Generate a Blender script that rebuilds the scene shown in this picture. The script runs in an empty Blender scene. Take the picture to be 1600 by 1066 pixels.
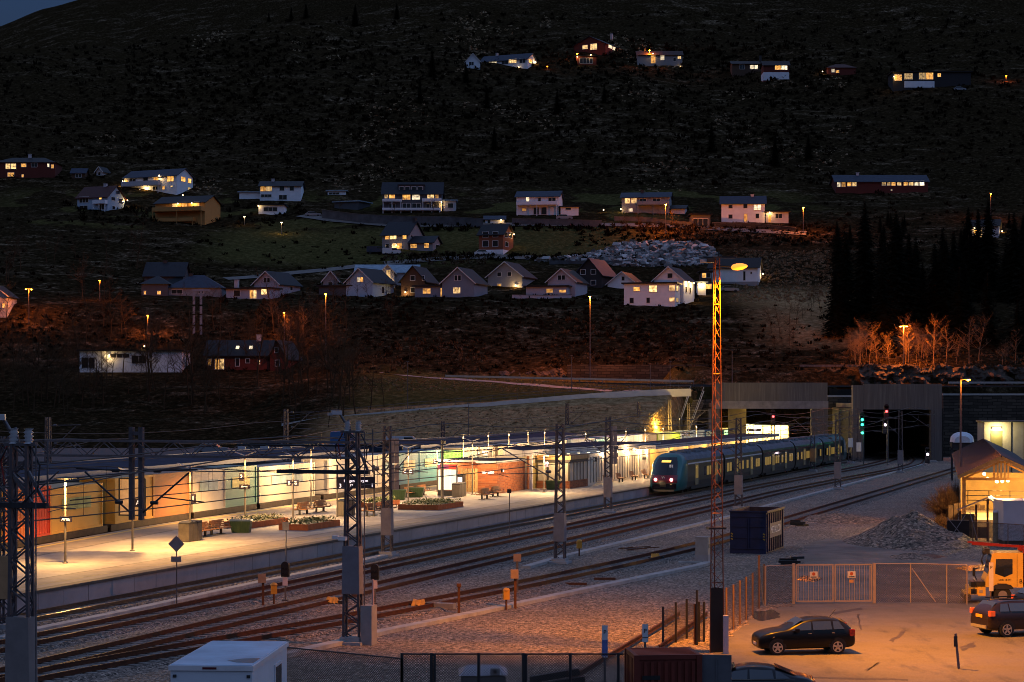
import bpy, math, random
from mathutils import Vector, Matrix, noise as mnoise
R = random.Random(11)
SC = bpy.context.scene
COL = SC.collection
rad = math.radians
F, CX, HY, HC = 3200.0, 800.0, 615.0, 10.2      # lens in photo pixels, image centre, horizon row, eye height above rail top
GZ = -0.3                                       # yard ground below rail top
EXPO = 4.5; KE = 2.0 ** -EXPO                     # dusk exposure; lamp strengths below are given as they read on the picture
PZ = 0.76                                       # platform height
DX, DY = 0.3170, 0.9484                         # direction of the tracks
TR = -math.atan2(DX, DY)                        # turn of a frame whose +Y follows the tracks

def G(px, py, z=GZ):
    Y = F * (HC - z) / (py - HY)
    return Vector(((px - CX) * Y / F, Y, z))
def P(px, py, Y):
    return Vector(((px - CX) * Y / F, Y, HC - (py - HY) * Y / F))
def SU(s, u, z=0.0):
    return Vector((s * DX + u * DY, s * DY - u * DX, z))
def toSU(p):
    return p[0] * DX + p[1] * DY, p[0] * DY - p[1] * DX

# ------------------------------------------------------------------ materials
MATS = {}
def mat(name, col, rough=0.7, metal=0.0, var=0.25, scale=1.5, bump=0.0, bscale=20.0, emit=None, estr=0.0, spec=0.4, coat=0.0, trans=0.0):
    if name in MATS: return MATS[name]
    m = bpy.data.materials.new(name); m.use_nodes = True
    nt = m.node_tree; b = nt.nodes['Principled BSDF']
    b.inputs['Roughness'].default_value = rough
    b.inputs['Metallic'].default_value = metal
    b.inputs['Specular IOR Level'].default_value = spec
    b.inputs['Coat Weight'].default_value = coat
    if trans: b.inputs['Transmission Weight'].default_value = trans
    c = (*col, 1)
    b.inputs['Base Color'].default_value = c
    geo = nt.nodes.new('ShaderNodeNewGeometry')
    if var > 0:
        n = nt.nodes.new('ShaderNodeTexNoise'); n.inputs['Scale'].default_value = scale; n.inputs['Detail'].default_value = 6
        n.inputs['Roughness'].default_value = 0.65
        nt.links.new(geo.outputs['Position'], n.inputs['Vector'])
        rp = nt.nodes.new('ShaderNodeValToRGB')
        rp.color_ramp.elements[0].position = 0.3; rp.color_ramp.elements[1].position = 0.7
        rp.color_ramp.elements[0].color = tuple(v * (1 - var) for v in col) + (1,)
        rp.color_ramp.elements[1].color = tuple(min(1, v * (1 + var)) for v in col) + (1,)
        nt.links.new(n.outputs['Fac'], rp.inputs['Fac'])
        nt.links.new(rp.outputs['Color'], b.inputs['Base Color'])
    if bump > 0:
        n2 = nt.nodes.new('ShaderNodeTexNoise'); n2.inputs['Scale'].default_value = bscale; n2.inputs['Detail'].default_value = 4
        nt.links.new(geo.outputs['Position'], n2.inputs['Vector'])
        bp = nt.nodes.new('ShaderNodeBump'); bp.inputs['Strength'].default_value = bump; bp.inputs['Distance'].default_value = 0.05
        nt.links.new(n2.outputs['Fac'], bp.inputs['Height']); nt.links.new(bp.outputs['Normal'], b.inputs['Normal'])
    if emit is not None:
        b.inputs['Emission Color'].default_value = (*emit, 1); b.inputs['Emission Strength'].default_value = estr * KE
    MATS[name] = m
    return m

def node(nt, t, **kw):
    n = nt.nodes.new(t)
    for k, v in kw.items():
        if k in n.inputs: n.inputs[k].default_value = v
        else: setattr(n, k, v)
    return n
def ramp(nt, fac, stops):
    r = nt.nodes.new('ShaderNodeValToRGB')
    e = r.color_ramp.elements
    while len(e) < len(stops): e.new(0.5)
    for el, (p, c) in zip(e, stops):
        el.position = p; el.color = (*c, 1) if len(c) == 3 else c
    nt.links.new(fac, r.inputs['Fac'])
    return r.outputs['Color']
def mixc(nt, fac, a, b, blend='MIX'):
    m = nt.nodes.new('ShaderNodeMix'); m.data_type = 'RGBA'; m.blend_type = blend
    for s, v in ((m.inputs[0], fac), (m.inputs[6], a), (m.inputs[7], b)):
        if hasattr(v, 'is_linked'): nt.links.new(v, s)
        else: s.default_value = (*v, 1) if isinstance(v, tuple) and len(v) == 3 else v
    return m.outputs[2]

def gravel_mat(name, lo, hi, scale=9.0, dirt=(0.09, 0.075, 0.06), dirtamt=0.6, fleck=0.5, bstr=0.9):
    m = bpy.data.materials.new(name); m.use_nodes = True; nt = m.node_tree; b = nt.nodes['Principled BSDF']
    b.inputs['Roughness'].default_value = 0.85; b.inputs['Specular IOR Level'].default_value = 0.35
    geo = node(nt, 'ShaderNodeNewGeometry')
    vo = node(nt, 'ShaderNodeTexVoronoi', Scale=scale); nt.links.new(geo.outputs['Position'], vo.inputs['Vector'])
    sep = node(nt, 'ShaderNodeSeparateColor'); nt.links.new(vo.outputs['Color'], sep.inputs[0])
    mid = tuple((a + c) / 2 for a, c in zip(lo, hi))
    c1 = ramp(nt, sep.outputs[0], [(0.0, lo), (0.55, mid), (0.9, hi), (1.0, tuple(min(0.75, v * (1 + fleck)) for v in hi))])
    big = node(nt, 'ShaderNodeTexNoise', Scale=0.16, Detail=6.0, Roughness=0.62); nt.links.new(geo.outputs['Position'], big.inputs['Vector'])
    f = ramp(nt, big.outputs['Fac'], [(0.42, (0, 0, 0)), (0.62, (dirtamt,) * 3)])
    mul = mixc(nt, 1.0, c1, dirt, 'MIX'); 
    c2 = mixc(nt, f, c1, mixc(nt, 0.45, c1, dirt))
    nt.nodes.remove(mul.node)
    nt.links.new(c2, b.inputs['Base Color'])
    bp = node(nt, 'ShaderNodeBump', Strength=bstr, Distance=0.06)
    nt.links.new(vo.outputs['Distance'], bp.inputs['Height']); bp.invert = True
    nt.links.new(bp.outputs['Normal'], b.inputs['Normal'])
    MATS[name] = m
    return m

# ------------------------------------------------------------------ mesh builder
class MB:
    def __init__(s): s.v = []; s.f = []; s.m = []; s.sm = []
    def add(s, vs, fs, mi=0, smooth=False):
        b = len(s.v); s.v.extend(tuple(p) for p in vs)
        for f in fs: s.f.append(tuple(b + i for i in f)); s.m.append(mi); s.sm.append(smooth)
    def box(s, c, d, rz=0.0, mi=0, rx=0.0, ry=0.0):
        x, y, z = (k / 2 for k in d)
        vs = [Vector(p) for p in ((-x,-y,-z),(x,-y,-z),(x,y,-z),(-x,y,-z),(-x,-y,z),(x,-y,z),(x,y,z),(-x,y,z))]
        if rz or rx or ry:
            M = Matrix.Rotation(rz, 3, 'Z') @ Matrix.Rotation(ry, 3, 'Y') @ Matrix.Rotation(rx, 3, 'X'); vs = [M @ v for v in vs]
        c = Vector(c)
        s.add([v + c for v in vs], [(0,3,2,1),(4,5,6,7),(0,1,5,4),(1,2,6,5),(2,3,7,6),(3,0,4,7)], mi)
    def b2(s, x0, x1, y0, y1, z0, z1, mi=0):
        s.box(((x0+x1)/2, (y0+y1)/2, (z0+z1)/2), (abs(x1-x0), abs(y1-y0), abs(z1-z0)), mi=mi)
    def bar(s, p, q, w, h=None, mi=0):
        p, q = Vector(p), Vector(q); h = h or w; d = q - p
        if d.length < 1e-6: return
        d.normalize(); up = Vector((0, 0, 1)) if abs(d.z) < 0.95 else Vector((0, 1, 0))
        a = d.cross(up).normalized() * w / 2; b = a.cross(d).normalized() * h / 2
        s.add([p-a-b, p+a-b, p+a+b, p-a+b, q-a-b, q+a-b, q+a+b, q-a+b], [(0,1,2,3),(7,6,5,4),(1,0,4,5),(2,1,5,6),(3,2,6,7),(0,3,7,4)], mi)
    def tube(s, p, q, r0, r1=None, n=6, mi=0, cap=True):
        p, q = Vector(p), Vector(q); r1 = r0 if r1 is None else r1; d = q - p
        if d.length < 1e-6: return
        d.normalize(); up = Vector((0, 0, 1)) if abs(d.z) < 0.95 else Vector((0, 1, 0))
        a = d.cross(up).normalized(); b = d.cross(a)
        vs = []
        for c, r in ((p, r0), (q, r1)):
            for i in range(n):
                t = 2 * math.pi * i / n; vs.append(c + a * math.cos(t) * r + b * math.sin(t) * r)
        fs = [(i, (i+1) % n, n + (i+1) % n, n + i) for i in range(n)]
        s.add(vs, fs, mi, n > 5)
        if cap: s.add(vs, [tuple(range(n))[::-1], tuple(range(n, 2*n))], mi)
    def path(s, pts, r, n=5, mi=0):
        for a, b in zip(pts, pts[1:]): s.tube(a, b, r, r, n, mi, False)
    def barpath(s, pts, w, h, mi=0):
        for a, b in zip(pts, pts[1:]): s.bar(a, b, w, h, mi)
    def prism(s, poly, z0, z1, mi=0, mtop=None):
        n = len(poly)
        s.add([(p[0], p[1], z0) for p in poly] + [(p[0], p[1], z1) for p in poly], [(i, (i+1) % n, n + (i+1) % n, n + i) for i in range(n)] + [tuple(range(n))[::-1]], mi)
        s.add([(p[0], p[1], z1) for p in poly], [tuple(range(n))], mi if mtop is None else mtop)
    def xprism(s, poly, y0, y1, mi=0):      # polygon in (x, z) drawn out along y
        n = len(poly)
        s.add([(p[0], y0, p[1]) for p in poly] + [(p[0], y1, p[1]) for p in poly], [(i, (i+1) % n, n + (i+1) % n, n + i) for i in range(n)] + [tuple(range(n)), tuple(range(n, 2*n))[::-1]], mi)
    def yprism(s, poly, x0, x1, mi=0):      # polygon in (y, z) drawn out along x
        n = len(poly)
        s.add([(x0, p[0], p[1]) for p in poly] + [(x1, p[0], p[1]) for p in poly], [(i, (i+1) % n, n + (i+1) % n, n + i) for i in range(n)] + [tuple(range(n)), tuple(range(n, 2*n))[::-1]], mi)
    def lathe(s, prof, n=12, c=(0, 0, 0), mi=0):
        c = Vector(c); vs = []; fs = []
        for r, z in prof:
            for i in range(n):
                t = 2 * math.pi * i / n; vs.append(c + Vector((math.cos(t) * r, math.sin(t) * r, z)))
        for k in range(len(prof) - 1):
            for i in range(n): fs.append((k*n+i, k*n+(i+1) % n, (k+1)*n+(i+1) % n, (k+1)*n+i))
        s.add(vs, fs, mi, True)
        s.add(vs, [tuple(range(n))[::-1], tuple((len(prof)-1)*n+i for i in range(n))], mi)
    def ycyl(s, c, r, w, n=16, mi=0, axis='x'):   # a wheel-like cylinder
        c = Vector(c); o = Vector((w/2, 0, 0)) if axis == 'x' else Vector((0, w/2, 0))
        s.tube(c - o, c + o, r, r, n, mi)
    def blob(s, c, r, n=7, k=5, mi=0):
        prof = [(max(0.001, math.sin(math.pi * i / k)) * r, -math.cos(math.pi * i / k) * r) for i in range(k + 1)]
        s.lathe(prof, n, c, mi)
    def build(s, name, m, parent=None, loc=(0, 0, 0), rz=0.0):
        me = bpy.data.meshes.new(name); me.from_pydata(s.v, [], s.f)
        ms = m if isinstance(m, (list, tuple)) else [m]
        for x in ms: me.materials.append(x)
        if len(ms) > 1: me.polygons.foreach_set('material_index', s.m)
        me.polygons.foreach_set('use_smooth', s.sm)
        me.update()
        o = bpy.data.objects.new(name, me); COL.objects.link(o)
        if parent is not None: o.parent = parent
        o.location = loc; o.rotation_euler[2] = rz
        return o

def tag(o, label=None, cat=None, group=None, kind=None):
    if label: o['label'] = label
    if cat: o['category'] = cat
    if group: o['group'] = group
    if kind: o['kind'] = kind
    return o
def thing(name, label, cat, loc=(0, 0, 0), rz=0.0, group=None):
    o = bpy.data.objects.new(name, None); COL.objects.link(o)
    o.empty_display_size = 0.3
    o.location = loc; o.rotation_euler[2] = rz
    return tag(o, label, cat, group)
def copy_thing(root, loc, rz=0.0, label=None, group=None, scale=None):
    r = root.copy(); COL.objects.link(r); r.location = loc; r.rotation_euler[2] = rz
    if label: r['label'] = label
    if group: r['group'] = group
    if scale: r.scale = (scale,) * 3
    for ch in root.children:
        c = ch.copy(); COL.objects.link(c); c.parent = r
        for g in ch.children:
            d = g.copy(); COL.objects.link(d); d.parent = c
    return r
def struct(o): o['kind'] = 'structure'; return o
def lamp(loc, energy, col, kind='POINT', size=0.1, name='lamp_glow', parent=None, direction=None, spot=None, blend=0.5):
    L = bpy.data.lights.new(name, kind); L.energy = energy * KE; L.color = col
    if kind in ('POINT', 'SPOT'): L.shadow_soft_size = size
    if kind == 'SPOT': L.spot_size = rad(spot or 120); L.spot_blend = blend
    if kind == 'AREA': L.size = size
    o = bpy.data.objects.new(name, L); COL.objects.link(o); o.location = loc
    if direction is not None: o.rotation_euler = Vector(direction).to_track_quat('-Z', 'Y').to_euler()
    if parent is not None: o.parent = parent
    return o
def lettering(txt, size, m, parent, loc, rot, ext=0.004, name='lettering', align='CENTER'):
    c = bpy.data.curves.new(name, 'FONT'); c.body = txt; c.size = size; c.extrude = ext; c.align_x = align; c.align_y = 'CENTER'
    c.materials.append(m)
    tmp = bpy.data.objects.new(name, c); COL.objects.link(tmp)
    me = bpy.data.meshes.new_from_object(tmp.evaluated_get(bpy.context.evaluated_depsgraph_get()))
    bpy.data.objects.remove(tmp); bpy.data.curves.remove(c)
    o = bpy.data.objects.new(name, me); COL.objects.link(o)
    o.parent = parent; o.location = loc; o.rotation_euler = rot
    return o

# palette
SODIUM = (1.0, 0.215, 0.012); FLOOD = (1.0, 0.31, 0.004); WARM = (1.0, 0.60, 0.22); COOLW = (0.85, 0.9, 1.0)
M_steel = mat('galvanised_steel', (0.13, 0.12, 0.13), 0.5, 0.6, 0.3, 3.0)
M_guard = mat('guard_steel', (0.26, 0.22, 0.225), 0.6, 0.2, 0.15, 2.0)
M_dark = mat('dark_steel', (0.035, 0.035, 0.04), 0.5, 0.3, 0.3, 3.0)
M_black = mat('black_paint', (0.012, 0.012, 0.014), 0.45, 0, 0.2, 3.0)
M_conc = mat('concrete', (0.33, 0.31, 0.31), 0.85, 0, 0.22, 0.9, 0.3, 12)
M_concd = mat('weathered_concrete', (0.115, 0.095, 0.095), 0.9, 0, 0.5, 0.7, 0.4, 8)
M_rust = mat('rusty_steel', (0.12, 0.045, 0.02), 0.75, 0.2, 0.4, 4.0)
M_corten = mat('rust_red_steel', (0.42, 0.12, 0.035), 0.8, 0.1, 0.25, 3.0)
M_wood = mat('warm_timber', (0.33, 0.15, 0.06), 0.65, 0, 0.3, 5.0)
M_white = mat('white_paint', (0.72, 0.72, 0.72), 0.55, 0, 0.07, 1.0)
M_whitem = mat('off_white_metal', (0.60, 0.60, 0.64), 0.45, 0.0, 0.1, 1.0)
M_yel = mat('yellow_paint', (0.62, 0.33, 0.03), 0.5, 0, 0.2, 2.0)
M_glassd = mat('dark_glass', (0.02, 0.022, 0.028), 0.08, 0, 0.0, spec=0.8)
M_roofd = mat('dark_roof', (0.035, 0.036, 0.042), 0.55, 0, 0.3, 1.2, spec=0.5)
M_bulb = mat('lamp_glow_white', (0.9, 0.8, 0.6), 0.4, 0, 0, emit=(1.0, 0.72, 0.36), estr=5)
M_bulbw = mat('lamp_glow_cool', (0.9, 0.9, 0.9), 0.4, 0, 0, emit=(1.0, 0.86, 0.8), estr=10)
M_sod = mat('lamp_glow_sodium', (0.9, 0.5, 0.2), 0.4, 0, 0, emit=(1.0, 0.23, 0.012), estr=2.2)
M_lit = [mat('lit_window_amber', (0.5, 0.3, 0.1), 0.3, 0, 0, emit=(1.0, 0.46, 0.10), estr=1.0),
         mat('lit_window_warm', (0.5, 0.35, 0.15), 0.3, 0, 0, emit=(1.0, 0.62, 0.24), estr=1.3),
         mat('lit_window_pale', (0.6, 0.5, 0.35), 0.3, 0, 0, emit=(1.0, 0.80, 0.50), estr=1.3)]
for m in M_lit:      # rooms are never evenly bright
    nt = m.node_tree; b = nt.nodes['Principled BSDF']; ge = node(nt, 'ShaderNodeNewGeometry')
    n = node(nt, 'ShaderNodeTexNoise', Scale=1.6, Detail=3.0); nt.links.new(ge.outputs['Position'], n.inputs['Vector'])
    mr = node(nt, 'ShaderNodeMapRange'); mr.inputs[1].default_value = 0.33; mr.inputs[2].default_value = 0.68
    oi = node(nt, 'ShaderNodeObjectInfo'); rm = node(nt, 'ShaderNodeMapRange'); rm.inputs[3].default_value = .3; rm.inputs[4].default_value = 1.45; nt.links.new(oi.outputs['Random'], rm.inputs[0])
    mr.inputs[3].default_value = b.inputs['Emission Strength'].default_value * 0.18; mr.inputs[4].default_value = b.inputs['Emission Strength'].default_value * 1.5
    nt.links.new(n.outputs['Fac'], mr.inputs[0]); mm = node(nt, 'ShaderNodeMath', operation='MULTIPLY'); nt.links.new(mr.outputs[0], mm.inputs[0]); nt.links.new(rm.outputs[0], mm.inputs[1]); nt.links.new(mm.outputs[0], b.inputs['Emission Strength'])

# ------------------------------------------------------------------ terrain
def interp(tab, t):
    if t <= tab[0][0]: return tab[0][1]
    for (a, za), (b, zb) in zip(tab, tab[1:]):
        if t <= b: 
            k = (t - a) / (b - a); return za + (zb - za) * k
    return tab[-1][1]
def sstep(a, b, x):
    k = max(0.0, min(1.0, (x - a) / (b - a))); return k * k * (3 - 2 * k)
UP = [(420, 27.6), (452, 32.0), (475, 38), (505, 46.5), (528, 52.5), (545, 57), (575, 64), (640, 88), (730, 124), (760, 130), (850, 166), (1000, 228), (1150, 268), (1400, 330), (1700, 420)]
PL = [(284, -0.6), (287, GZ), (300, 1.6), (320, 5.2), (335, 8.4), (337, 9.2), (341, 9.35), (354, 10.6), (366, 12.2), (376, 12.3), (381, 14.5), (395, 18.5)] + UP
PR = [(354.0, GZ - 0.3), (354.4, 11.3), (368, 11.5), (369, 11.6), (372.5, 14.6), (378, 15.4), (395, 19)] + UP
PF = [(284, -0.6), (300, 0), (330, 3), (365, 9.5), (378, 12.0), (395, 16.0)] + UP
def ridge(k, Y, z):
    # the near shoulder of the hill falls away to the left and a farther mountain shows behind it
    kx = k * 3200 + 800
    an = interp([(-400, 66), (0, 74), (200, 67), (320, 46), (420, 29), (520, 8), (640, -40), (760, -160)], kx)
    af = interp([(-400, 190), (0, 42), (60, 17), (125, -2), (300, -40), (900, -160)], kx)
    zc = HC + (615 - an) / 3200 * min(Y, 850.0)
    if Y > 850: zc -= min(Y - 850, 110) * .12
    if z > zc - 8: z = zc - 8 * math.exp(-(z - zc + 8) / 8) if z > zc - 8 else z
    q = sstep(960, 1350, Y)
    if q > 0:
        zf = HC + (615 - af) / 3200 * min(Y, 1380.0) + mnoise.noise((k * 40, Y * .01, 2)) * 3.0
        z = z * (1 - q) + max(z, zf) * q if zf > z else z
    return z
def ramp_off(X):
    return interp([(-38, -2.75), (-24, -1.7), (0, -.1), (15, .95), (31, 1.65)], X)
def road_off(X):
    return interp([(-40, 1.5), (-26, 1.42), (-10, .62), (8, .22), (25, -.15), (45, 0)], X)
def tz(X, Y):
    u = X * DX * 0 + X * DY - Y * DX
    wr = sstep(27.5, 30.0, X) if Y > 353.9 else sstep(-81.6, -79.6, u)
    wl = sstep(-30, -45, X)
    z = interp(PL, Y)
    if wr > 0: z = z * (1 - wr) + interp(PR, Y) * wr
    if wl > 0: z = z * (1 - wl) + interp(PF, Y) * wl
    k = sstep(375, 430, Y)
    if k > 0:
        z += k * (mnoise.noise((X * 0.012, Y * 0.012, 3.1)) * 3.0 + mnoise.noise((X * 0.05, Y * 0.05, 7.7)) * 0.35)
        kk = sstep(600, 760, Y)
        z += kk * (mnoise.noise((X * 0.02, Y * 0.02, 1.3)) * 6 + mnoise.noise((X * 0.07, Y * 0.07, 5.0)) * 2.0)
    if Y > 700 and X < 0: z = ridge(X / Y, Y, z)
    if 292 < Y < 356 and wl < 1: z += ramp_off(X) * sstep(292, 333, Y) * (1 - sstep(342, 356, Y)) * (1 - wr) * (1 - wl)
    if 354 < Y < 400 and wr < 1: z += road_off(X) * sstep(354, 362, Y) * (1 - sstep(384, 400, Y)) * (1 - wr)
    if 287 < Y < 380: z += mnoise.noise((X * 0.15, Y * 0.15, 2)) * 0.25 * sstep(287, 300, Y) * (1 - wr)
    return z
def hit(px, py, y0=286.0, y1=1300.0):
    """first point of the hillside on the line of sight through a photo pixel"""
    kx = (px - CX) / F; kz = (HY - py) / F
    Y = y0; prev = y0
    while Y < y1:
        if HC + kz * Y <= tz(kx * Y, Y):
            lo, hi = prev, Y
            for _ in range(18):
                m = (lo + hi) / 2
                if HC + kz * m <= tz(kx * m, m): hi = m
                else: lo = m
            return Vector((kx * hi, hi, tz(kx * hi, hi)))
        prev = Y; Y += 1.0 if Y < 400 else 2.5
    return Vector((kx * y1, y1, tz(kx * y1, y1)))

def build_terrain():
    rows = [284.0]
    y = 284.0
    while y < 353.5: y += 1.6; rows.append(y)
    rows = [r for r in rows if not 353.2 < r < 355] + [354.0, 354.4]
    y = 356.0
    while y < 1650:
        rows.append(y); y += 1.9 + max(0.0, (y - 420)) * 0.012
    rows.sort()
    nc = 330
    vs = []; fs = []
    for Y in rows:
        for i in range(nc):
            k = -0.36 + 0.72 * i / (nc - 1)
            X = k * Y
            j = mnoise.noise((X * 0.4, Y * 0.4, 9.0)) * 0.25 * sstep(380, 420, Y)
            vs.append((X, Y, tz(X, Y) + j))
    for r in range(len(rows) - 1):
        for i in range(nc - 1):
            a = r * nc + i
            if abs(rows[r] - 354.0) < 0.01:      # the tunnel mouth is left open
                x0 = vs[a][0]; x1 = vs[a + 1][0]
                if x0 > 55.5 and x1 < 69.5: continue
            fs.append((a, a + 1, a + nc + 1, a + nc))
    me = bpy.data.meshes.new('hillside'); me.from_pydata(vs, [], fs); me.polygons.foreach_set('use_smooth', [True] * len(fs))
    m = bpy.data.materials.new('hillside_ground'); m.use_nodes = True; nt = m.node_tree; b = nt.nodes['Principled BSDF']
    b.inputs['Roughness'].default_value = 1.0; b.inputs['Specular IOR Level'].default_value = 0.0
    geo = node(nt, 'ShaderNodeNewGeometry'); pos = geo.outputs['Position']
    n1 = node(nt, 'ShaderNodeTexNoise', Scale=0.045, Detail=8.0, Roughness=0.7); nt.links.new(pos, n1.inputs['Vector'])
    n2 = node(nt, 'ShaderNodeTexNoise', Scale=0.9, Detail=8.0, Roughness=0.75); nt.links.new(pos, n2.inputs['Vector'])
    mp = node(nt, 'ShaderNodeMapping'); mp.inputs['Scale'].default_value = (0.09, 0.2, 0.2); nt.links.new(pos, mp.inputs['Vector'])
    n3 = node(nt, 'ShaderNodeTexNoise', Scale=1.0, Detail=9.0, Roughness=0.72); nt.links.new(mp.outputs[0], n3.inputs['Vector'])
    heath = ramp(nt, n2.outputs['Fac'], [(0.34, (0.006, 0.0042, 0.0022)), (0.54, (0.026, 0.0185, 0.0095)), (0.74, (0.115, 0.08, 0.042))])
    pale = ramp(nt, n2.outputs['Fac'], [(0.40, (0.012, 0.0085, 0.005)), (0.56, (0.13, 0.095, 0.058)), (0.70, (0.50, 0.39, 0.27))])
    f1 = ramp(nt, n3.outputs['Fac'], [(0.52, (0, 0, 0)), (0.64, (1, 1, 1))])
    nbig = node(nt, 'ShaderNodeTexNoise', Scale=0.014, Detail=3.0); nt.links.new(pos, nbig.inputs['Vector'])
    f1 = mixc(nt, 1.0, f1, ramp(nt, nbig.outputs['Fac'], [(0.42, (.12,) * 3), (0.58, (1, 1, 1))]), 'MULTIPLY')
    c = mixc(nt, f1, heath, pale)
    # the lower embankment and the field beside the road: dry winter grass
    grass = ramp(nt, n2.outputs['Fac'], [(0.30, (0.085, 0.05, 0.022)), (0.5, (0.29, 0.185, 0.09)), (0.72, (0.56, 0.38, 0.20))])
    green = ramp(nt, n2.outputs['Fac'], [(0.3, (0.022, 0.020, 0.007)), (0.52, (0.07, 0.062, 0.022)), (0.75, (0.17, 0.14, 0.06))])
    sx = node(nt, 'ShaderNodeSeparateXYZ'); nt.links.new(pos, sx.inputs[0])
    def band(lo, hi, soft, src):
        a = node(nt, 'ShaderNodeMapRange'); a.inputs[1].default_value = lo - soft; a.inputs[2].default_value = lo + soft; nt.links.new(src, a.inputs[0])
        e = node(nt, 'ShaderNodeMapRange'); e.inputs[1].default_value = hi - soft; e.inputs[2].default_value = hi + soft; e.inputs[3].default_value = 1; e.inputs[4].default_value = 0; nt.links.new(src, e.inputs[0])
        q = node(nt, 'ShaderNodeMath', operation='MULTIPLY'); nt.links.new(a.outputs[0], q.inputs[0]); nt.links.new(e.outputs[0], q.inputs[1]); return q.outputs[0]
    def mul(a, bb):
        q = node(nt, 'ShaderNodeMath', operation='MULTIPLY'); nt.links.new(a, q.inputs[0]); nt.links.new(bb, q.inputs[1]); return q.outputs[0]
    wob = node(nt, 'ShaderNodeMath', operation='MULTIPLY_ADD'); nt.links.new(n1.outputs['Fac'], wob.inputs[0]); wob.inputs[1].default_value = 14; nt.links.new(sx.outputs[1], wob.inputs[2])
    wy = wob.outputs[0]
    c = mixc(nt, mul(band(200, 347, 2, wy), band(-30, 500, 4, sx.outputs[0])), c, grass)
    c = mixc(nt, mul(band(347, 385, 2, wy), band(-27, 32, 4, sx.outputs[0])), c, green)
    n4 = node(nt, 'ShaderNodeTexNoise', Scale=0.06, Detail=3.0); nt.links.new(pos, n4.inputs['Vector'])
    lawn = ramp(nt, n4.outputs['Fac'], [(0.52, (0, 0, 0)), (0.56, (0.9, 0.9, 0.9))])
    c = mixc(nt, mul(band(498, 538, 5, wy), band(-75, 34, 6, sx.outputs[0])), c, green)
    c = mixc(nt, mul(band(535, 590, 5, wy), mul(band(-140, 80, 10, sx.outputs[0]), lawn)), c, green)
    # bare tawny bank beside the dark spruces
    c = mixc(nt, mul(band(405, 470, 8, wy), band(52, 78, 7, sx.outputs[0])), c, grass)
    nt.links.new(c, b.inputs['Base Color'])
    bp = node(nt, 'ShaderNodeBump', Strength=0.8, Distance=0.6); nt.links.new(n2.outputs['Fac'], bp.inputs['Height']); nt.links.new(bp.outputs['Normal'], b.inputs['Normal'])
    me.materials.append(m)
    o = bpy.data.objects.new('hillside', me); COL.objects.link(o); struct(o)
build_terrain()

# ------------------------------------------------------------------ sky, sun, camera
W = bpy.data.worlds.new('World'); SC.world = W; W.use_nodes = True
nt = W.node_tree; bg = nt.nodes['Background']
sky = nt.nodes.new('ShaderNodeTexSky'); sky.sky_type = 'NISHITA'; sky.sun_disc = False
SUN_EL, SUN_ROT = rad(-1.5), rad(100)
sky.sun_elevation = SUN_EL; sky.sun_rotation = SUN_ROT; sky.altitude = 50; sky.air_density = 1.0; sky.dust_density = 0.2; sky.ozone_density = 1.9
tcw = nt.nodes.new('ShaderNodeTexCoord'); sxw = nt.nodes.new('ShaderNodeSeparateXYZ'); nt.links.new(tcw.outputs['Generated'], sxw.inputs[0])
lowsky = ramp(nt, sxw.outputs[2], [(0.0, (.022, .04, .07)), (0.2, (.04, .085, .165)), (0.5, (.66, .68, .68)), (1.0, (1.0, 1.0, .96))])   # the valley sides dim the lowest sky
nt.links.new(mixc(nt, 1.0, sky.outputs[0], lowsky, 'MULTIPLY'), bg.inputs[0]); bg.inputs[1].default_value = 0.15
cam = bpy.data.cameras.new('camera'); co = bpy.data.objects.new('camera', cam); COL.objects.link(co)
cam.sensor_width = 36; cam.lens = 36 * F / 1600; cam.clip_start = 1; cam.clip_end = 6000
co.location = (0, 0, HC); co.rotation_euler = (rad(90), 0, 0)
cam.shift_y = (HY - 533.0) / 1600
SC.camera = co
SC.view_settings.view_transform = 'Standard'; SC.view_settings.look = 'None'; SC.view_settings.gamma = 1; SC.view_settings.exposure = EXPO
SC.cycles.use_denoising = True; SC.cycles.filter_width = 1.0
SC.cycles.max_bounces = 5; SC.cycles.diffuse_bounces = 2; SC.cycles.glossy_bounces = 3; SC.cycles.transmission_bounces = 3
SC.cycles.sample_clamp_indirect = 4.0; SC.cycles.caustics_reflective = False; SC.cycles.caustics_refractive = False
# ------------------------------------------------------------------ yard ground
gravel_mat('yard_gravel', (0.016, 0.012, 0.011), (0.43, 0.33, 0.26), 11.0, (0.10, 0.075, 0.05), 0.75)
gravel_mat('track_ballast', (0.016, 0.013, 0.012), (0.34, 0.265, 0.215), 12.0, (0.09, 0.06, 0.04), 0.5)
mb = MB()
N = 60
xs = [-130 + 260 * i / N for i in range(N + 1)]; ys = [30 + (353.9 - 30) * j / N for j in range(N + 1)]
vs = [(x, y, GZ) for y in ys for x in xs]
mb.add(vs, [(j*(N+1)+i, j*(N+1)+i+1, (j+1)*(N+1)+i+1, (j+1)*(N+1)+i) for j in range(N) for i in range(N) ])
struct(mb.build('ground', MATS['yard_gravel']))

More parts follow.
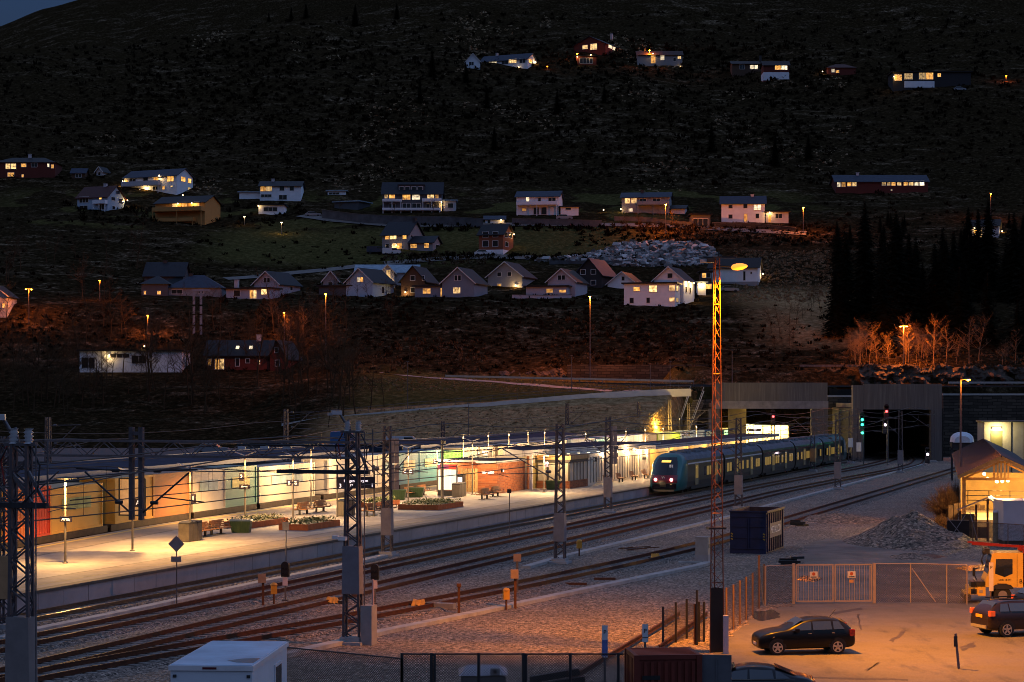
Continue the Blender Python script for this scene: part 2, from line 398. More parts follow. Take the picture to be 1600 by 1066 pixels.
# ------------------------------------------------------------------ railway tracks
T1 = [(45, -51.05), (250, -51.0), (300, -50.6), (345, -51.0), (420, -54)]
T2 = [(45, -46.2), (225, -46.1), (255, -45.4), (285, -44.6), (312, -44.8), (345, -46.6), (370, -49.5)]
T3 = [(45, -41.5), (215, -41.4), (250, -40.2), (278, -38.8), (302, -38.9), (325, -41.2), (345, -44.6), (370, -50)]
T4 = [(60, -41.1), (72, -39.3), (84, -37.2), (105, -34.5), (125, -32.6), (144, -31.7), (170, -31.6), (300, -31.0), (325, -30)]
UFAR = [(45, -60.5), (85, -65.0), (108, -68.1), (131, -71.3), (162, -73.3), (195, -74.6), (250, -75.2), (345, -74.6)]
T0 = [(s, u - 1.75) for s, u in UFAR]
def smooth_u(tab):
    n = len(tab)
    def f(s):
        return (interp(tab, s - 6) + 2 * interp(tab, s) + interp(tab, s + 6)) / 4
    return f
def pts_along(tab, off, z, step=3.0, s0=None, s1=None):
    f = smooth_u(tab); s0 = tab[0][0] if s0 is None else s0; s1 = tab[-1][0] if s1 is None else s1
    n = max(1, int((s1 - s0) / step)); return [SU(s0 + (s1 - s0) * i / n, f(s0 + (s1 - s0) * i / n) + off, z) for i in range(n + 1)]
M_rail = mat('rusty_rail', (0.085, 0.028, 0.013), 0.6, 0.35, 0.35, 3.0)
M_railw = mat('worn_rail', (0.16, 0.12, 0.09), 0.32, 0.8, 0.3, 2.0)
M_sleep = mat('sleeper_concrete', (0.21, 0.19, 0.175), 0.85, 0, 0.35, 2.0)
def rail_mesh(pts):
    mb = MB()
    for a, b in zip(pts, pts[1:]):
        mb.bar((a.x, a.y, -0.02), (b.x, b.y, -0.02), 0.075, 0.045)
        mb.bar((a.x, a.y, -0.095), (b.x, b.y, -0.095), 0.03, 0.11)
        mb.bar((a.x, a.y, -0.16), (b.x, b.y, -0.16), 0.15, 0.025)
    return mb
def track(tab, label, m, bed=True):
    t = thing('railway_track', label, 'railway track'); struct(t)
    for o in (-0.755, 0.755): rail_mesh(pts_along(tab, o, 0)).build('rail', m, t)
    f = smooth_u(tab); mb = MB(); s = tab[0][0]
    while s < tab[-1][0]:
        c = SU(s, f(s), -0.285); ang = TR - math.atan((f(s + 1) - f(s - 1)) / 2)
        mb.box(c, (2.5, 0.24, 0.21), ang); s += 0.62
    sl = mb.build('sleepers', M_sleep, t); sl['kind'] = 'stuff'
    mb = MB(); offs = [-1.75, -1.45, -1.0, -0.6, -0.2, 0.2, 0.6, 1.0, 1.45, 1.75]; s = tab[0][0]; rows = []
    while s < tab[-1][0]:
        rows.append([SU(s, f(s) + o, (-0.32 if abs(o) > 1.6 else -0.20) + R.uniform(-0.035, 0.028)) for o in offs]); s += 0.31
    vs = [p for r in rows for p in r]; k = len(offs)
    mb.add(vs, [(j*k+i, j*k+i+1, (j+1)*k+i+1, (j+1)*k+i) for j in range(len(rows)-1) for i in range(k-1)])
    b = mb.build('ballast_bed', MATS['track_ballast'], t); b['kind'] = 'stuff'
    return t
track(T1, 'dark track with worn rails running along the near platform wall', M_railw)
track(T2, 'rusty track in the gravel, first beyond the platform wall track', M_rail)
track(T3, 'rusty track in the middle of the open gravel yard', M_rail)
track(T4, 'rusty siding curving away beside the navy skip', M_rail)
track(T0, 'track under the container train behind the island platform', M_railw)
# a short buried siding in the foreground
t = thing('railway_track', 'half buried old siding ending at a timber stop by the lattice mast', 'railway track'); struct(t)
for a, b in (((880, 1066), (1062, 957)), ((1030, 1010), (1105, 957))):
    p, q = G(*a, z=-0.05), G(*b, z=-0.05); rail_mesh([p, p.lerp(q, .5), q]).build('rail', M_rail, t)

# pale concrete cable troughs
def strip(tops, w, h, z0):
    mb = MB()
    for a, b in zip(tops, tops[1:]): mb.bar((a.x, a.y, z0 + h / 2), (b.x, b.y, z0 + h / 2), w, h)
    return mb
M_trough = mat('trough_concrete', (0.36, 0.345, 0.33), 0.85, 0, 0.3, 1.4, 0.2, 9)
for pts, lab in (([(300, 1058), (451, 1021), (535, 1002), (600, 986), (700, 966), (800, 945), (950, 913), (1090, 884), (1107, 879)], 'pale concrete cable trough between the siding and the open gravel'),
                 ([(822, 886), (870, 872), (1140, 807), (1200, 790), (1307, 762), (1400, 737), (1440, 726)], 'pale concrete cable trough running between two rusty tracks to the tunnel'),
                 ([(0, 998), (50, 985), (220, 950), (400, 911), (540, 882), (600, 868)], 'pale concrete cable trough beside the dark platform track')):
    g = [G(*p, z=GZ + 0.1) for p in pts]
    mb = strip(g, 0.55, 0.16, GZ)
    s = 0
    struct(tag(mb.build('cable_trough', M_trough), lab, 'cable trough'))

# ------------------------------------------------------------------ island platform
M_pave = mat('platform_paving', (0.34, 0.305, 0.265), 0.75, 0, 0.22, 0.6, 0.1, 6)
nt = M_pave.node_tree; b = nt.nodes['Principled BSDF']; src = b.inputs['Base Color'].links[0].from_socket; geo = node(nt, 'ShaderNodeNewGeometry'); mp = node(nt, 'ShaderNodeMapping'); mp.inputs['Rotation'].default_value = (0, 0, -TR); nt.links.new(geo.outputs['Position'], mp.inputs[0])
br = node(nt, 'ShaderNodeTexBrick', Scale=1.0); br.inputs['Brick Width'].default_value = .9; br.inputs['Row Height'].default_value = 1.8; br.inputs['Mortar Size'].default_value = .022
br.inputs['Color1'].default_value = (1, 1, 1, 1); br.inputs['Color2'].default_value = (.86, .86, .86, 1); br.inputs['Mortar'].default_value = (.55, .55, .55, 1); nt.links.new(mp.outputs[0], br.inputs['Vector'])
nt.links.new(mixc(nt, 1.0, src, br.outputs['Color'], 'MULTIPLY'), b.inputs['Base Color'])
M_asph = mat('platform_asphalt', (0.105, 0.09, 0.08), 0.85, 0, 0.2, 1.0, 0.2, 20)
M_asph2 = mat('platform_edge_paving', (0.27, 0.225, 0.175), 0.8, 0, 0.25, 1.0, 0.2, 20)
M_coping = mat('platform_coping', (0.10, 0.085, 0.07), 0.8, 0, 0.25, 1.0)
M_line = mat('platform_line', (0.62, 0.46, 0.14), 0.7, 0, 0.2, 1.5)
M_wallp = mat('platform_wall_concrete', (0.29, 0.28, 0.295), 0.85, 0, 0.2, 0.35, 0.2, 5)
SE0, SE1, UN = 46.0, 335.0, -52.75
fu = smooth_u(UFAR)
ss = [SE0 + (SE1 - SE0) * i / 72 for i in range(73)]
def ribbon(fa, fb, z, th=0.0, step=ss):
    mb = MB()
    for a, b in zip(step, step[1:]):
        A, B, C, D = SU(a, fa(a)), SU(b, fa(b)), SU(b, fb(b)), SU(a, fb(a))
        if th: 
            q = [A, B, C, D]; mb.add([(p.x, p.y, z - th) for p in q] + [(p.x, p.y, z) for p in q], [(0,1,5,4),(1,2,6,5),(2,3,7,6),(3,0,4,7),(4,5,6,7)])
        else: mb.add([(p.x, p.y, z) for p in (A, B, C, D)], [(0, 1, 2, 3)])
    return mb
pl = thing('platform', 'long lit island platform between the passenger train and the container train', 'platform'); struct(pl)
cn = lambda o: (lambda s: UN + o)
cf = lambda o: (lambda s: fu(s) + o)
ribbon(cn(-0.15), cf(0.1), PZ - 0.006, 1.0).build('platform_slab', M_pave, pl)
ribbon(cn(0.12), cn(-0.55), PZ + 0.004, 0.14).build('edge_coping', M_coping, pl)
ribbon(cn(-0.55), cn(-3.1), PZ, 0).build('asphalt_strip', M_asph2, pl)
ribbon(cn(-1.35), cn(-1.55), PZ + 0.005, 0).build('safety_line', mat('faded_line', (0.3, 0.24, 0.12), 0.8, 0, 0.5, 2.0), pl)
ribbon(cn(-3.1), cn(-3.22), PZ + 0.004, 0).build('drain_channel', M_coping, pl)
ribbon(cf(3.6), cf(0.55), PZ, 0).build('asphalt_strip', M_asph2, pl)
ribbon(cf(1.15), cf(0.75), PZ + 0.005, 0).build('safety_line', M_line, pl)
ribbon(cf(3.72), cf(3.6), PZ + 0.004, 0).build('drain_channel', M_coping, pl)
# precast wall panels with open joints, in one retaining wall
mb = MB(); s = SE0
while s < SE1:
    L = min(2.35, SE1 - s)
    a, b = SU(s + 0.02, UN + 0.0), SU(s + L - 0.02, UN + 0.0)
    zt = PZ - 0.14 ; mb.bar((a.x, a.y, (zt + GZ - .1) / 2), (b.x, b.y, (zt + GZ - .1) / 2), 0.12 + R.uniform(-.012, .012), zt - GZ + .1); s += 2.35
mb.build('edge_wall', M_wallp, pl)

# side platform beyond the container train
f0 = smooth_u(T0)
sp = thing('platform', 'narrow side platform behind the container train', 'platform'); struct(sp)
ribbon(lambda s: f0(s) - 1.7, lambda s: f0(s) - (7.6 if s < 262 else 4.2), PZ, 1.0).build('platform_slab', M_asph, sp)

def s_at(px, uf):
    lo, hi = 40.0, 420.0
    k = (px - CX) / F
    for _ in range(50):
        m = (lo + hi) / 2; p = SU(m, uf(m))
        if p.x / p.y < k: lo = m
        else: hi = m
    return (lo + hi) / 2

# long dark canopies of the side platform
M_canopy = mat('canopy_roof', (0.045, 0.055, 0.08), 0.95, 0.0, 0.25, 0.8, spec=.05)
M_fascia = mat('canopy_fascia', (0.24, 0.24, 0.27), 0.6, 0, 0.1, 1.0)
def side_canopy(sa, sb, label):
    t = thing('platform_canopy', label, 'canopy', SU(sa, f0(sa) - 4))
    o = -Vector(t.location)
    n = 14; st = [sa + (sb - sa) * i / n for i in range(n + 1)]
    mb = MB(); fb = MB()
    for a, b in zip(st, st[1:]):
        q = [SU(a, f0(a) - 2.1) + o, SU(b, f0(b) - 2.1) + o, SU(b, f0(b) - 6.9) + o, SU(a, f0(a) - 6.9) + o]
        z = [4.62, 4.62, 5.05, 5.05]
        mb.add([(p.x, p.y, k - 0.16) for p, k in zip(q, z)] + [(p.x, p.y, k) for p, k in zip(q, z)], [(3,2,1,0),(4,5,6,7),(1,2,6,5),(2,3,7,6),(3,0,4,7)])
        fb.bar((q[0].x, q[0].y, 4.50), (q[1].x, q[1].y, 4.50), 0.08, 0.34)
        fb.bar((q[3].x, q[3].y, 5.0), (q[2].x, q[2].y, 5.0), 0.06, 0.2)
    mb.build('roof', M_canopy, t); fb.build('fascia', M_fascia, t)
    s = sa + 3
    while s < sb:
        p = SU(s, f0(s) - 5.4) + o; m2 = MB(); m2.tube((p.x, p.y, PZ), (p.x, p.y, 4.8), 0.09, n=8); m2.build('post', M_steel, t); s += 9.5
fc = lambda s: f0(s) - 6.5
side_canopy(82, s_at(512, fc), 'long dark flat canopy behind the yellow lit containers')
side_canopy(s_at(598, fc), s_at(868, fc), 'dark flat canopy behind the blue and green containers')

# ------------------------------------------------------------------ container train
fn = lambda s: f0(s) + 1.27
CB = [(-40, 2, 'yellow', 'golden yellow container at the head of the visible train'), (2, 43, 'orange', 'orange red container behind the near lattice mast'),
      (50, 76, 'red', 'bright red container behind the lattice mast'), (76, 157, 'gold', 'golden container with a faint green panel'),
      (178, 238, 'gold', 'golden container behind the framed platform poster'), (238, 296, 'tan', 'tan and brown container behind the hanging droppers'),
      (300, 350, 'cream', 'cream container with a blue grey printed panel'), (351, 399, 'sage', 'sage green container with a yellow panel'),
      (404, 490, 'cream', 'cream container beside the lamp post with two B signs'), (513, 590, 'ivory', 'ivory container behind the departure board'),
      (591, 622, 'cream', 'short cream container beside the lattice mast guard'), (623, 655, 'teal', 'blue green container with a pale yellow panel, left one of a pair'),
      (656, 689, 'teal', 'blue green container with a pale yellow panel, right one of a pair'), (690, 722, 'green', 'bright green container above the brick hut'),
      (724, 772, 'cream', 'cream container behind the track number sign'), (778, 795, 'grey', 'grey brown container above the flat hut roof'), (797, 884, 'ivory', 'long ivory container behind the waiting room roof'),
      (892, 928, 'ice', 'pale ice blue container past the dark gap'), (931, 948, 'teal', 'teal container behind the anti climb mast'), (949, 1003, 'ice', 'ice blue and cream container beside the steep bank'),
      (1004, 1026, 'grey', 'small grey container next to the lime one'), (1028, 1062, 'lime', 'lime green container below the stairs'), (1064, 1100, 'ice', 'pale blue container below the stair foot'),
      (1103, 1140, 'teal', 'teal container under the edge of the concrete bridge'), (1142, 1200, 'cream', 'cream container in the glow under the bridge'), (1203, 1262, 'ivory', 'last ivory container under the bridge')]
CC = {'yellow': (0.58, 0.30, 0.04), 'orange': (0.58, 0.16, 0.04), 'red': (0.52, 0.05, 0.02), 'gold': (0.58, 0.31, 0.05), 'tan': (0.36, 0.15, 0.05), 'cream': (0.52, 0.46, 0.37),
      'sage': (0.14, 0.30, 0.22), 'ivory': (0.56, 0.52, 0.46), 'teal': (0.07, 0.27, 0.34), 'green': (0.12, 0.50, 0.06), 'grey': (0.34, 0.28, 0.2), 'ice': (0.45, 0.58, 0.60), 'lime': (0.30, 0.48, 0.05)}
M_chas = mat('wagon_frame', (0.045, 0.03, 0.022), 0.7, 0.2, 0.4, 2.0)
M_wheel = mat('wagon_wheel', (0.05, 0.035, 0.028), 0.6, 0.5, 0.3, 3.0)
def container_mesh(L, H, Wd, rib=True):
    mb = MB(); mb.b2(-Wd/2, Wd/2, 0.05, L - 0.05, 0.05, H - 0.05)
    for x in (-Wd/2, Wd/2):
        for y in (0.0, L): mb.box((x, y, H/2), (0.16, 0.16, H))
        for z in (0.07, H - 0.07): mb.box((x, L/2, z), (0.14, L, 0.14))
        if rib:
            n = max(3, int(L / 0.42))
            for i in range(n): mb.box((x, (i + 0.5) * L / n, H/2), (0.03, L / n * 0.62, H - 0.3))
    for y in (0.0, L):
        for z in (0.07, H - 0.07): mb.box((0, y, z), (Wd, 0.14, 0.14))
    return mb
ZW = 1.17
seen = []
for i, (a, b, c, lab) in enumerate(CB):
    sa, sb = s_at(a, fn), s_at(b, fn); L = sb - sa
    pa, pb = SU(sa, f0(sa), ZW), SU(sb, f0(sb), ZW); d = pb - pa; rz = -math.atan2(d.x, d.y); L = d.length
    H = 3.15 if i % 5 != 3 else 2.95
    t = thing('shipping_container', lab, 'container', pa, rz, 'containers on the freight train')
    base = CC[c]
    M = mat('container_' + c, base, 0.6, 0, 0.12, 0.4)
    container_mesh(L, H, 2.5, c in ('red', 'orange', 'green', 'grey')).build('container_body', M, t)
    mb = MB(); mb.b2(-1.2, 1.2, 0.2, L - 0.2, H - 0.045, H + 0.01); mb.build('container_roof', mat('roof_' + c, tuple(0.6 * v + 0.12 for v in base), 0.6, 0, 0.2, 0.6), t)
    if c in ('sage', 'teal', 'gold', 'cream') and L > 5:   # printed side panel
        pc = {'sage': (0.6, 0.5, 0.12), 'teal': (0.66, 0.56, 0.3), 'gold': (0.25, 0.3, 0.1), 'cream': (0.22, 0.33, 0.36)}[c]
        mb = MB(); mb.b2(1.285, 1.30, L * 0.22, L * 0.78, H * 0.48, H * 0.74); mb.build('printed_panel', mat('panel_' + c, pc, 0.6, 0, 0.35, 0.8), t)
    seen.append((sa, sb))
# flat wagons carrying the containers
brk = [s_at(p, fn) for p in (-60, 46, 168, 298, 402, 502, 622, 690, 776, 888, 948, 1027, 1101, 1201, 1268)]
ords = ['near end of the visible train', 'orange red and golden containers', 'two golden and tan containers', 'cream and sage green containers', 'single cream container', 'ivory container behind the departure board', 'two blue green containers',
        'bright green and cream containers', 'long ivory container', 'pale blue container by the dark gap', 'ice blue container by the bank', 'lime green container', 'pale containers by the stair foot', 'last containers under the bridge']
for (a, b), od in zip(zip(brk, brk[1:]), ords):
    pa, pb = SU(a + .35, f0(a + .35), 0), SU(b - .35, f0(b - .35), 0); d = pb - pa; rz = -math.atan2(d.x, d.y); L = d.length
    t = thing('flat_wagon', 'dark flat wagon under the ' + od, 'wagon', pa, rz, 'flat wagons of the freight train')
    mb = MB(); mb.b2(-1.3, 1.3, 0, L, 0.98, 1.16); mb.b2(-1.34, -1.22, 0, L, 0.72, 1.14); mb.b2(1.22, 1.34, 0, L, 0.72, 1.14)
    for x in (-.9, .9): mb.tube((x, -0.35, 1.0), (x, 0, 1.0), 0.12, n=8); mb.tube((x, L, 1.0), (x, L + .34, 1.0), 0.12, n=8)
    mb.build('wagon_bed', M_chas, t)
    for y in ((L * .12, L * .88) if L > 9 else (L * .2, L * .8)):
        bg_ = MB(); bg_.b2(-1.05, 1.05, y - 1.25, y + 1.25, 0.42, 0.62); bg_.b2(-1.1, -.95, y - 1.3, y + 1.3, 0.3, 0.7); bg_.b2(.95, 1.1, y - 1.3, y + 1.3, 0.3, 0.7)
        bo = bg_.build('bogie', M_chas, t)
        for yy in (-0.9, 0.9):
            w = MB()
            for x in (-.75, .75): w.ycyl((x, y + yy, 0.45), 0.45, 0.13, 16)
            w.tube((-.75, y + yy, .45), (.75, y + yy, .45), 0.08, n=8)
            w.build('wheelset', M_wheel, bo)

# ------------------------------------------------------------------ passenger train
M_teal = mat('train_teal', (0.008, 0.105, 0.115), 0.35, 0.1, 0.1, 1.0, coat=0.4)
M_side = mat('train_dark_side', (0.035, 0.034, 0.030), 0.4, 0.1, 0.1, 1.0, coat=0.3)
M_troof = mat('train_roof', (0.14, 0.165, 0.20), 0.85, 0.0, 0.2, 1.5, spec=.12)
M_skirt = mat('train_skirt', (0.03, 0.03, 0.032), 0.6, 0.2, 0.2, 2.0)
M_blk = mat('train_black_glass', (0.008, 0.009, 0.014), 0.1, 0, 0, spec=0.7)
M_wine = mat('train_wine_red', (0.09, 0.006, 0.014), 0.3, 0, 0.1, 1.0, coat=0.4)
M_twin = mat('train_window_lit', (0.08, 0.06, 0.03), 0.15, 0, 0, emit=(1.0, 0.62, 0.14), estr=0.2)
M_tdoor = mat('train_door', (0.26, 0.22, 0.13), 0.4, 0.1, 0.1, 1.0)
M_redl = mat('tail_lamp_red', (0.8, 0.1, 0.1), 0.3, 0, 0, emit=(1.0, 0.22, 0.2), estr=12)
M_amb = mat('amber_display', (0.4, 0.2, 0.05), 0.3, 0, 0, emit=(1.0, 0.5, 0.08), estr=2.2)
s_n, s_f = 200.6, 306.0
tr = thing('passenger_train', 'dark passenger train with teal nose and two red tail lamps standing at the platform', 'train', SU(s_n, -51.0), TR)
CAR = (s_f - s_n) / 5
prof = [(1.28, 0.42), (1.5, 0.62), (1.60, 1.15), (1.60, 2.9), (1.52, 3.35), (1.30, 3.72), (0.95, 3.98), (0.5, 4.12), (0, 4.16)]
ring = [(-x, z) for x, z in prof[:-1]] + [prof[-1]] + [(x, z) for x, z in prof[:-1]][::-1]
def yf(x, z):
    base = interp([(0.3, 0.25), (0.6, 0.06), (1.0, 0.0), (1.5, 0.05), (1.95, 0.3), (2.6, 0.75), (3.1, 1.15), (3.6, 1.75), (3.9, 2.3), (4.1, 3.0), (4.16, 3.4)], z)
    return base + 0.95 * abs(x / 1.6) ** 2.6
def halfw(z):
    return interp([(0.3, 1.2), (0.42, 1.28), (0.62, 1.5), (1.15, 1.6), (2.9, 1.6), (3.35, 1.52), (3.72, 1.30), (3.98, 0.95), (4.12, 0.5), (4.16, 0.02)], z)
def nose(parent, flip):
    sg = -1 if flip else 1; off = (s_f - s_n) if flip else 0
    Yv = lambda y: off + sg * y
    zs = [0.36, 0.5, 0.62, 0.9, 1.15, 1.5, 1.9, 2.3, 2.7, 3.0, 3.3, 3.55, 3.75, 3.95, 4.06, 4.13]
    us = [-1, -0.93, -0.82, -0.65, -0.4, 0, 0.4, 0.65, 0.82, 0.93, 1]
    mb = MB(); vs = []; n = len(us)
    for z in zs:
        w = halfw(z)
        vs.append((-w, Yv(3.9), z)); vs += [(u * w, Yv(min(3.88, yf(u * w, z))), z) for u in us]; vs.append((w, Yv(3.9), z))
    k = n + 2
    mb.add(vs, [(j*k+i, j*k+i+1, (j+1)*k+i+1, (j+1)*k+i) for j in range(len(zs)-1) for i in range(k-1)], 0, True)
    sh = mb.build('nose_shell', M_teal, parent)
    def patch(name, m, wx, z0, z1, lift, par, cx=0.0, nx=10, nz=8, round_top=0.0):
        pb = MB(); v = []
        for j in range(nz + 1):
            z = z0 + (z1 - z0) * j / nz; ww = wx * (1 - round_top * (j / nz) ** 3)
            for i in range(nx + 1):
                x = cx + ww * (-1 + 2 * i / nx); v.append((x, Yv(yf(x, z) - lift), z))
        pb.add(v, [(j*(nx+1)+i, j*(nx+1)+i+1, (j+1)*(nx+1)+i+1, (j+1)*(nx+1)+i) for j in range(nz) for i in range(nx)], 0, True)
        return pb.build(name, m, par)
    ws = patch('windscreen', M_blk, 1.22, 1.98, 3.72, 0.03, sh, round_top=0.25)
    patch('destination_display', M_amb, 0.48, 3.22, 3.42, 0.05, sh)
    patch('front_band', M_wine, 1.32, 1.15, 1.96, 0.03, sh)
    patch('bumper_panel', M_blk, 1.25, 0.52, 1.1, 0.03, sh)
    patch('snow_plough', mat('plough_grey', (0.28, 0.25, 0.2), 0.6, 0.2, 0.2, 2), 1.05, 0.3, 0.5, 0.1, sh)
    patch('coupler_cover', M_side, 0.3, 0.8, 1.28, 0.08, sh)
    for x in (-0.82, 0.82):
        l = MB(); l.blob((x, Yv(yf(x, 1.5) - 0.06), 1.5), 0.17, 10, 6); l.build('tail_lamp', M_redl if not flip else M_blk, sh)
    if not flip:
        lettering('Vy', 0.34, M_whitem, sh, (0, Yv(yf(0, 1.72) - 0.06), 1.72), (rad(80), 0, 0))
        for x in (0.52, 0.72):      # a pale blind hanging in the cab window
            pb = MB(); pb.b2(x - 0.09, x + 0.09, Yv(yf(x, 2.75) - 0.06), Yv(yf(x, 2.75) - 0.05), 2.55, 3.0); pb.build('cab_blind', mat('blind_blue', (0.42, 0.55, 0.75), 0.6, 0, 0), sh)
    return sh
for k in range(5):
    y0 = k * CAR + (3.9 if k == 0 else 0.42); y1 = (k + 1) * CAR - (3.9 if k == 4 else 0.42)
    mb = MB(); n = len(ring)
    st = [y0, y1]
    vs = [(x, y, z) for y in st for x, z in ring]
    fm = []
    for i in range(n - 1):
        top = ring[i][1] > 3.3 and ring[i + 1][1] > 3.3
        mb.add([vs[i], vs[i+1], vs[n+i+1], vs[n+i]], [(0, 1, 2, 3)], 1 if top else 0)
    mb.add(vs, [tuple(range(n))[::-1], tuple(range(n, 2*n))])
    cb = mb.build('carriage', [M_side, M_troof], tr)
    sk = MB(); sk.b2(-1.5, 1.5, y0 + 2, y1 - 2, 0.3, 0.66); sk.build('underframe', M_skirt, cb)
    for yb in (y0 + 2.2, y1 - 2.2):
        if (k == 0 and yb == y0 + 2.2) or True:
            bg_ = MB(); bg_.b2(-1.25, 1.25, yb - 1.6, yb + 1.6, 0.35, 0.7)
            for yy in (-1.15, 1.15):
                for x in (-.75, .75): bg_.ycyl((x, yb + yy, 0.45), 0.45, 0.16, 16)
            bg_.build('bogie', M_skirt, cb)
    Lc = y1 - y0
    doors = [0.27, 0.73] if k in (0, 4) else [0.3, 0.7]
    if k == 0: doors = [0.24, 0.78]
    for sx in (1.605, -1.605):
        for dd in doors:
            y = y0 + dd * Lc; m2 = MB(); m2.b2(sx - 0.02, sx + 0.02, y - 0.7, y + 0.7, 0.72, 2.95); dr = m2.build('door', M_tdoor, cb)
            m3 = MB()
            for yy in (-0.35, 0.35): m3.b2(sx - 0.03, sx + 0.03, y + yy - 0.2, y + yy + 0.2, 1.4, 2.75)
            m3.build('door_pane', M_twin, dr)
        y = y0 + (1.0 if k else 2.2); nw = 0
        while y < y1 - 1.2:
            if all(abs(y + 0.65 - (y0 + dd * Lc)) > 1.5 for dd in doors):
                lit = R.random() < 0.8
                m2 = MB(); m2.b2(sx - 0.015, sx + 0.015, y, y + 0.95, 1.55, 2.5); m2.build('window', M_twin if lit else M_blk, cb)
            nw += 1; y += 1.3 if nw % 3 else 2.6
        m2 = MB(); m2.b2(sx - 0.03, sx + 0.012, y0 + 0.2, y1 - 0.2, 2.92, 3.06); m2.build('cantrail_stripe', M_wine if k in (2, 3) else M_whitem if k < 2 else M_skirt, cb)
    rf = MB()
    for q in range(4):
        y = y0 + (0.15 + 0.22 * q) * Lc; rf.b2(-0.95, 0.95, y, y + Lc * (0.16 if q % 2 else 0.1), 4.02, 4.26)
    for q in range(7): y = y0 + Lc * (0.1 + 0.12 * q); rf.b2(0.3, 0.85, y, y + 0.5, 4.05, 4.3)
    rf.build('roof_unit', M_troof, cb)
    if k < 4:
        g = MB(); ys_ = (k + 1) * CAR
        gr = [(x * 0.93, 0.6 + (z - 0.6) * 0.97) for x, z in ring]
        for q in range(5):
            ya = ys_ - 0.45 + q * 0.18
            v = [(x, ya, z) for x, z in gr] + [(x * 0.97, ya + .09, z) for x, z in gr] + [(x, ya + .18, z) for x, z in gr]; n2 = len(gr)
            g.add(v, [(j*n2+i, j*n2+i+1, (j+1)*n2+i+1, (j+1)*n2+i) for j in range(2) for i in range(n2-1)])
        g.build('gangway', M_black, tr)
nose(tr, False); nose(tr, True)
# folded pantograph
pg = MB(); y = CAR * 2.6
for x in (-.5, .5): pg.tube((x, y - 1.4, 4.25), (x * .8, y + 1.2, 4.75), 0.04, n=6); pg.tube((x * .8, y + 1.2, 4.75), (x, y - 1.0, 4.95), 0.03, n=6)
pg.bar((-0.9, y - 1.0, 4.97), (0.9, y - 1.0, 4.97), 0.06, 0.05); pg.build('pantograph', M_dark, tr)
# ------------------------------------------------------------------ station building on the island
M_brick = mat('red_brick', (0.40, 0.13, 0.045), 0.85, 0, 0.22, 2.5)
def brickify(m, sc=1.0):
    nt = m.node_tree; b = nt.nodes['Principled BSDF']; geo = node(nt, 'ShaderNodeNewGeometry')
    mp = node(nt, 'ShaderNodeMapping'); mp.inputs['Rotation'].default_value = (rad(90), 0, -TR); nt.links.new(geo.outputs['Position'], mp.inputs['Vector'])
    sx = node(nt, 'ShaderNodeSeparateXYZ'); nt.links.new(geo.outputs['Position'], sx.inputs[0])
    ad = node(nt, 'ShaderNodeMath', operation='ADD'); nt.links.new(sx.outputs[0], ad.inputs[0]); nt.links.new(sx.outputs[1], ad.inputs[1])
    cx = node(nt, 'ShaderNodeCombineXYZ'); nt.links.new(ad.outputs[0], cx.inputs[0]); nt.links.new(sx.outputs[2], cx.inputs[1])
    br = node(nt, 'ShaderNodeTexBrick', Scale=1.0 * sc); br.inputs['Brick Width'].default_value = 0.5; br.inputs['Row Height'].default_value = 0.16; br.inputs['Mortar Size'].default_value = 0.012
    br.inputs['Color1'].default_value = (0.34, 0.105, 0.034, 1); br.inputs['Color2'].default_value = (0.19, 0.05, 0.02, 1); br.inputs['Mortar'].default_value = (0.20, 0.12, 0.08, 1)
    nt.links.new(cx.outputs[0], br.inputs['Vector'])
    for l in list(b.inputs['Base Color'].links): nt.links.remove(l)
    nt.links.new(br.outputs['Color'], b.inputs['Base Color'])
brickify(M_brick)
M_panel = mat('pale_wall_panel', (0.66, 0.60, 0.48), 0.6, 0, 0.08, 1.0)
M_slat = mat('dark_slit', (0.05, 0.045, 0.04), 0.6, 0, 0.1, 2.0)
M_sroof = mat('station_roof', (0.035, 0.045, 0.07), 0.95, 0.0, 0.25, 0.8, spec=.05)
M_sfas = mat('station_fascia', (0.42, 0.41, 0.43), 0.6, 0, 0.08, 1.0)
M_down = mat('downlight', (0.9, 0.8, 0.6), 0.4, 0, 0, emit=(1.0, 0.78, 0.42), estr=7)
M_frost = mat('frosted_glass', (0.45, 0.43, 0.36), 0.35, 0, 0.1, 1.0)
def TS(name, label, cat, s, u, z=PZ, group=None):
    return thing(name, label, cat, SU(s, u, z), TR, group)      # local x = u, y = s
WL = (1.0, 0.61, 0.27); WLL = (1.0, 0.52, 0.15)
# brick hut
h = TS('brick_hut', 'red brick hut with flat roof and lit sign beside the waiting room', 'building', 183, -62.6)
mb = MB(); mb.b2(-2.0, 0, 0, 8.3, 0, 2.85); mb.b2(-6.6, -2.0, 2.2, 8.3, 0, 2.85); mb.build('wall', M_brick, h)
mb = MB(); mb.prism([(0.15, -0.15), (0.15, 8.35), (-6.75, 8.35), (-6.75, 2.05), (-2.15, 2.05), (-2.15, -0.15)], 2.852, 3.05); mb.build('roof', M_sfas, h)
mb = MB(); mb.prism([(0.0, 0.0), (0.0, 8.25), (-6.6, 8.25), (-6.6, 2.2), (-2.0, 2.2), (-2.0, 0.0)], 3.052, 3.10); mb.build('roof_felt', M_sroof, h)
mb = MB()
for i in range(5): mb.b2(-3.9 + i * .36, -3.62 + i * .36, 0.5, 0.56, 0.1, 2.3)
for z in (0.3, 1.1, 1.9): mb.b2(-3.95, -2.05, 0.57, 0.62, z, z + .1)
mb.build('slatted_gate', mat('gate_slats', (0.42, 0.30, 0.13), 0.6, 0, 0.2, 3), h)
M_sgn = mat('lit_letters', (0.9, 0.9, 0.9), 0.4, 0, 0, emit=(0.95, 0.85, 1.0), estr=1.3)
lettering('HIP 6000', 0.33, M_sgn, h, (-0.95, -0.04, 1.95), (rad(90), 0, 0))
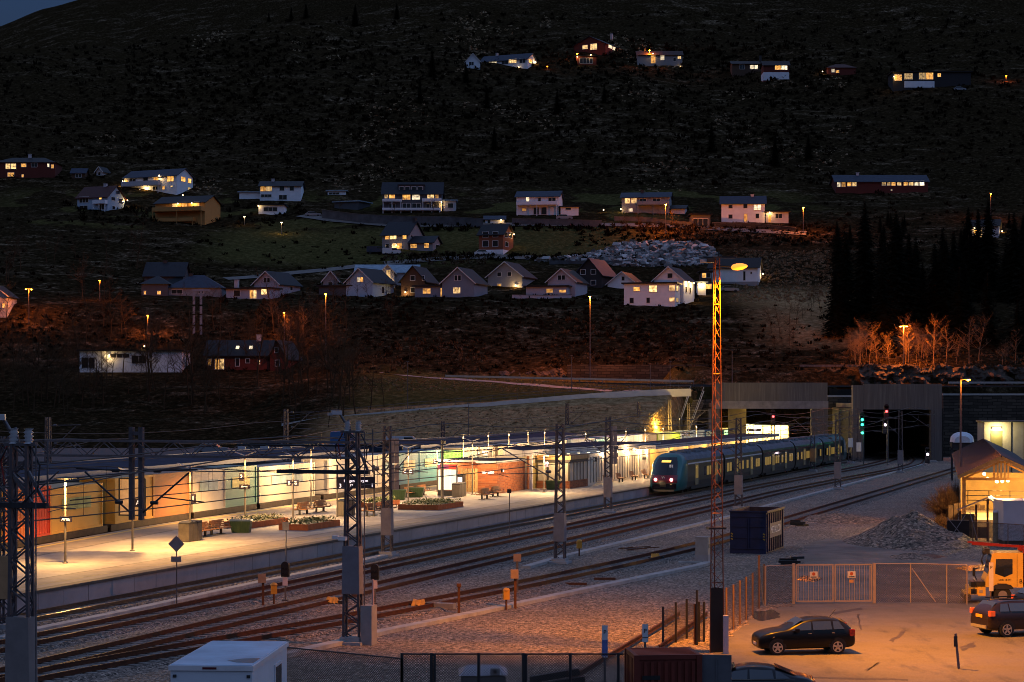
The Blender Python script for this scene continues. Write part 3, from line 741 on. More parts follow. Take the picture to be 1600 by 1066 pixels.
mb = MB(); mb.b2(0.01, 0.12, 1.0, 1.6, 1.95, 2.3); sg = mb.build('sign_box', M_black, h)
mb = MB(); mb.b2(0.125, 0.13, 1.2, 1.5, 2.02, 2.24); mb.build('sign_face', M_sgn, sg)
# ticket and map stand
t = TS('information_stand', 'lit timetable stand with magenta and red head beside the brick hut', 'stand', 177.5, -65.6)
mb = MB(); mb.b2(-0.9, 0.9, -0.12, 0.12, 0, 0.5); mb.b2(-0.95, -0.9, -.13, .13, 0, 2.9); mb.b2(0.9, 0.95, -.13, .13, 0, 2.9); mb.build('frame', M_dark, t)
mb = MB(); mb.b2(-0.9, 0.15, -0.14, 0.14, 2.45, 2.9); mb.build('head_panel', mat('magenta_panel', (0.3, 0.02, 0.12), 0.4, 0, 0, emit=(0.35, 0.02, 0.14), estr=.5), t)
mb = MB(); mb.b2(0.152, 0.9, -0.14, 0.14, 2.45, 2.9); mb.build('head_panel', mat('red_panel', (0.6, 0.02, 0.02), 0.4, 0, 0, emit=(0.8, 0.03, 0.02), estr=.6), t)
for x in (-0.6, 0, 0.6):
    mb = MB(); mb.b2(x - .26, x + .26, -0.13, 0.13, 0.55, 2.4); mb.build('poster', mat('lit_poster', (0.8, 0.8, 0.7), 0.5, 0, 0, emit=(1, .88, .6), estr=1.0), t)
t = TS('ticket_machine', 'dark ticket machine with a lit screen beside the timetable stand', 'ticket machine', 180.3, -65.3)
mb = MB(); mb.b2(-.35, .35, -.3, .3, 0, 1.9); mb.build('cabinet', M_black, t); mb = MB(); mb.b2(-.22, .22, -.33, -.305, 1.1, 1.6); mb.build('screen', M_sgn, t)

# waiting room
w = TS('waiting_room', 'long waiting room with dark flat roof, white slatted wall and glazed bay on the island platform', 'building', 191.4, -60.0)
mb = MB(); mb.prism([(-2.3, -1.6), (1.7, 36.3), (-6.2, 36.3), (-6.4, 4.6)], 3.66, 3.92); mb.build('roof', M_sroof, w)
mb = MB(); mb.bar((-2.3, -1.6, 3.62), (1.75, 36.4, 3.62), 0.1, 0.5); mb.bar((-2.35, -1.6, 3.55), (-6.4, 4.6, 3.55), 0.1, 0.66); mb.bar((1.72, 36.35, 3.62), (-6.2, 36.35, 3.62), .1, .5); mb.build('fascia', M_sfas, w)
mb = MB(); mb.prism([(-2.1, -1.3), (1.55, 36.0), (-6.0, 36.0), (-6.2, 4.7)], 3.33, 3.40); mb.build('soffit', M_panel, w)
mb = MB()
mb.b2(-5.8, -2.6, 0.4, 9.5, 0, 3.3)                      # recessed entrance wall
mb.b2(0.2, 0.9, 9.9, 10.1, 0, 3.3); mb.b2(-5.8, 0.86, 10.0, 30.5, 0, 3.3); mb.build('wall', M_panel, w)
mb = MB(); mb.b2(-2.58, -2.5, 0.4, 1.6, 0, 3.3); mb.b2(-2.58, -2.5, 4.6, 6.0, 0, 3.3); mb.build('brick_pier', M_brick, w)
mb = MB(); mb.b2(-2.58, -2.52, 1.9, 4.2, 0, 2.5); mb.build('door', mat('entrance_glass', (0.42, 0.33, 0.13), 0.3, 0, 0.1, 1), w)
for (x, y) in ((-2.0, 0.0), (0.5, 7.4)):
    mb = MB(); mb.b2(x - .13, x + .13, y - .13, y + .13, 0, 3.4); mb.build('column', M_white, w)
bay = MB(); bay.b2(-2.4, 1.05, 3.0, 9.4, 0, 0.75); bo = bay.build('bay_base', M_brick, w)
mb = MB(); mb.b2(-2.3, 0.98, 3.1, 9.3, 0.76, 2.55); mb.build('bay_glass', M_frost, bo)
mb = MB(); mb.b2(-2.4, 1.1, 2.95, 9.45, 2.56, 2.85)
for y in (3.05, 4.6, 5.7, 6.8, 7.9, 9.35): mb.b2(0.96, 1.04, y - .07, y + .07, 0.76, 2.56)
for x in (-1.2, 0.0, 0.98): mb.b2(x - .12, x + .06, 3.02, 3.1, .76, 2.56)
mb.build('bay_frame', M_slat, bo)
mb = MB(); mb.b2(-2.35, 1.2, 2.9, 9.5, 2.86, 3.3); mb.build('bay_fascia', mat('bay_wood', (0.42, 0.27, 0.12), .6, 0, .2, 3), bo)
mb = MB()
for i in range(19):
    y = 11.0 + i * 1.02; mb.b2(0.862, 0.885, y, y + 0.2, 0.25, 2.55 if i > 4 else 2.9)
mb.build('slat_strip', M_slat, w)
mb = MB(); mb.b2(0.5, 0.92, 30.6, 34.2, 0, 3.3); mb.build('end_wall', M_conc, w)
mb = MB(); mb.b2(0.921, 0.95, 31.6, 33.2, 2.0, 2.25); mb.build('wall_sign', M_black, w)
mb = MB()
for y in (1.5, 4.5, 7.5, 10.5, 13.5, 16.5, 19.5, 22.5, 25.5, 28.5, 31.5, 34): mb.tube((-0.9 + y * .06, y, 3.26), (-0.9 + y * .06, y, 3.325), 0.16, n=8)
mb.build('downlight', M_down, w)
for y in (1.5, 5.5, 10.5, 15.5, 20.5, 25.5, 30.5, 34): lamp((0.2 + y * .045, y, 3.1), 520, WL, 'POINT', 0.15, 'downlight_glow', w)
# second canopy
c2 = TS('platform_canopy', 'dark low canopy with glowing underside beside the passenger train', 'canopy', 221, -58.0)
mb = MB(); mb.b2(-4.8, 0.9, 0, 71, 3.42, 3.66); mb.build('roof', M_sroof, c2)
mb = MB(); mb.b2(0.9, 1.0, -.05, 71.05, 3.25, 3.68); mb.b2(-4.9, 1.0, -.12, -0.04, 3.25, 3.68); mb.build('fascia', M_sfas, c2)
mb = MB(); mb.b2(-3.0, -2.8, 6, 66, 0.0, 3.4); mb.build('back_wall', mat('ochre_boards', (0.5, 0.33, 0.09), .6, 0, .2, 2), c2)
for y in (0.6, 10, 20, 30, 40, 50, 60, 70):
    mb = MB(); mb.b2(-.1, .1, y - .1, y + .1, 0, 3.42); mb.build('post', M_panel, c2)
mb = MB()
for y in range(3, 70, 6): mb.b2(-1.2, -0.9, y, y + 2.2, 3.34, 3.41)
mb.build('tube_light', M_down, c2)
for y in (4, 13, 22, 31, 40, 49, 58, 67): lamp((-1.0, y, 3.1), 650, WL, 'POINT', 0.15, 'canopy_glow', c2)

# ------------------------------------------------------------------ benches, bins, planters
def make_bench(name='platform_bench'):
    t = thing(name, '', 'bench')
    for x in (-0.42, 0.42):
        mb = MB()
        for k in range(3): mb.b2(x - .26 + k * .18, x - .1 + k * .18, -0.95, 0.95, 0.43, 0.48)
        mb.build('seat', M_wood, t)
        mb = MB(); sg = 1 if x > 0 else -1
        for k in range(4): mb.bar((sg * (0.14 - k * 0.03), -0.95, 0.56 + k * .12), (sg * (0.14 - k * 0.03), 0.95, 0.56 + k * .12), 0.04, 0.1)
        mb.build('backrest', M_wood, t)
    for y in (-0.7, 0.7):
        mb = MB(); mb.b2(-.55, .55, y - .05, y + .05, 0.36, 0.43); mb.b2(-.07, .07, y - .06, y + .06, 0, 0.36); mb.b2(-.3, .3, y - .08, y + .08, 0, .03); mb.build('leg', M_dark, t)
        for sg in (-1, 1): mb = MB(); mb.path([(sg * .2, y, .47), (sg * .25, y, .68), (sg * .55, y, .68), (sg * .6, y, .47)], 0.022); mb.build('armrest', M_steel, t)
    return t
b0 = make_bench(); used = [False]
def bench(s, u, lab, rz=TR, grp='double benches on the platform'):
    loc = SU(s, u, PZ)
    if not used[0]: b0.location = loc; b0.rotation_euler[2] = rz; tag(b0, lab, None, grp); used[0] = True; return b0
    return copy_thing(b0, loc, rz, lab, grp)
def bpx(px, py, lab):
    s, u = toSU(G(px, py, PZ)); bench(s, u, lab)
bpx(313, 839, 'double wooden bench next to the nearest three section bin, nearer of its pair')
bpx(338, 835, 'double wooden bench beside the grit bin with blue reflecting lid, farther of its pair')
bpx(474, 804, 'double wooden bench behind the long planter, nearer one of its pair')
bpx(500, 800, 'double wooden bench behind the long planter, farther one of its pair')
bpx(579, 806, 'double wooden bench beside the latticed mast, nearer one of its pair')
bpx(604, 802, 'double wooden bench half hidden by the mast guard')
bpx(639, 777, 'double wooden bench touching the green grit bin, nearer one of its pair')
bpx(658, 774, 'double wooden bench with a green grit bin behind it, farther one of its pair')
bpx(757, 780, 'double wooden bench in front of the brick hut, nearer one of its pair')
bpx(774, 776, 'double wooden bench in front of the brick hut, farther one of its pair')
sb = thing('wall_bench', '', 'bench')
mb = MB(); [mb.b2(-.1 + k * .17, .05 + k * .17, -0.9, .9, .43, .48) for k in range(3)]; mb.build('seat', M_wood, sb)
mb = MB(); [mb.bar((-.16 - k * .03, -.9, .56 + k * .12), (-.16 - k * .03, .9, .56 + k * .12), .04, .1) for k in range(4)]; mb.build('backrest', M_wood, sb)
for y in (-.65, .65): mb = MB(); mb.b2(-.1, .35, y - .04, y + .04, .36, .43); mb.b2(.0, .14, y - .05, y + .05, 0, .36); mb.build('leg', M_dark, sb)
for i, (s, lab) in enumerate(((205.5, 'single sided bench by the slatted wall, hidden in part by a mast'), (210.5, 'single sided bench by the slatted wall, second from the mast'), (215.8, 'single sided bench by the slatted wall, third from the mast'), (221, 'single sided bench by the slatted wall, beside the concrete end panel'))):
    o = sb if i == 0 else copy_thing(sb, (0, 0, 0), 0)
    o.location = SU(s, -58.2, PZ); o.rotation_euler[2] = TR; tag(o, lab, None, 'benches along the slatted wall')

M_bin = mat('bin_steel', (0.115, 0.10, 0.085), 0.5, 0.4, 0.2, 3); M_grit = mat('grit_bin_green', (0.03, 0.065, 0.025), 0.5, 0, 0.15, 3)
def sort_bin(px, py, lab):
    p = G(px, py, PZ); t = thing('recycling_bin', lab, 'bin', p, TR, 'three section platform bins')
    for k in range(3):
        mb = MB(); y = k * 0.62; mb.b2(-.38, .38, y, y + .56, 0.06, 1.12); mb.b2(-.33, .33, y + .03, y + .53, 0, .06); c = mb.build('bin_section', M_bin, t)
        m2 = MB(); m2.yprism([(y + .02, 1.12), (y + .54, 1.12), (y + .54, 1.3), (y + .02, 1.22)], -.38, .38); m2.build('hood', M_dark, c)
sort_bin(287, 847, 'grey three section bin beside the nearest pair of benches')
sort_bin(534, 807, 'grey three section bin under the departure board')
sort_bin(712, 777, 'grey three section bin in front of the slatted gate')
def grit_bin(px, py, lab, m=M_grit, blue=False):
    p = G(px, py, PZ); t = thing('grit_bin', lab, 'grit bin', p, TR + .25, 'grit bins')
    mb = MB(); z1 = 0.78
    mb.add([(-.58, -.38, 0), (.58, -.38, 0), (.58, .38, 0), (-.58, .38, 0), (-.7, -.45, z1), (.7, -.45, z1), (.7, .45, z1), (-.7, .45, z1)], [(0,3,2,1),(0,1,5,4),(1,2,6,5),(2,3,7,6),(3,0,4,7)])
    for i in range(8): mb.bar((-.56 + i * .16, -.4, .06), (-.62 + i * .177, -.45, z1 - .04), .05, .04)
    mb.build('tub', m, t)
    l = MB(); l.xprism([(-.76, z1), (.76, z1), (.72, z1 + .12), (-.72, z1 + .12)], -.5, .5); l.build('lid', mat('bin_lid_sky_tint', (0.14, 0.22, 0.3), .25, 0, .1, 2) if blue else m, t)  # blue variant: the sky's reflection is put into the lid colour
grit_bin(377, 832, 'dark green grit bin with blue reflection on its lid in front of the small planter', blue=True)
grit_bin(622, 781, 'green grit bin at the end of a bench pair')
grit_bin(650, 777, 'green grit bin half hidden behind a bench')
grit_bin(864, 765, 'green grit bin under the waiting room roof')
M_leafp = mat('planter_leaves', (0.11, 0.13, 0.025), 0.7, 0, 0.5, 6)
def planter(s0, s1, u0, u1, lab, hh=0.42):
    t = TS('planter', lab, 'planter', s0, u1, PZ, 'rust red planters'); L = s1 - s0; Wd = u1 - u0
    mb = MB(); mb.b2(-Wd, 0, 0, .06, 0, hh); mb.b2(-Wd, 0, L - .06, L, 0, hh); mb.b2(-.06, 0, .06, L - .06, 0, hh); mb.b2(-Wd, -Wd + .06, .06, L - .06, 0, hh); mb.build('box', M_corten, t)
    mb = MB(); mb.b2(-Wd + .06, -.06, .06, L - .06, hh - .12, hh - .08); mb.build('soil', M_dark, t)
    mb = MB()
    for i in range(int(L * Wd * 95)):
        x, y = R.uniform(-Wd + .1, -.1), R.uniform(.1, L - .1); z = hh - .1 + R.uniform(0.02, .34); a = R.uniform(0, 6.28); q = R.uniform(.05, .12)
        d = Vector((math.cos(a), math.sin(a), R.uniform(-.2, .9))) * q; e = Vector((-math.sin(a), math.cos(a), R.uniform(-.3, .3))) * q * .5; c = Vector((x, y, z))
        mb.add([c, c + d + e, c + d * 2, c + d - e], [(0, 1, 2, 3)])
    mb.build('foliage', M_leafp, t)
planter(129.2, 134.8, -60.2, -58.0, 'long rust red planter in front of the post with two B signs')
planter(155.0, 161.0, -61.6, -58.1, 'largest rust red planter near the brick hut')
planter(156.4, 162.0, -66.0, -64.2, 'small rust red planter behind the latticed mast')
planter(130.2, 136.2, -64.9, -62.7, 'rust red planter behind the dark grit bin')

# ------------------------------------------------------------------ platform lamp posts and signs
M_pole = mat('lamp_post_grey', (0.13, 0.115, 0.10), 0.5, 0.4, 0.15, 3)
M_porc2 = mat('lamp_arm_grey', (.42, .43, .46), .4, .1, .1, 3)
M_sign = mat('sign_dark_blue', (0.012, 0.010, 0.022), 0.4, 0, 0)
M_ltr = mat('sign_white', (0.8, 0.8, 0.8), 0.5, 0, 0, emit=(1, .95, 1), estr=0.5)
def lamp_post(px, py, lab, hgt=4.9, power=420, thick=0.07, group='platform lamp posts', head='bulb'):
    p = G(px, py, PZ); t = thing('platform_lamp', lab, 'lamp post', p, TR, group)
    mb = MB(); mb.tube((0, 0, 0), (0, 0, hgt), thick, thick * .8, 8); mb.lathe([(.16, 0), (.16, .05), (.08, .08)], 8); mb.build('post', M_pole, t)
    if head == 'arm':
        for sg in (-1, 1): mb = MB(); mb.bar((sg * .05, 0, hgt), (sg * .85, -.1, hgt + .28), .2, .06); mb.build('lamp_arm', M_porc2, t)
        lamp((0.5, -.9 if px != 207 else .9, hgt - .05), power * (9.0 if px < 370 else 10.5), WLL if px < 420 else WL, 'SPOT', 0.15, 'platform_glow', t, (0, 0, -1), 152, .4)
        return t
    mb = MB(); mb.lathe([(.04, hgt - .36), (.06, hgt - .32), (.06, hgt - .14), (.03, hgt - .1)], 8); mb.build('lamp', M_bulb, t)
    mb = MB(); mb.lathe([(.62, hgt + .10), (.66, hgt + .12), (.3, hgt + .2), (.03, hgt + .22)], 14); mb.build('reflector_plate', M_dark, t)
    if power: lamp((0.5, -.6, hgt - (1.7 if 'far side' in lab else .6)), power * (7.5 if px < 420 else 6.0), WLL if px < 420 else WL, 'POINT', 0.12, 'platform_glow', t)
    return t
def panel_sign(t, txt, x, z, w, h, size, y=-.1, name='sign_panel'):
    mb = MB(); mb.b2(x - w / 2, x + w / 2, y - .03, y + .03, z - h / 2, z + h / 2); sp_ = mb.build(name, M_sign, t)
    if txt: lettering(txt, size, M_ltr, sp_, (x, y - .036, z), (rad(90), 0, 0))
    return sp_
l1 = lamp_post(102, 880, 'lamp post with a dark station name sign at the near end of the platform', 4.6, 520); panel_sign(l1, 'Arna', 0.1, 2.45, 0.75, .3, .26)
l2 = lamp_post(207, 861, 'lamp post carrying a tall framed poster case', 4.7, 520, head='arm')
mb = MB(); [mb.b2(x - .05, x + .05, -.08, .02, 2.1, 4.35) for x in (-.85, .85)]; mb.b2(-.85, .85, -.08, .02, 2.1, 2.18); mb.b2(-.85, .85, -.08, .02, 4.3, 4.38); mb.build('poster_frame', M_black, l2)
mb = MB(); mb.b2(-.8, .8, -.05, .0, 2.18, 4.3); mb.build('poster', mat('faded_poster', (0.42, 0.34, 0.24), .6, 0, .3, 1.5), l2)
panel_sign(l2, 'A', .45, 2.9, .5, .5, .4, -.12)
l3 = lamp_post(297, 846, 'lamp post with a small track number plate beside the three section bin', 4.7, 480, head='arm'); panel_sign(l3, '1', .28, 2.75, .34, .62, .4)
l4 = lamp_post(383, 812, 'lamp post rising from the planter with a station name sign', 4.8, 480, head='arm'); panel_sign(l4, '2', -.25, 3.2, .36, .6, .4); panel_sign(l4, 'Arna', 0, 2.45, .85, .36, .28)
l5 = lamp_post(458, 812, 'lamp post with a pair of square B signs', 4.8, 420, head='arm'); panel_sign(l5, 'B', -.27, 2.75, .44, .46, .36); panel_sign(l5, 'B', .27, 2.75, .44, .46, .36)
l6 = lamp_post(638, 787, 'lamp post with a pair of square C signs', 4.8, 420, head='arm'); panel_sign(l6, 'C', -.27, 2.75, .46, .48, .38); panel_sign(l6, 'C', .27, 2.75, .46, .48, .38)
l7 = lamp_post(683, 768, 'thin yellow lit lamp post in front of the blue green containers', 4.0, 380, .05); panel_sign(l7, '2', -.2, 2.9, .3, .5, .34)
lamp_post(738, 773, 'lamp post at the corner of the brick hut', 5.0, 380, head='arm')
l9 = lamp_post(850, 770, 'lamp post with a blue plate before the waiting room entrance', 3.6, 380, .06); panel_sign(l9, '', .3, 2.7, .35, .5, .3)
p_ = G(691, 780, PZ); t = thing('camera_pole', 'thick dark pole without a lamp beside the timetable stand', 'pole', p_, TR)
mb = MB(); mb.tube((0, 0, 0), (0, 0, 5.3), .15, .13, 10); mb.build('pole', M_pole, t); mb = MB(); mb.box((.2, -.2, 5.1), (.25, .45, .2)); mb.build('camera', M_black, t)
for i, (px, lab) in enumerate(((486, 'far side lamp before the cream container beside the B signs'), (559, 'far side lamp behind the departure board'), (724, 'first far side lamp, above the green container'), (763, 'second far side lamp, beside the track number display'), (795, 'third far side lamp, above the hut roof'), (825, 'fourth far side lamp, above the waiting room'), (851, 'fifth far side lamp, behind the waiting room'), (915, 'sixth far side lamp by the ice blue container'), (978, 'seventh far side lamp by the ice blue container'), (1008, 'eighth far side lamp by the grey container'), (1036, 'ninth far side lamp by the lime container'), (1088, 'tenth far side lamp below the stairs'))):
    s = s_at(px, lambda q: fu(q) + 2.6); pp = SU(s, fu(s) + 2.6, PZ); pxx = 800 + 3200 * pp.x / pp.y; pyy = 615 + 3200 * (HC - PZ) / pp.y
    lamp_post(pxx, pyy, lab, 5.1 if i < 7 else 4.6, 300 if i > 1 else 420)
# hanging departure boards
def board(pa, pb, z0, z1, lab, lines):
    a, b = Vector(pa), Vector(pb); d = b - a; L = d.length; rz = math.atan2(d.y, d.x)
    t = thing('departure_board', lab, 'display', (a.x, a.y, PZ), rz)
    for x in (0.05, L - .05): mb = MB(); mb.tube((x, 0, 0), (x, 0, z1 + .9), .07, n=8); mb.build('post', M_pole, t)
    mb = MB(); mb.b2(0, L, -.14, .14, z0, z1); bd = mb.build('display_case', M_sign, t)
    for txt, x, z, sz in lines: lettering(txt, sz, M_sgn, bd, (x, -.15, z), (rad(90), 0, 0))
a, b = G(526, 808, PZ), G(585, 790, PZ)
b = a + (b - a).normalized() * 0 + Vector((2.85, 0.9, 0)); 
board((a.x, a.y, PZ), (b.x, b.y, PZ), 2.15, 3.05, 'wide dark departure board with lit lines for tracks 3 and 1 between two posts', [('3', .25, 2.38, .42), ('Bergen', 0.95, 2.75, .3), ('10:12', .95, 2.4, .26), ('Bergen', 2.0, 2.75, .3), ('1', 2.75, 2.38, .42)])
def small_board(px, py, w_, h_, Y, lab):
    p = P(px, py, Y); t = thing('track_display', lab, 'display', (p.x, p.y, PZ), TR)
    zc = p.z - PZ; mb = MB(); mb.tube((-w_ * .4, .1, 0), (-w_ * .4, .1, zc + h_), .06, n=8); mb.build('post', M_pole, t)
    mb = MB(); mb.b2(-w_ / 2, w_ / 2, -.1, .06, zc - h_ / 2, zc + h_ / 2); c = mb.build('display_case', M_sign, t)
    lettering('3', h_ * .6, M_sgn, c, (-w_ * .38, -.12, zc - .05), (rad(90), 0, 0))
    lettering('Bergen', h_ * .36, M_sgn, c, (w_ * .1, -.12, zc + h_ * .16), (rad(90), 0, 0)); lettering('Arna', h_ * .3, M_sgn, c, (w_ * .1, -.12, zc - h_ * .22), (rad(90), 0, 0))
small_board(757, 708, 1.6, 0.75, 214, 'dark track display with white text above the brick hut roof')
small_board(920, 690, 1.0, 0.45, 250, 'small lit track display over the waiting room roof')
small_board(1072, 678, 1.2, 0.6, 300, 'bright lit track display near the foot of the stairs')
small_board(1178, 672, 2.2, 0.45, 312, 'row of four bright display heads under the bridge')
for px, py, Y, lab in ((891, 720, 209, 'small dark plate hanging under the waiting room eave'), (924, 718, 212, 'wide dark plate hanging under the waiting room eave'), (962, 711, 216, 'dark direction plate in front of the slatted wall')):
    p = P(px, py, Y); t = thing('hanging_sign', lab, 'sign', (p.x, p.y, p.z), TR); mb = MB(); ww = 1.2 if 'wide' in lab else .5; mb.b2(-ww / 2, ww / 2, -.05, .05, -.22, .22); c = mb.build('sign_panel', M_sign, t)
    m2 = MB(); m2.b2(-ww * .3, ww * .3, -.06, -.052, -.1, .1); m2.build('pictogram', M_ltr, t); m2 = MB(); m2.tube((0, 0, .22), (0, 0, 3.9 - p.z + .2), .025, n=6); m2.build('hanger', M_dark, t)

# thin sign posts by the platform wall
def post_sign(px, py, h, lab, shape='box', m=None, name='track_sign', w=.4, hh=.5, cat='sign'):
    p = G(px, py, GZ); t = thing(name, lab, cat, p, TR * .5)
    mb = MB(); mb.tube((0, 0, 0), (0, 0, h), .035, n=6); mb.build('post', M_steel, t)
    mb = MB()
    if shape == 'diamond': mb.yprism([(0, 0)] * 0 or [(-.02, h - .42), (.02, h - .42), (.02, h + .0), (-.02, h)], -.01, .01); mb = MB(); mb.add([(0, -.06, h - .42), (.42, -.06, h), (0, -.06, h + .42), (-.42, -.06, h), (0, -.03, h - .42), (.42, -.03, h), (0, -.03, h + .42), (-.42, -.03, h)], [(0,1,2,3),(7,6,5,4),(0,4,5,1),(1,5,6,2),(2,6,7,3),(3,7,4,0)])
    else: mb.b2(-w / 2, w / 2, -.1, -.03, h - hh, h)
    mb.build('sign_plate', m or M_steel, t)
    return t
M_plate = mat('grey_plate', (0.25, 0.24, 0.25), .5, .2, .2, 3)
t = post_sign(276, 944, 3.0, 'grey diamond shaped sign on a tall thin post before the platform', 'diamond', M_plate)
mb = MB(); mb.b2(-.26, .26, -.1, -.05, 2.1, 2.38); mb.build('sub_plate', M_plate, t)
post_sign(447, 887, 2.75, 'small grey plate on a thin post in front of the long planter', m=M_plate)
post_sign(796, 836, 3.4, 'small dark square plate on a tall thin post before the brick hut', m=M_dark, w=.3, hh=.3)
# ------------------------------------------------------------------ overhead line masts
M_lat = mat('lattice_steel', (0.095, 0.08, 0.088), 0.6, 0.3, 0.3, 3.0)
M_ins = mat('insulator_brown', (0.06, 0.025, 0.02), 0.3, 0, 0.1, 3)
def lattice(mb, h, wb, wt, z0=0.0, n=None, leg=0.09, dep=0.34, rod=0.045):
    n = n or int((h - z0) / 0.42)
    wd = lambda z: wb + (wt - wb) * z / h
    for sx in (-1, 1):
        for sy in (-1, 1):
            mb.bar((sx * wd(z0) / 2, sy * dep / 2 * wd(z0) / wb, z0), (sx * wd(h) / 2, sy * dep / 2 * wd(h) / wb, h), leg, leg)
    for i in range(n):
        za, zb = z0 + (h - z0) * i / n, z0 + (h - z0) * (i + 1) / n
        k = 1 if i % 2 else -1
        for sy in (-1, 1):
            mb.bar((-k * wd(za) / 2, sy * dep / 2 * wd(za) / wb, za), (k * wd(zb) / 2, sy * dep / 2 * wd(zb) / wb, zb), rod, rod)
        for sx in (-1, 1):
            mb.bar((sx * wd(za) / 2, -k * dep / 2 * wd(za) / wb, za), (sx * wd(zb) / 2, k * dep / 2 * wd(zb) / wb, zb), rod, rod)
def cantilever(t, side, reach, z=6.6):
    """tubes that hold the contact wire, from the mast out to the track"""
    mb = MB(); x0 = side * .25
    tip = (side * reach, 0, 6.9)
    mb.tube((x0, 0, 7.2), (side * (reach + .2), 0, 7.25), .035, n=6); mb.tube((x0, 0, 5.1), (side * (reach - .35), 0, 7.1), .038, n=6)
    mb.tube((side * .9, 0, 5.55), (side * (reach + .5), 0, 5.45), .028, n=6); mb.tube((side * (reach - .1), 0, 5.47), (side * (reach - .9), 0, 5.28), .018, n=5)
    for x, zz in ((side * .7, 7.2), (side * .75, 5.65)): mb.tube((x - .16, 0, zz), (x + .16, 0, zz), .085, n=8)
    return mb.build('cantilever_arm', M_steel, t)
def mast(loc, h, lab, wb=0.62, wt=0.40, guard=(1.35, 3.1), arms=(), gm=None, rz=TR, box=None, gscale=1.06):
    t = thing('catenary_mast', lab, 'mast', loc, rz, 'overhead line masts')
    mb = MB(); lattice(mb, h, wb, wt); mb.build('lattice_post', M_lat, t)
    mb = MB(); mb.b2(-.6, .6, -.6, .6, -.1, .12); mb.b2(-.45, .45, -.35, .35, .12, .3); mb.build('footing', M_conc, t)
    if guard:
        g = MB(); a, b = guard; wd = lambda z: (wb + (wt - wb) * z / h) * gscale + .1
        g.add([(sx * wd(z) / 2, sy * (.24), z) for z in (a, b) for sx, sy in ((-1,-1),(1,-1),(1,1),(-1,1))], [(0,1,5,4),(1,2,6,5),(2,3,7,6),(3,0,4,7),(4,5,6,7),(3,2,1,0)])
        g.build('climbing_guard', gm or M_guard, t)
    for a in arms: cantilever(t, *a)
    if box:
        mb = MB(); mb.b2(*box); mb.build('equipment_box', M_guard, t)
    return t
def mpx(px, py, h, lab, **k):
    return mast(G(px, py, GZ), h, lab, **k)
mA = mast(SU(52.9, -33.0, GZ), 9.0, 'nearest lattice mast at the picture edge, with crossarm and insulators on top', .72, .5, (1.4, 3.9), gm=mat('guard_dark', (0.2, 0.18, 0.18), .6, .2, .15, 2))
mB = mpx(551, 1006, 8.9, 'large lattice mast in the middle foreground with grey cabinet at its foot', wb=.72, wt=.45, guard=(2.1, 4.1), gm=mat('guard_grey', (0.2, 0.19, 0.215), .6, .2, .15, 2))
mC = mpx(10, 985, 8.6, 'lattice mast with orange lit guard beside the near end of the platform', wb=.5, wt=.4, guard=(1.4, 3.3), gm=mat('guard_orange_lit', (0.42, 0.24, 0.12), .6, .1, .15, 2), arms=((1, 3.0),))  # copy of the guard steel with orange light put into its colour
mpx(605, 869, 8.4, 'lattice mast with flat panels and a beige guard in front of the platform', arms=((1, 2.3), (-1, 3.0)))
mpx(875, 880, 8.6, 'lattice mast with a pinkish guard between gravel tracks in the middle of the yard', arms=((-1, 4.2),))
mpx(950, 801, 8.4, 'lattice mast with panels near the nose of the passenger train', arms=((1, 2.3), (-1, 3.0)))
mpx(1154, 796, 8.3, 'lattice mast in front of the passenger train behind the navy skip', arms=((-1, 3.4),))
mpx(1309, 765, 8.2, 'slender lattice mast past the navy skip', arms=((-1, 3.2),), guard=(1.2, 3.0))
mpx(1270, 737, 8.3, 'lattice mast with an orange lit guard at the tail of the passenger train', arms=((1, 2.3), (-1, 3.0)), gm=mat('guard_orange_lit', (0.42, 0.24, 0.12)))
mpx(1329, 724, 7.8, 'lattice mast next to the green signal mast', arms=((1, 2.3),), guard=(2.4, 3.8), gm=M_white)
mpx(1407, 739, 8.2, 'slender lattice mast in front of the tunnel mouth', arms=((-1, 3.0),), guard=(1.2, 3.0))
mpx(1458, 722, 8.0, 'lattice mast beside the tunnel portal pillar', arms=((-1, 3.6),), guard=None)
# flat instrument panels on the two masts by the platform
for lab_px, hi in ((605, 1), (950, 0)):
    for o in bpy.data.objects:
        if o.get('label', '').startswith('lattice mast with flat panels' if hi else 'lattice mast with panels near'):
            for z0, z1 in ((4.3, 5.9), (6.0, 7.6)):
                mb = MB(); mb.b2(.22, .5, -.06, .0, z0, z1); mb.b2(.53, .82, -.06, 0, z0, z1); mb.build('mesh_panel', M_guard, o)
# far masts beyond the container train
for px, py, Y, h, lab in ((75, 652, 175, 7.9, 'thin tapering mast behind the long canopy at the picture edge'), (447, 640, 215, 7.5, 'tapering lattice mast among the bare trees'), (692, 658, 268, 8.0, 'twin lattice mast rising behind the canopy'), (886, 630, 318, 8.6, 'lattice mast in front of the dry bank, nearest to the waiting room'),
                           (998, 628, 322, 8.8, 'lattice mast in front of the lit bank, middle one'), (1047, 624, 326, 8.6, 'plain pole mast in front of the lit bank'), (1076, 630, 326, 8.4, 'lattice mast between the two stair rails'), (1286, 640, 318, 8.2, 'lattice mast under the bridge edge with yellow lit side')):
    p = P(px, py, Y); mast((p.x, p.y, p.z - h), h, lab, .5, .34, None, arms=((1, 3.0),) if 'lattice' in lab or 'thin' in lab else ())

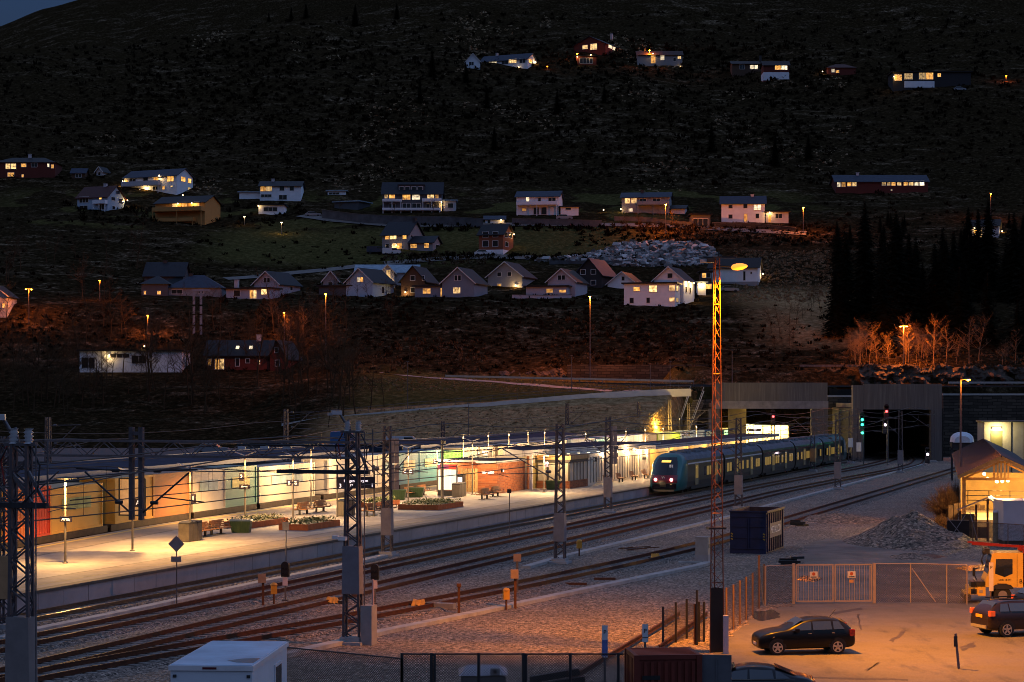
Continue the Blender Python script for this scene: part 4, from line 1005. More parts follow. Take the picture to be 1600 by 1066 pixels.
# details of the two near masts: crossarm, insulators, camera, cabinet
M_porc = mat('insulator_grey', (0.42, 0.43, 0.47), 0.3, 0, 0.1, 3)
def mast_top(t, h, cab, left, right, flip=1):
    mb = MB(); mb.bar((-left, -.1, 7.2), (right, -.1, 7.2), .22, .16); ca = mb.build('crossarm', M_dark, t)
    mb = MB(); mb.bar((right * .9, -.1, 7.3), (.3, -.1, 8.2), .09); mb.bar((-.28, -.1, 8.2), (right * .45, -.12, 7.28), .09); mb.build('brace', M_steel, ca)
    for x in (-.22, .28):
        mb = MB(); prof = [(.09 if i % 2 else .15, i * .055) for i in range(9)]; mb.lathe(prof, 10, (x, -.05, h + .02)); mb.build('insulator', M_porc, t)
    mb = MB(); mb.bar((-.5, -.05, h + .0), (.55, -.05, h + .0), .16, .1); mb.tube((-.1, 0, h), (-.55, -.1, h + .75), .06, n=8); mb.tube((-.1, 0, h), (-.2, 0, h + .5), .05, n=8); mb.build('top_bracket', M_steel, t)
    mb = MB(); mb.box((-.6, -.3, h + .8), (.42, .5, .17), .5); mb.box((-.85, -.4, h + .74), (.2, .2, .12), .5); mb.build('floodlight', M_porc, t)
    mb = MB(); 
    for sx in (-1, 1):
        mb.path([(sx * .42, -.1, h - .1), (sx * .72, -.15, h - .6), (sx * .66, -.15, h - 1.25), (sx * .15, -.2, h - 1.75)], .03, 6)
    mb.build('cable', M_dark, t)
    mb = MB(); mb.path([(-.4, -.1, h), (-.62, -.1, h - .5), (-.5, -.1, h - 1.2)], .028, 6); mb.build('red_cable', mat('red_cable', (0.25, 0.02, 0.015), .5, 0, .2, 4), t)
    mb = MB(); mb.tube((.95, -.1, 7.2), (.95, -.1, h + .1), .03, n=6); mb.tube((.62, -.2, 1.0), (.62, -.2, h), .025, n=6); mb.build('down_pipe', M_steel, t)
mast_top(mA, 9.0, 0, .6, .95); mast_top(mB, 8.9, 1, 3.4, .8)
mb = MB(); mb.b2(.5, 1.0, -.35, .25, 0, 1.65); mb.build('cabinet', mat('cabinet_grey', (0.27, 0.255, 0.26), .6, .1, .15, 2), mB)
mb = MB(); mb.tube((1.05, -.3, 1.7), (1.05, -.3, 2.75), .05, n=8); mb.build('marker_tube', mat('pink_tube', (0.5, 0.35, 0.33), .5, 0, 0), mB)
mb = MB(); mb.b2(-.5, -.15, -.4, -.2, 4.35, 4.5); mb.b2(-.75, -.5, -.42, -.22, 4.4, 4.55); mb.build('camera', M_white, mB)
# row of plates along the wire between masts
bar = thing('wire_bar', 'dark cable run hung with pale plates at the top of the middle lattice mast', 'cable run', mB.location, 0)
mb = MB(); mb.tube((-4.9, .5, 8.35), (-.2, .1, 8.3), .045, n=6); mb.build('cable', M_dark, bar)
for i in range(5): mb = MB(); mb.box((-4.7 + i * .95, .4, 8.22), (.34, .12, .13)); mb.build('plate', M_porc, bar)

# gantry across the tracks between the near masts, with two droppers
a, b = SU(78.3, -48.6, 0), Vector((mB.location.x, mB.location.y, 0))
d = (b - a); L = d.length; rz = math.atan2(d.y, d.x)
g = thing('track_gantry', 'horizontal lattice gantry spanning the tracks with two hanging droppers', 'gantry', (a.x, a.y, 0), rz)
mb = MB()
for z in (7.5, 8.15):
    for y in (-.25, .25): mb.bar((-6, y, z), (L, y, z), .09)
n = 26
for i in range(n):
    x0, x1 = -6 + (L + 6) * i / n, -6 + (L + 6) * (i + 1) / n
    for y in (-.25, .25): mb.bar((x0, y, 7.5 if i % 2 else 8.15), (x1, y, 8.15 if i % 2 else 7.5), .035)
    mb.bar((x0, -.25, 8.15), (x0, .25, 8.15), .035)
mb.build('truss', mat('gantry_steel', (0.16, 0.13, 0.13), .6, .4, .3, 3), g)
xd = L * (190 - 10) / (551 - 10)
for x in (xd, xd + .45):
    mb = MB(); mb.b2(x - .09, x + .09, -.12, .12, 4.75, 8.75); mb.build('dropper', M_lat, g)
mb = MB(); mb.b2(xd - .05, xd + .5, -.1, .1, 8.4, 8.55); mb.build('dropper_tie', M_lat, g)
for sd, x0 in ((-1, xd), (1, xd + .45)):
    mb = MB(); mb.tube((x0, 0, 7.05 - .2), (x0 + sd * 2.6, 0, 6.95), .04, n=6); mb.tube((x0, 0, 5.0), (x0 + sd * 2.2, 0, 6.8), .042, n=6); mb.tube((x0 + sd * .9, 0, 5.75), (x0 + sd * 2.9, 0, 5.55), .03, n=6)
    for xx, zz in ((.75, 6.87), (.6, 5.5)): mb.tube((x0 + sd * xx - .16, 0, zz), (x0 + sd * xx + .16, 0, zz), .08, n=8)
    mb.build('cantilever_arm', M_dark, g)

# contact and carrier wires
M_wire = mat('copper_wire', (0.06, 0.045, 0.04), .5, .6, .1, 2)
def wires(tab, lab, s0=46, s1=345, x0=0):
    f = smooth_u(tab); t = thing('overhead_wire', lab, 'overhead wire', SU(s0, f(s0), 0)); o = -Vector(t.location)
    mb = MB(); s = s0
    pts = [SU(s0 + 10 * i, f(s0 + 10 * i) + (.2 if i % 2 else -.2), 5.4) + o for i in range(int((s1 - s0) / 10) + 1)]; mb.path(pts, .024, 4)
    mb.build('contact_wire', M_wire, t)
    mb = MB(); sp_ = 50.0; pts = []
    for i in range(int((s1 - s0) / 5) + 1):
        s = s0 + 5 * i; k = ((s - 28) % sp_) / sp_; z = 7.2 - 1.1 * 4 * k * (1 - k); p = SU(s, f(s), z) + o; pts.append(p)
        if i % 2: dr = MB(); dr.tube(p, (p.x, p.y, 5.4), .01, n=3); dr.build('dropper_wire', M_wire, t)
    mb.path(pts, .024, 4); mb.build('carrier_wire', M_wire, t)
wires(T0, 'overhead wire above the container train'); wires(T1, 'overhead wire above the passenger train'); wires(T2, 'overhead wire over the rusty track beside the platform track'); wires(T3, 'overhead wire over the middle gravel track')

def feeder(u, z, lab, s0=50, s1=300):
    t = thing('overhead_wire', lab, 'overhead wire', SU(s0, u, 0)); o = -Vector(t.location); mb = MB(); pts = []
    for i in range(int((s1 - s0) / 5) + 1): s = s0 + 5 * i; k = ((s - 28) % 50) / 50; pts.append(SU(s, u, z - .7 * 4 * k * (1 - k)) + o)
    mb.path(pts, .026, 4); mb.build('feeder_wire', M_wire, t)
feeder(-36.4, 8.5, 'upper feeder wire hung from the masts in the open yard'); feeder(-47.6, 8.3, 'upper feeder wire hung from the masts along the platform track'); feeder(-35.9, 7.9, 'lower feeder wire hung from the masts in the open yard'); feeder(-84.0, 7.6, 'feeder wire above the canopy behind the container train', 90, 320)

# ------------------------------------------------------------------ small lineside things
def dwarf(px, py, lab):
    p = G(px, py); t = thing('dwarf_signal', lab, 'signal', p, TR * .4, 'black dwarf signals')
    mb = MB(); mb.tube((0, 0, 0), (0, 0, 1.2), .045, n=8); mb.b2(-.14, .14, -.14, .14, 0, .08); mb.build('post', M_steel, t)
    mb = MB(); mb.prism([(-.2, -.12), (.2, -.12), (.2, .12), (-.2, .12)], 1.22, 1.8); mb.tube((-.0, -.13, 1.8), (0, .12, 1.8), .2, n=14); hd = mb.build('signal_head', M_black, t)
    for x, z in ((-.09, 1.4), (.09, 1.4), (-.09, 1.65), (.09, 1.65)): m2 = MB(); m2.tube((x, -.19, z), (x, -.13, z), .055, n=8); m2.build('lens', M_glassd, hd)
    mb = MB(); mb.b2(-.13, .13, -.09, -.06, .78, 1.15); mb.b2(-.09, .09, -.09, -.06, 1.15, 1.2); mb.build('number_plate', mat('plate_lilac', (0.6, 0.5, 0.55), .5, 0, .1, 3), t)
dwarf(446, 939, 'black dwarf signal with pale number plate between the two first rusty tracks'); dwarf(586, 944, 'black dwarf signal with pale number plate to the right of the middle mast')
M_ybox = mat('yellow_box', (0.50, 0.25, 0.03), .5, 0, .15, 3)
def ybox(px, py, lab):
    p = G(px, py); t = thing('yellow_track_box', lab, 'track box', p, .2, 'yellow boxes on short posts')
    mb = MB(); mb.tube((0, 0, 0), (0, 0, .65), .05, n=6); mb.build('post', M_rust, t)
    mb = MB(); mb.prism([(-.15, -.12), (.15, -.12), (.15, .12), (-.15, .12)], .5, .95); mb.lathe([(.19, .95), (.12, 1.05), (.02, 1.08)], 8); mb.build('box', M_ybox, t)
ybox(428, 944, 'yellow box on a short post beside the dwarf signal'); ybox(791, 953, 'yellow box on a short post on the pale cable trough'); ybox(905, 869, 'yellow box on a short post beside the far cable trough')
def cover(px, py, L_, lab):
    p = G(px, py, GZ + .1); t = thing('point_motor_cover', lab, 'motor cover', p, TR + .25, 'orange point motor covers')
    mb = MB(); vs = []; n = 9
    for j in range(4):
        for i in range(n): vs.append((-L_ / 2 + L_ * i / (n - 1), -.32 + .64 * j / 3, (.0 if i in (0, n - 1) or j in (0, 3) else .26) + R.uniform(0, .09)))
    mb.add(vs, [(j*n+i, j*n+i+1, (j+1)*n+i+1, (j+1)*n+i) for j in range(3) for i in range(n-1)]); mb.build('cover', mat('orange_tarp', (0.55, 0.26, 0.03), .6, 0, .25, 6), t)
    mb = MB(); mb.b2(-L_ * .8, L_ * .8, .36, .44, -.05, .05); mb.b2(L_ * .5, L_ * .9, -.2, .2, -.06, .16); mb.build('motor_rod', M_dark, t)
cover(519, 943, .65, 'orange motor cover on the track left of the middle mast'); cover(654, 947, .7, 'orange motor cover on the track right of the middle mast'); cover(1024, 873, .6, 'small yellow motor cover on the siding rail')
p = G(695, 952); t = thing('point_motor', 'grey point motor beside the second orange cover', 'point motor', p, TR); mb = MB(); mb.b2(-.5, .5, -.22, .22, .02, .3); mb.build('motor_case', M_plate, t); mb = MB(); mb.bar((-.5, 0, .12), (-1.3, .1, .1), .06); mb.build('rod', M_dark, t)
def rpost(px, py, h, lab, plate=None, m=M_rust):
    p = G(px, py); t = thing('marker_post', lab, 'post', p, .1)
    mb = MB(); mb.b2(-.06, .06, -.06, .06, 0, h); mb.build('post', m, t); mb = MB()
    if plate == 'box': mb.b2(-.24, .14, -.22, -.07, h - .42, h + .02)
    elif plate == 'sign': mb.b2(-.2, .2, -.1, -.07, h - .4, h)
    else: mb.b2(-.1, .1, -.1, .1, h - .1, h + .06)
    o = mb.build('plate', mat('peach_plate', (0.30, 0.20, 0.14), .5, 0, .15, 3) if plate else m, t); return t
rpost(411, 946, 1.55, 'rusty post with a small grey box left of the dwarf signal', 'box'); rpost(717, 958, 1.35, 'short rusty post with a pale tube beside the siding')
rpost(805, 951, 1.9, 'rusty post with a peach coloured box on the cable trough', 'box'); rpost(808, 928, 2.1, 'thin post with a square peach sign showing a slash', 'sign', M_steel)
p = G(1098, 879); t = thing('relay_cabinet', 'tall grey relay cabinet with a blue striped rod near the navy skip', 'cabinet', p, -.35)
mb = MB(); mb.b2(-.42, .42, -.3, .3, 0, .5); mb.build('plinth', M_conc, t); mb = MB(); mb.b2(-.4, .4, -.28, .28, .5, 1.55); mb.b2(-.43, .43, -.31, .31, 1.55, 1.6); cb = mb.build('cabinet_body', mat('cabinet_beige', (0.36, 0.32, 0.29), .6, .1, .12, 2), t)
mb = MB(); mb.b2(.405, .415, -.1, .1, .9, 1.15); mb.build('vent', M_dark, cb); mb = MB(); mb.tube((.5, .2, 1.2), (.5, .2, 2.3), .04, n=6); mb.build('striped_rod', mat('blue_rod', (0.2, 0.25, 0.5), .5, 0, .4, 9), t)
# loose timber on the gravel
for px, py, L_, rz, lab in ((900, 914, 1.2, -.1, 'rusty short timber lying on the gravel, left one'), (945, 906, 1.2, .0, 'rusty short timber lying on the gravel, right one'), (1078, 880, 1.5, .15, 'flat concrete slab lying at the end of the trough')):
    p = G(px, py); mb = MB(); mb.box((0, 0, .06), (L_, .24, .12), rz); tag(mb.build('timber', M_rust if 'timber' in lab else M_trough, None, p), lab, 'timber' if 'timber' in lab else 'slab')
p = G(1000, 860); t = thing('scrap_heap', 'small heap of pale scrap rods on the gravel between the tracks', 'scrap')
t.location = p
for i in range(9):
    mb = MB(); a = R.uniform(-.5, .5); x, y = R.uniform(-1, 1), R.uniform(-.5, .5); mb.bar((x - .5, y, R.uniform(.04, .2)), (x + .5, y + a, R.uniform(.04, .25)), .07, .06); mb.build('rod', M_rust if i % 3 else M_plate, t)

# signals at the bridge
def signal(px, py, Y, lit, lab, base=None, hgt=None):
    p = P(px, py, Y); t = thing('railway_signal', lab, 'signal', (p.x, p.y, GZ), 0); z = p.z - GZ
    mb = MB(); mb.tube((.25, .12, 0), (.25, .12, z + .6), .08, n=8); mb.build('post', M_steel, t)
    mb = MB(); mb.b2(-.34, .34, -.1, .12, z - 1.35, z + .75); mb.tube((0, -.1, z + .75), (0, .12, z + .75), .34, n=14); hd = mb.build('signal_head', M_black, t)
    for dz, col in lit:
        m = mat('signal_' + col, (.5, .5, .5), .3, 0, 0, emit={'red': (1, .03, .03), 'green': (.02, 1, .5), 'white': (1, .75, .85)}[col], estr=9)
        m2 = MB(); m2.blob((0, -.16, z + dz), .19, 10, 6); m2.build('lens', m, hd); m2 = MB(); m2.tube((0, -.1, z + dz), (0, -.34, z + dz + .02), .25, .24, 12, cap=False); m2.build('hood', M_black, hd)
        lamp((0, -.6, z + dz), 26 if col != 'white' else 16, {'red': (1, .04, .04), 'green': (.03, 1, .5), 'white': (1, .75, .85)}[col], 'POINT', .1, 'signal_glow', t)
    return t
signal(1385, 643, 300, [(0, 'red')], 'signal showing red in front of the tunnel mouth'); signal(1208, 651, 318, [(0, 'red')], 'signal showing red under the concrete bridge')
signal(1347, 656, 298, [(0, 'green'), (-.72, 'green'), (-1.9, 'green')], 'signal with green lamps on the lattice mast beside the tunnel')
t = thing('catenary_mast', 'white painted lattice mast carrying the green signal', 'mast', G(1342, 722), TR, 'overhead line masts'); mb = MB(); lattice(mb, 8.3, .6, .42); mb.build('lattice_post', M_lat, t); mb = MB(); mb.b2(-.34, .34, -.26, .26, 1.6, 3.0); mb.build('climbing_guard', M_white, t)
signal(1383, 664, 305, [(0, 'white')], 'small white shunting signal below the red one'); signal(1449, 710, 306, [(0, 'white')], 'low pink white shunting signal at the portal foot')
# ------------------------------------------------------------------ car park and works yard (right)
def sheet(name, pts, z, m, jitter=0.25, sub=6, lab=None):
    w = [G(*p, z=GZ) for p in pts]; poly = []
    for a, b in zip(w, w[1:] + w[:1]):
        for i in range(sub): 
            q = a.lerp(b, i / sub); poly.append((q.x + R.uniform(-jitter, jitter), q.y + R.uniform(-jitter, jitter) * 2))
    mb = MB(); mb.add([(x, y, z) for x, y in poly], [tuple(range(len(poly)))]); return struct(mb.build(name, m))
am = bpy.data.materials.new('wet_asphalt'); am.use_nodes = True; nt = am.node_tree; b = nt.nodes['Principled BSDF']
geo = node(nt, 'ShaderNodeNewGeometry'); n1 = node(nt, 'ShaderNodeTexNoise', Scale=.22, Detail=7.0, Roughness=.6); n2 = node(nt, 'ShaderNodeTexNoise', Scale=14.0, Detail=3.0); n3 = node(nt, 'ShaderNodeTexNoise', Scale=1.1, Detail=6.0, Roughness=.7)
mp = node(nt, 'ShaderNodeMapping'); mp.inputs['Scale'].default_value = (1.0, .25, 1); nt.links.new(geo.outputs['Position'], mp.inputs[0])
for n in (n1, n2): nt.links.new(geo.outputs['Position'], n.inputs['Vector'])
nt.links.new(mp.outputs[0], n3.inputs['Vector'])
c = ramp(nt, n1.outputs['Fac'], [(.3, (.095, .078, .055)), (.7, (.165, .138, .098))])
c = mixc(nt, ramp(nt, n3.outputs['Fac'], [(.54, (0, 0, 0)), (.70, (.85,) * 3)]), c, (.035, .03, .026))
c = mixc(nt, .22, c, ramp(nt, n2.outputs['Fac'], [(.3, (.03,) * 3), (.7, (.3,) * 3)]))
nt.links.new(c, b.inputs['Base Color']); rr = ramp(nt, n1.outputs['Fac'], [(.4, (.85,) * 3), (.62, (.5,) * 3)]); nt.links.new(rr, b.inputs['Roughness'])
bp = node(nt, 'ShaderNodeBump', Strength=.35, Distance=.02); nt.links.new(n2.outputs['Fac'], bp.inputs['Height']); nt.links.new(bp.outputs['Normal'], b.inputs['Normal'])
sheet('car_park', [(1060, 1250), (1100, 1060), (1135, 1003), (1160, 985), (1196, 958), (1240, 946), (1246, 905), (1252, 868), (1262, 852), (1290, 842), (1335, 843), (1370, 855), (1440, 866), (1540, 880), (1700, 905), (1900, 1000), (2100, 1250)], GZ + .012, am)
M_pud = mat('puddle_water', (.03, .028, .03), .22, 0, 0, spec=.9)
for cx_, cy_, rx_, ry_ in ((1196, 962, 24, 9), (1432, 870, 42, 5), (1528, 888, 34, 5), (1265, 905, 20, 5)):
    sheet('puddle', [(cx_ + rx_ * math.cos(a_ * .3491) * R.uniform(.8, 1.1), cy_ + ry_ * math.sin(a_ * .3491) * R.uniform(.75, 1.15)) for a_ in range(18)], GZ + .018, M_pud, .04, 2)
M_stain = mat('oil_stain', (.065, .056, .05), .6, 0, .4, 2)
for pts in ([(1300, 958), (1345, 950), (1348, 953), (1304, 961)], [(1390, 1002), (1412, 985), (1416, 986), (1396, 1004)], [(1500, 1012), (1520, 1004), (1524, 1010), (1505, 1018)], [(1255, 1058), (1420, 1062), (1420, 1064), (1255, 1060)], [(1352, 1048), (1372, 1036), (1374, 1037), (1356, 1049)], [(1340, 960), (1344, 985), (1347, 985), (1343, 960)]):
    sheet('oil_stain', pts, GZ + .016, M_stain, .06, 5)
def heap(name, cx, cy, rx, ry, h, m, lab, cat, n=34, rough=.16, kind=None, z0=GZ, fine=.5):
    mb = MB(); vs = []
    for j in range(n + 1):
        for i in range(n + 1):
            x, y = -1 + 2 * i / n, -1 + 2 * j / n; r = math.hypot(x, y)
            k = max(0, 1 - r) ** 1.15; q = mnoise.noise((x * 3 + cx, y * 3 + cy, 1)) * rough + mnoise.noise((x * 11 + cx, y * 11, 4)) * rough * fine
            vs.append((x * rx, y * ry, h * k + (q * h * min(1, k * 4)) - .05 * (r > .97)))
    mb.add(vs, [(j*(n+1)+i, j*(n+1)+i+1, (j+1)*(n+1)+i+1, (j+1)*(n+1)+i) for j in range(n) for i in range(n)])
    o = mb.build(name, m, None, (cx, cy, z0)); tag(o, lab, cat, None, kind); return o
gravel_mat('heap_gravel', (.03, .018, .012), (.40, .26, .18), 6.0, (.1, .07, .05), .3, .6, 1.0)
pk = G(1425, 848); heap('gravel_heap', pk.x, pk.y, 4.9, 7.5, 2.25, MATS['heap_gravel'], 'large heap of coarse gravel beside the lit timber shed', 'gravel heap')
pk = G(1432, 872); heap('gravel_heap', pk.x - .3, pk.y, 1.5, 2.2, .35, MATS['heap_gravel'], 'low spread of dark gravel on the asphalt in front of the large heap', 'gravel heap', 16)
pk = G(1310, 812); heap('gravel_heap', pk.x, pk.y, 4.5, 6, .55, MATS['heap_gravel'], 'low mound of pale gravel beside the rusty siding', 'gravel heap', 18)

# --- lattice light mast
M_redm = mat('mast_red_paint', (0.17, 0.05, 0.025), .6, .2, .2, 3)
mp_ = G(1119, 1019); lm = thing('lattice_light_mast', 'tall red lattice mast with a glowing sodium floodlight on top', 'light mast', mp_, .12)
H = 16.0
mb = MB(); legs = lambda z: [((.33 - .012 * z) * math.cos(a), (.33 - .012 * z) * math.sin(a), z) for a in (rad(-150), rad(-30), rad(90))]
for k in range(3): mb.tube(legs(0)[k], legs(H)[k], .026, .022, 6)
n = 34
for i in range(n):
    za, zb = H * i / n, H * (i + 1) / n; A, B = legs(za), legs(zb)
    for k in range(3):
        q = (k + 1) % 3
        if i % 2: mb.tube(A[k], B[q], .010, n=4)
        else: mb.tube(A[q], B[k], .010, n=4)
    if i % 6 == 0:
        for k in range(3): mb.tube(A[k], A[(k + 1) % 3], .015, n=4)
mb.build('lattice_post', M_redm, lm)
mb = MB(); mb.add([Vector(p) * 1.08 for p in legs(0)] + [(p[0] * 1.08, p[1] * 1.08, 2.6) for p in legs(2.6)], [(0, 1, 4, 3), (1, 2, 5, 4), (2, 0, 3, 5)]); mb.build('climbing_guard', M_black, lm)
mb = MB(); mb.b2(-.36, .36, -.3, .3, 5.0, 5.08); mb.build('collar', M_dark, lm)
mb = MB(); mb.b2(-.55, .8, -.08, .08, H, H + .06); mb.b2(-.42, -.1, -.2, .2, H - .18, H - .02); mb.tube((0, 0, H - .3), (.55, -.15, H - .35), .04, n=6); mb.tube((.1, 0, H), (.1, 0, H + .3), .025, n=6); mb.build('head_bracket', M_dark, lm)
mb = MB(); mb.box((-.38, 0, H - .12), (.5, .3, .14)); mb.build('unlit_floodlight', M_porc, lm)
fl = MB(); fl.lathe([(.02, -.34), (.10, -.28), (.14, -.1), (.13, .12), (.06, .3), (.02, .34)], 12); fo = fl.build('floodlight', M_sod, lm, (.9, -.25, H - .36)); fo.rotation_euler[1] = rad(84)
sod_pos = mp_ + Vector((.95, -.25, H - .75))
lamp(sod_pos, 66000, FLOOD, 'SPOT', .2, 'floodlight_glow', None, (.80, .06, -.60), 136, 1.0)
lamp(sod_pos + Vector((-.1, -.2, .1)), 30000, FLOOD, 'SPOT', .15, 'floodlight_spill', None, (-.38, .46, -.80), 86, 1.0)
lamp(sod_pos + Vector((.5, -.1, -.6)), 260, FLOOD, 'POINT', .1, 'floodlight_spill')
mb = MB(); mb.b2(-.1, .1, -.12, .12, 0, 1.55); o = mb.build('bollard_post', mat('lilac_post', (.45, .4, .46), .6, 0, .1, 2), None, G(1134, 1022)); tag(o, 'pale lilac square post beside the foot of the lattice mast', 'post')

# --- chain link fences
def mesh_mat():
    m = bpy.data.materials.new('chain_link'); m.use_nodes = True; nt = m.node_tree; b = nt.nodes['Principled BSDF']
    b.inputs['Base Color'].default_value = (.09, .07, .06, 1); b.inputs['Metallic'].default_value = .4; b.inputs['Roughness'].default_value = .6
    uv = node(nt, 'ShaderNodeTexCoord'); mp = node(nt, 'ShaderNodeMapping'); mp.inputs['Rotation'].default_value = (0, 0, rad(45)); mp.inputs['Scale'].default_value = (16, 16, 16)
    nt.links.new(uv.outputs['UV'], mp.inputs[0]); br = node(nt, 'ShaderNodeTexBrick', Scale=1.0); br.offset = 0; br.inputs['Brick Width'].default_value = 1; br.inputs['Row Height'].default_value = 1; br.inputs['Mortar Size'].default_value = .13; br.inputs['Mortar Smooth'].default_value = 0
    nt.links.new(mp.outputs[0], br.inputs['Vector']); nt.links.new(br.outputs['Fac'], b.inputs['Alpha'])
    return m
M_mesh = mesh_mat()
def mesh_panel(p, q, h, t, m=M_mesh, o=None):
    mb = MB(); o = Vector(t.location); a, b = Vector(p) - o, Vector(q) - o
    mb.add([(a.x, a.y, .05), (b.x, b.y, .05), (b.x, b.y, h), (a.x, a.y, h)], [(0, 1, 2, 3)]); ob = mb.build('mesh_panel', m, t)
    uv = ob.data.uv_layers.new(name='UVMap'); L = (b - a).length
    for i, c in enumerate(((0, 0), (L, 0), (L, h), (0, h))): uv.data[i].uv = c
    return ob
def chain_fence(pts, h, lab, post=M_dark, rail=True, extra=0, w=.05, step=None):
    t = thing('chain_link_fence', lab, 'fence', pts[0]); o = Vector(t.location)
    for i, p in enumerate(pts):
        q = Vector(p) - o; mb = MB(); mb.tube(q, q + Vector((0, 0, h + extra)), w, n=6); mb.build('post', post, t)
    mb = MB()
    for a, b in zip(pts, pts[1:]):
        mesh_panel(a, b, h, t)
        if rail: mb.tube(Vector(a) - o + Vector((0, 0, h)), Vector(b) - o + Vector((0, 0, h)), .025, n=5)
    if rail: mb.build('top_rail', post, t)
    return t
M_opost = mat('fence_post_rust', (.22, .12, .07), .6, .3, .2, 3)
chain_fence([G(*p) for p in ((1112, 1010), (1135, 990), (1146, 984), (1156, 976), (1166, 969), (1176, 961), (1186, 951), (1194, 944))], 2.0, 'chain link fence climbing from the lattice mast towards the gate', M_opost, False)
p = G(1186, 951); t = thing('fence_pole', 'tall orange lit pole standing at the end of the chain link fence', 'pole', p); mb = MB(); mb.tube((0, 0, 0), (0, 0, 2.6), .06, n=8); mb.build('pole', M_opost, t); mb = MB(); mb.tube((.0, 0, 2.0), (.28, .5, .1), .03, n=6); mb.build('stay', M_plate, t)
chain_fence([G(*p) for p in ((1036, 1012), (1056, 1004), (1073, 998), (1092, 1003), (1100, 1003))], 1.55, 'dark fence posts with mesh behind the red container', M_dark, False, .15)
p = G(1089, 1008); t = thing('fence_pole', 'two tall dark poles side by side behind the red container', 'pole', p); mb = MB(); mb.tube((0, 0, 0), (0, 0, 2.3), .05, n=6); mb.build('pole', M_dark, t); mb = MB(); mb.tube((-.08, .1, 0), (-.08, .1, 1.7), .05, n=6); mb.build('pole', M_rust, t)
YF = 66.5
def FB(px, py): return Vector(((px - CX) * YF / F, YF, GZ))
zt = HC - (1022 - HY) * YF / F - GZ
chain_fence([FB(500, 0) + Vector((-1.5, 3, 0)), FB(628, 0)], zt - .15, 'dark chain link fence end panel by the white cabin', M_dark, True)
chain_fence([FB(628, 0), FB(674, 0), FB(748, 0), FB(818, 0), FB(891, 0), FB(966, 0), FB(1010, 0)], zt, 'long dark chain link fence along the bottom of the gravel yard', M_dark, True, .03)
for px, lab in ((679, 'second fence post standing close beside the corner post'), (822, 'second fence post standing close beside the middle post'), (978, 'leaning stay post beside the red container')):
    q = FB(px, 0); t = thing('fence_post', lab, 'post', q); mb = MB(); mb.tube((0, 0, 0), (0, 0, zt), .045, n=6); mb.build('post', M_dark, t); mb = MB(); mb.tube((0, .1, zt - .1), (.5 if px == 978 else 0, .12, .2), .03, n=5); mb.build('stay', M_dark, t)
# gate and the fence that carries on to the truck
M_gate = mat('gate_paint', (.40, .30, .24), .55, .2, .12, 3)
ga, gb = G(1240, 944), G(1366, 943); gd = gb - ga; gt = thing('yard_gate', 'double leaf pale steel bar gate with two white warning signs', 'gate', ga, math.atan2(gd.y, gd.x)); GL = gd.length; GH = 1.98
for x in (0, GL): mb = MB(); mb.b2(x - .07, x + .07, -.07, .07, 0, GH + .05); mb.build('gate_post', M_gate, gt)
for x0, x1 in ((.12, GL / 2 - .03), (GL / 2 + .03, GL - .12)):
    mb = MB()
    for x in (x0 + .03, x1 - .03): mb.b2(x - .035, x + .035, -.035, .035, .1, GH)
    for z in (.13, GH - .03): mb.b2(x0 + .065, x1 - .065, -.034, .034, z - .035, z + .035)
    lf = mb.build('gate_leaf', M_gate, gt); mb = MB(); k = int((x1 - x0) / .125)
    for i in range(1, k): x = x0 + (x1 - x0) * i / k; mb.b2(x - .011, x + .011, -.011, .011, .165, GH - .065)
    mb.build('vertical_bars', M_gate, lf)
for x, z in ((1.0, 1.45), (2.92, 1.45)):
    mb = MB(); mb.b2(x - .2, x + .2, -.07, -.045, z - .17, z + .17); s_ = mb.build('warning_sign', mat('sign_board_white', (.72, .62, .5), .5, 0, .05, 3), gt)
    mb = MB(); mb.lathe([(.085, 0), (.085, .006)], 16); ring_ = mb.build('red_disc', mat('sign_red', (.5, .1, .03), .5, 0, 0), s_, (x, -.072, z + .05)); ring_.rotation_euler[0] = rad(90)
    mb = MB(); mb.b2(x - .15, x + .15, -.0745, -.071, z - .13, z - .08); mb.build('text_bar', M_dark, s_)
mb = MB(); mb.b2(2.8, 3.02, -.07, -.045, 1.05, 1.2); mb.build('small_sign', mat('sign_orange', (.6, .3, .1), .5, 0, 0), gt)
chain_fence([G(1196, 946), G(1240, 944)], 1.95, 'short run of chain link fence left of the gate', M_gate, True)
ft = chain_fence([G(*p) for p in ((1366, 943), (1423, 942.5), (1479.5, 944), (1511, 945))], 1.98, 'chain link fence with a diagonal stay running from the gate to the yellow truck', M_gate, True, 0, .035)
o = Vector(ft.location); mb = MB(); a, b_ = G(1425, 943) - o, G(1462, 944) - o; mb.tube(a + Vector((0, 0, 1.75)), b_ + Vector((0, 0, .1)), .03, n=6); mb.build('diagonal_stay', M_gate, ft)

# --- containers and cabins in the foreground
def corr_box(t, W_, D_, H_, m, mtop, name='container_body'):
    mb = MB(); mb.b2(-W_ + .06, -.06, .06, D_ - .06, .1, H_ - .04)
    for x in (-W_, -.0):
        for y in (0, D_): mb.box((x + (.08 if x else -.08), y + (.08 if y == 0 else -.08), H_ / 2), (.17, .17, H_))
        for z in (.08, H_ - .07): mb.b2(x + (.02 if x else -.12), x + (.12 if x else -.02), .165, D_ - .165, z - .07, z + .07)
    for y in (.07, D_ - .07):
        for z in (.08, H_ - .07): mb.b2(-W_ + .165, -.165, y - .05, y + .05, z - .07, z + .07)
    k = int(D_ / .28)
    for i in range(k):
        y = .2 + (D_ - .4) * (i + .25) / k
        for x in (-W_ + .05, -.05): mb.b2(x - .03, x + .03, y, y + .13, .16, H_ - .15)
    mb.build(name, m, t)
    mb = MB(); mb.b2(-W_ + .1, -.1, .1, D_ - .1, H_ - .06, H_ - .005); tp = mb.build('container_roof', mtop, t); return tp
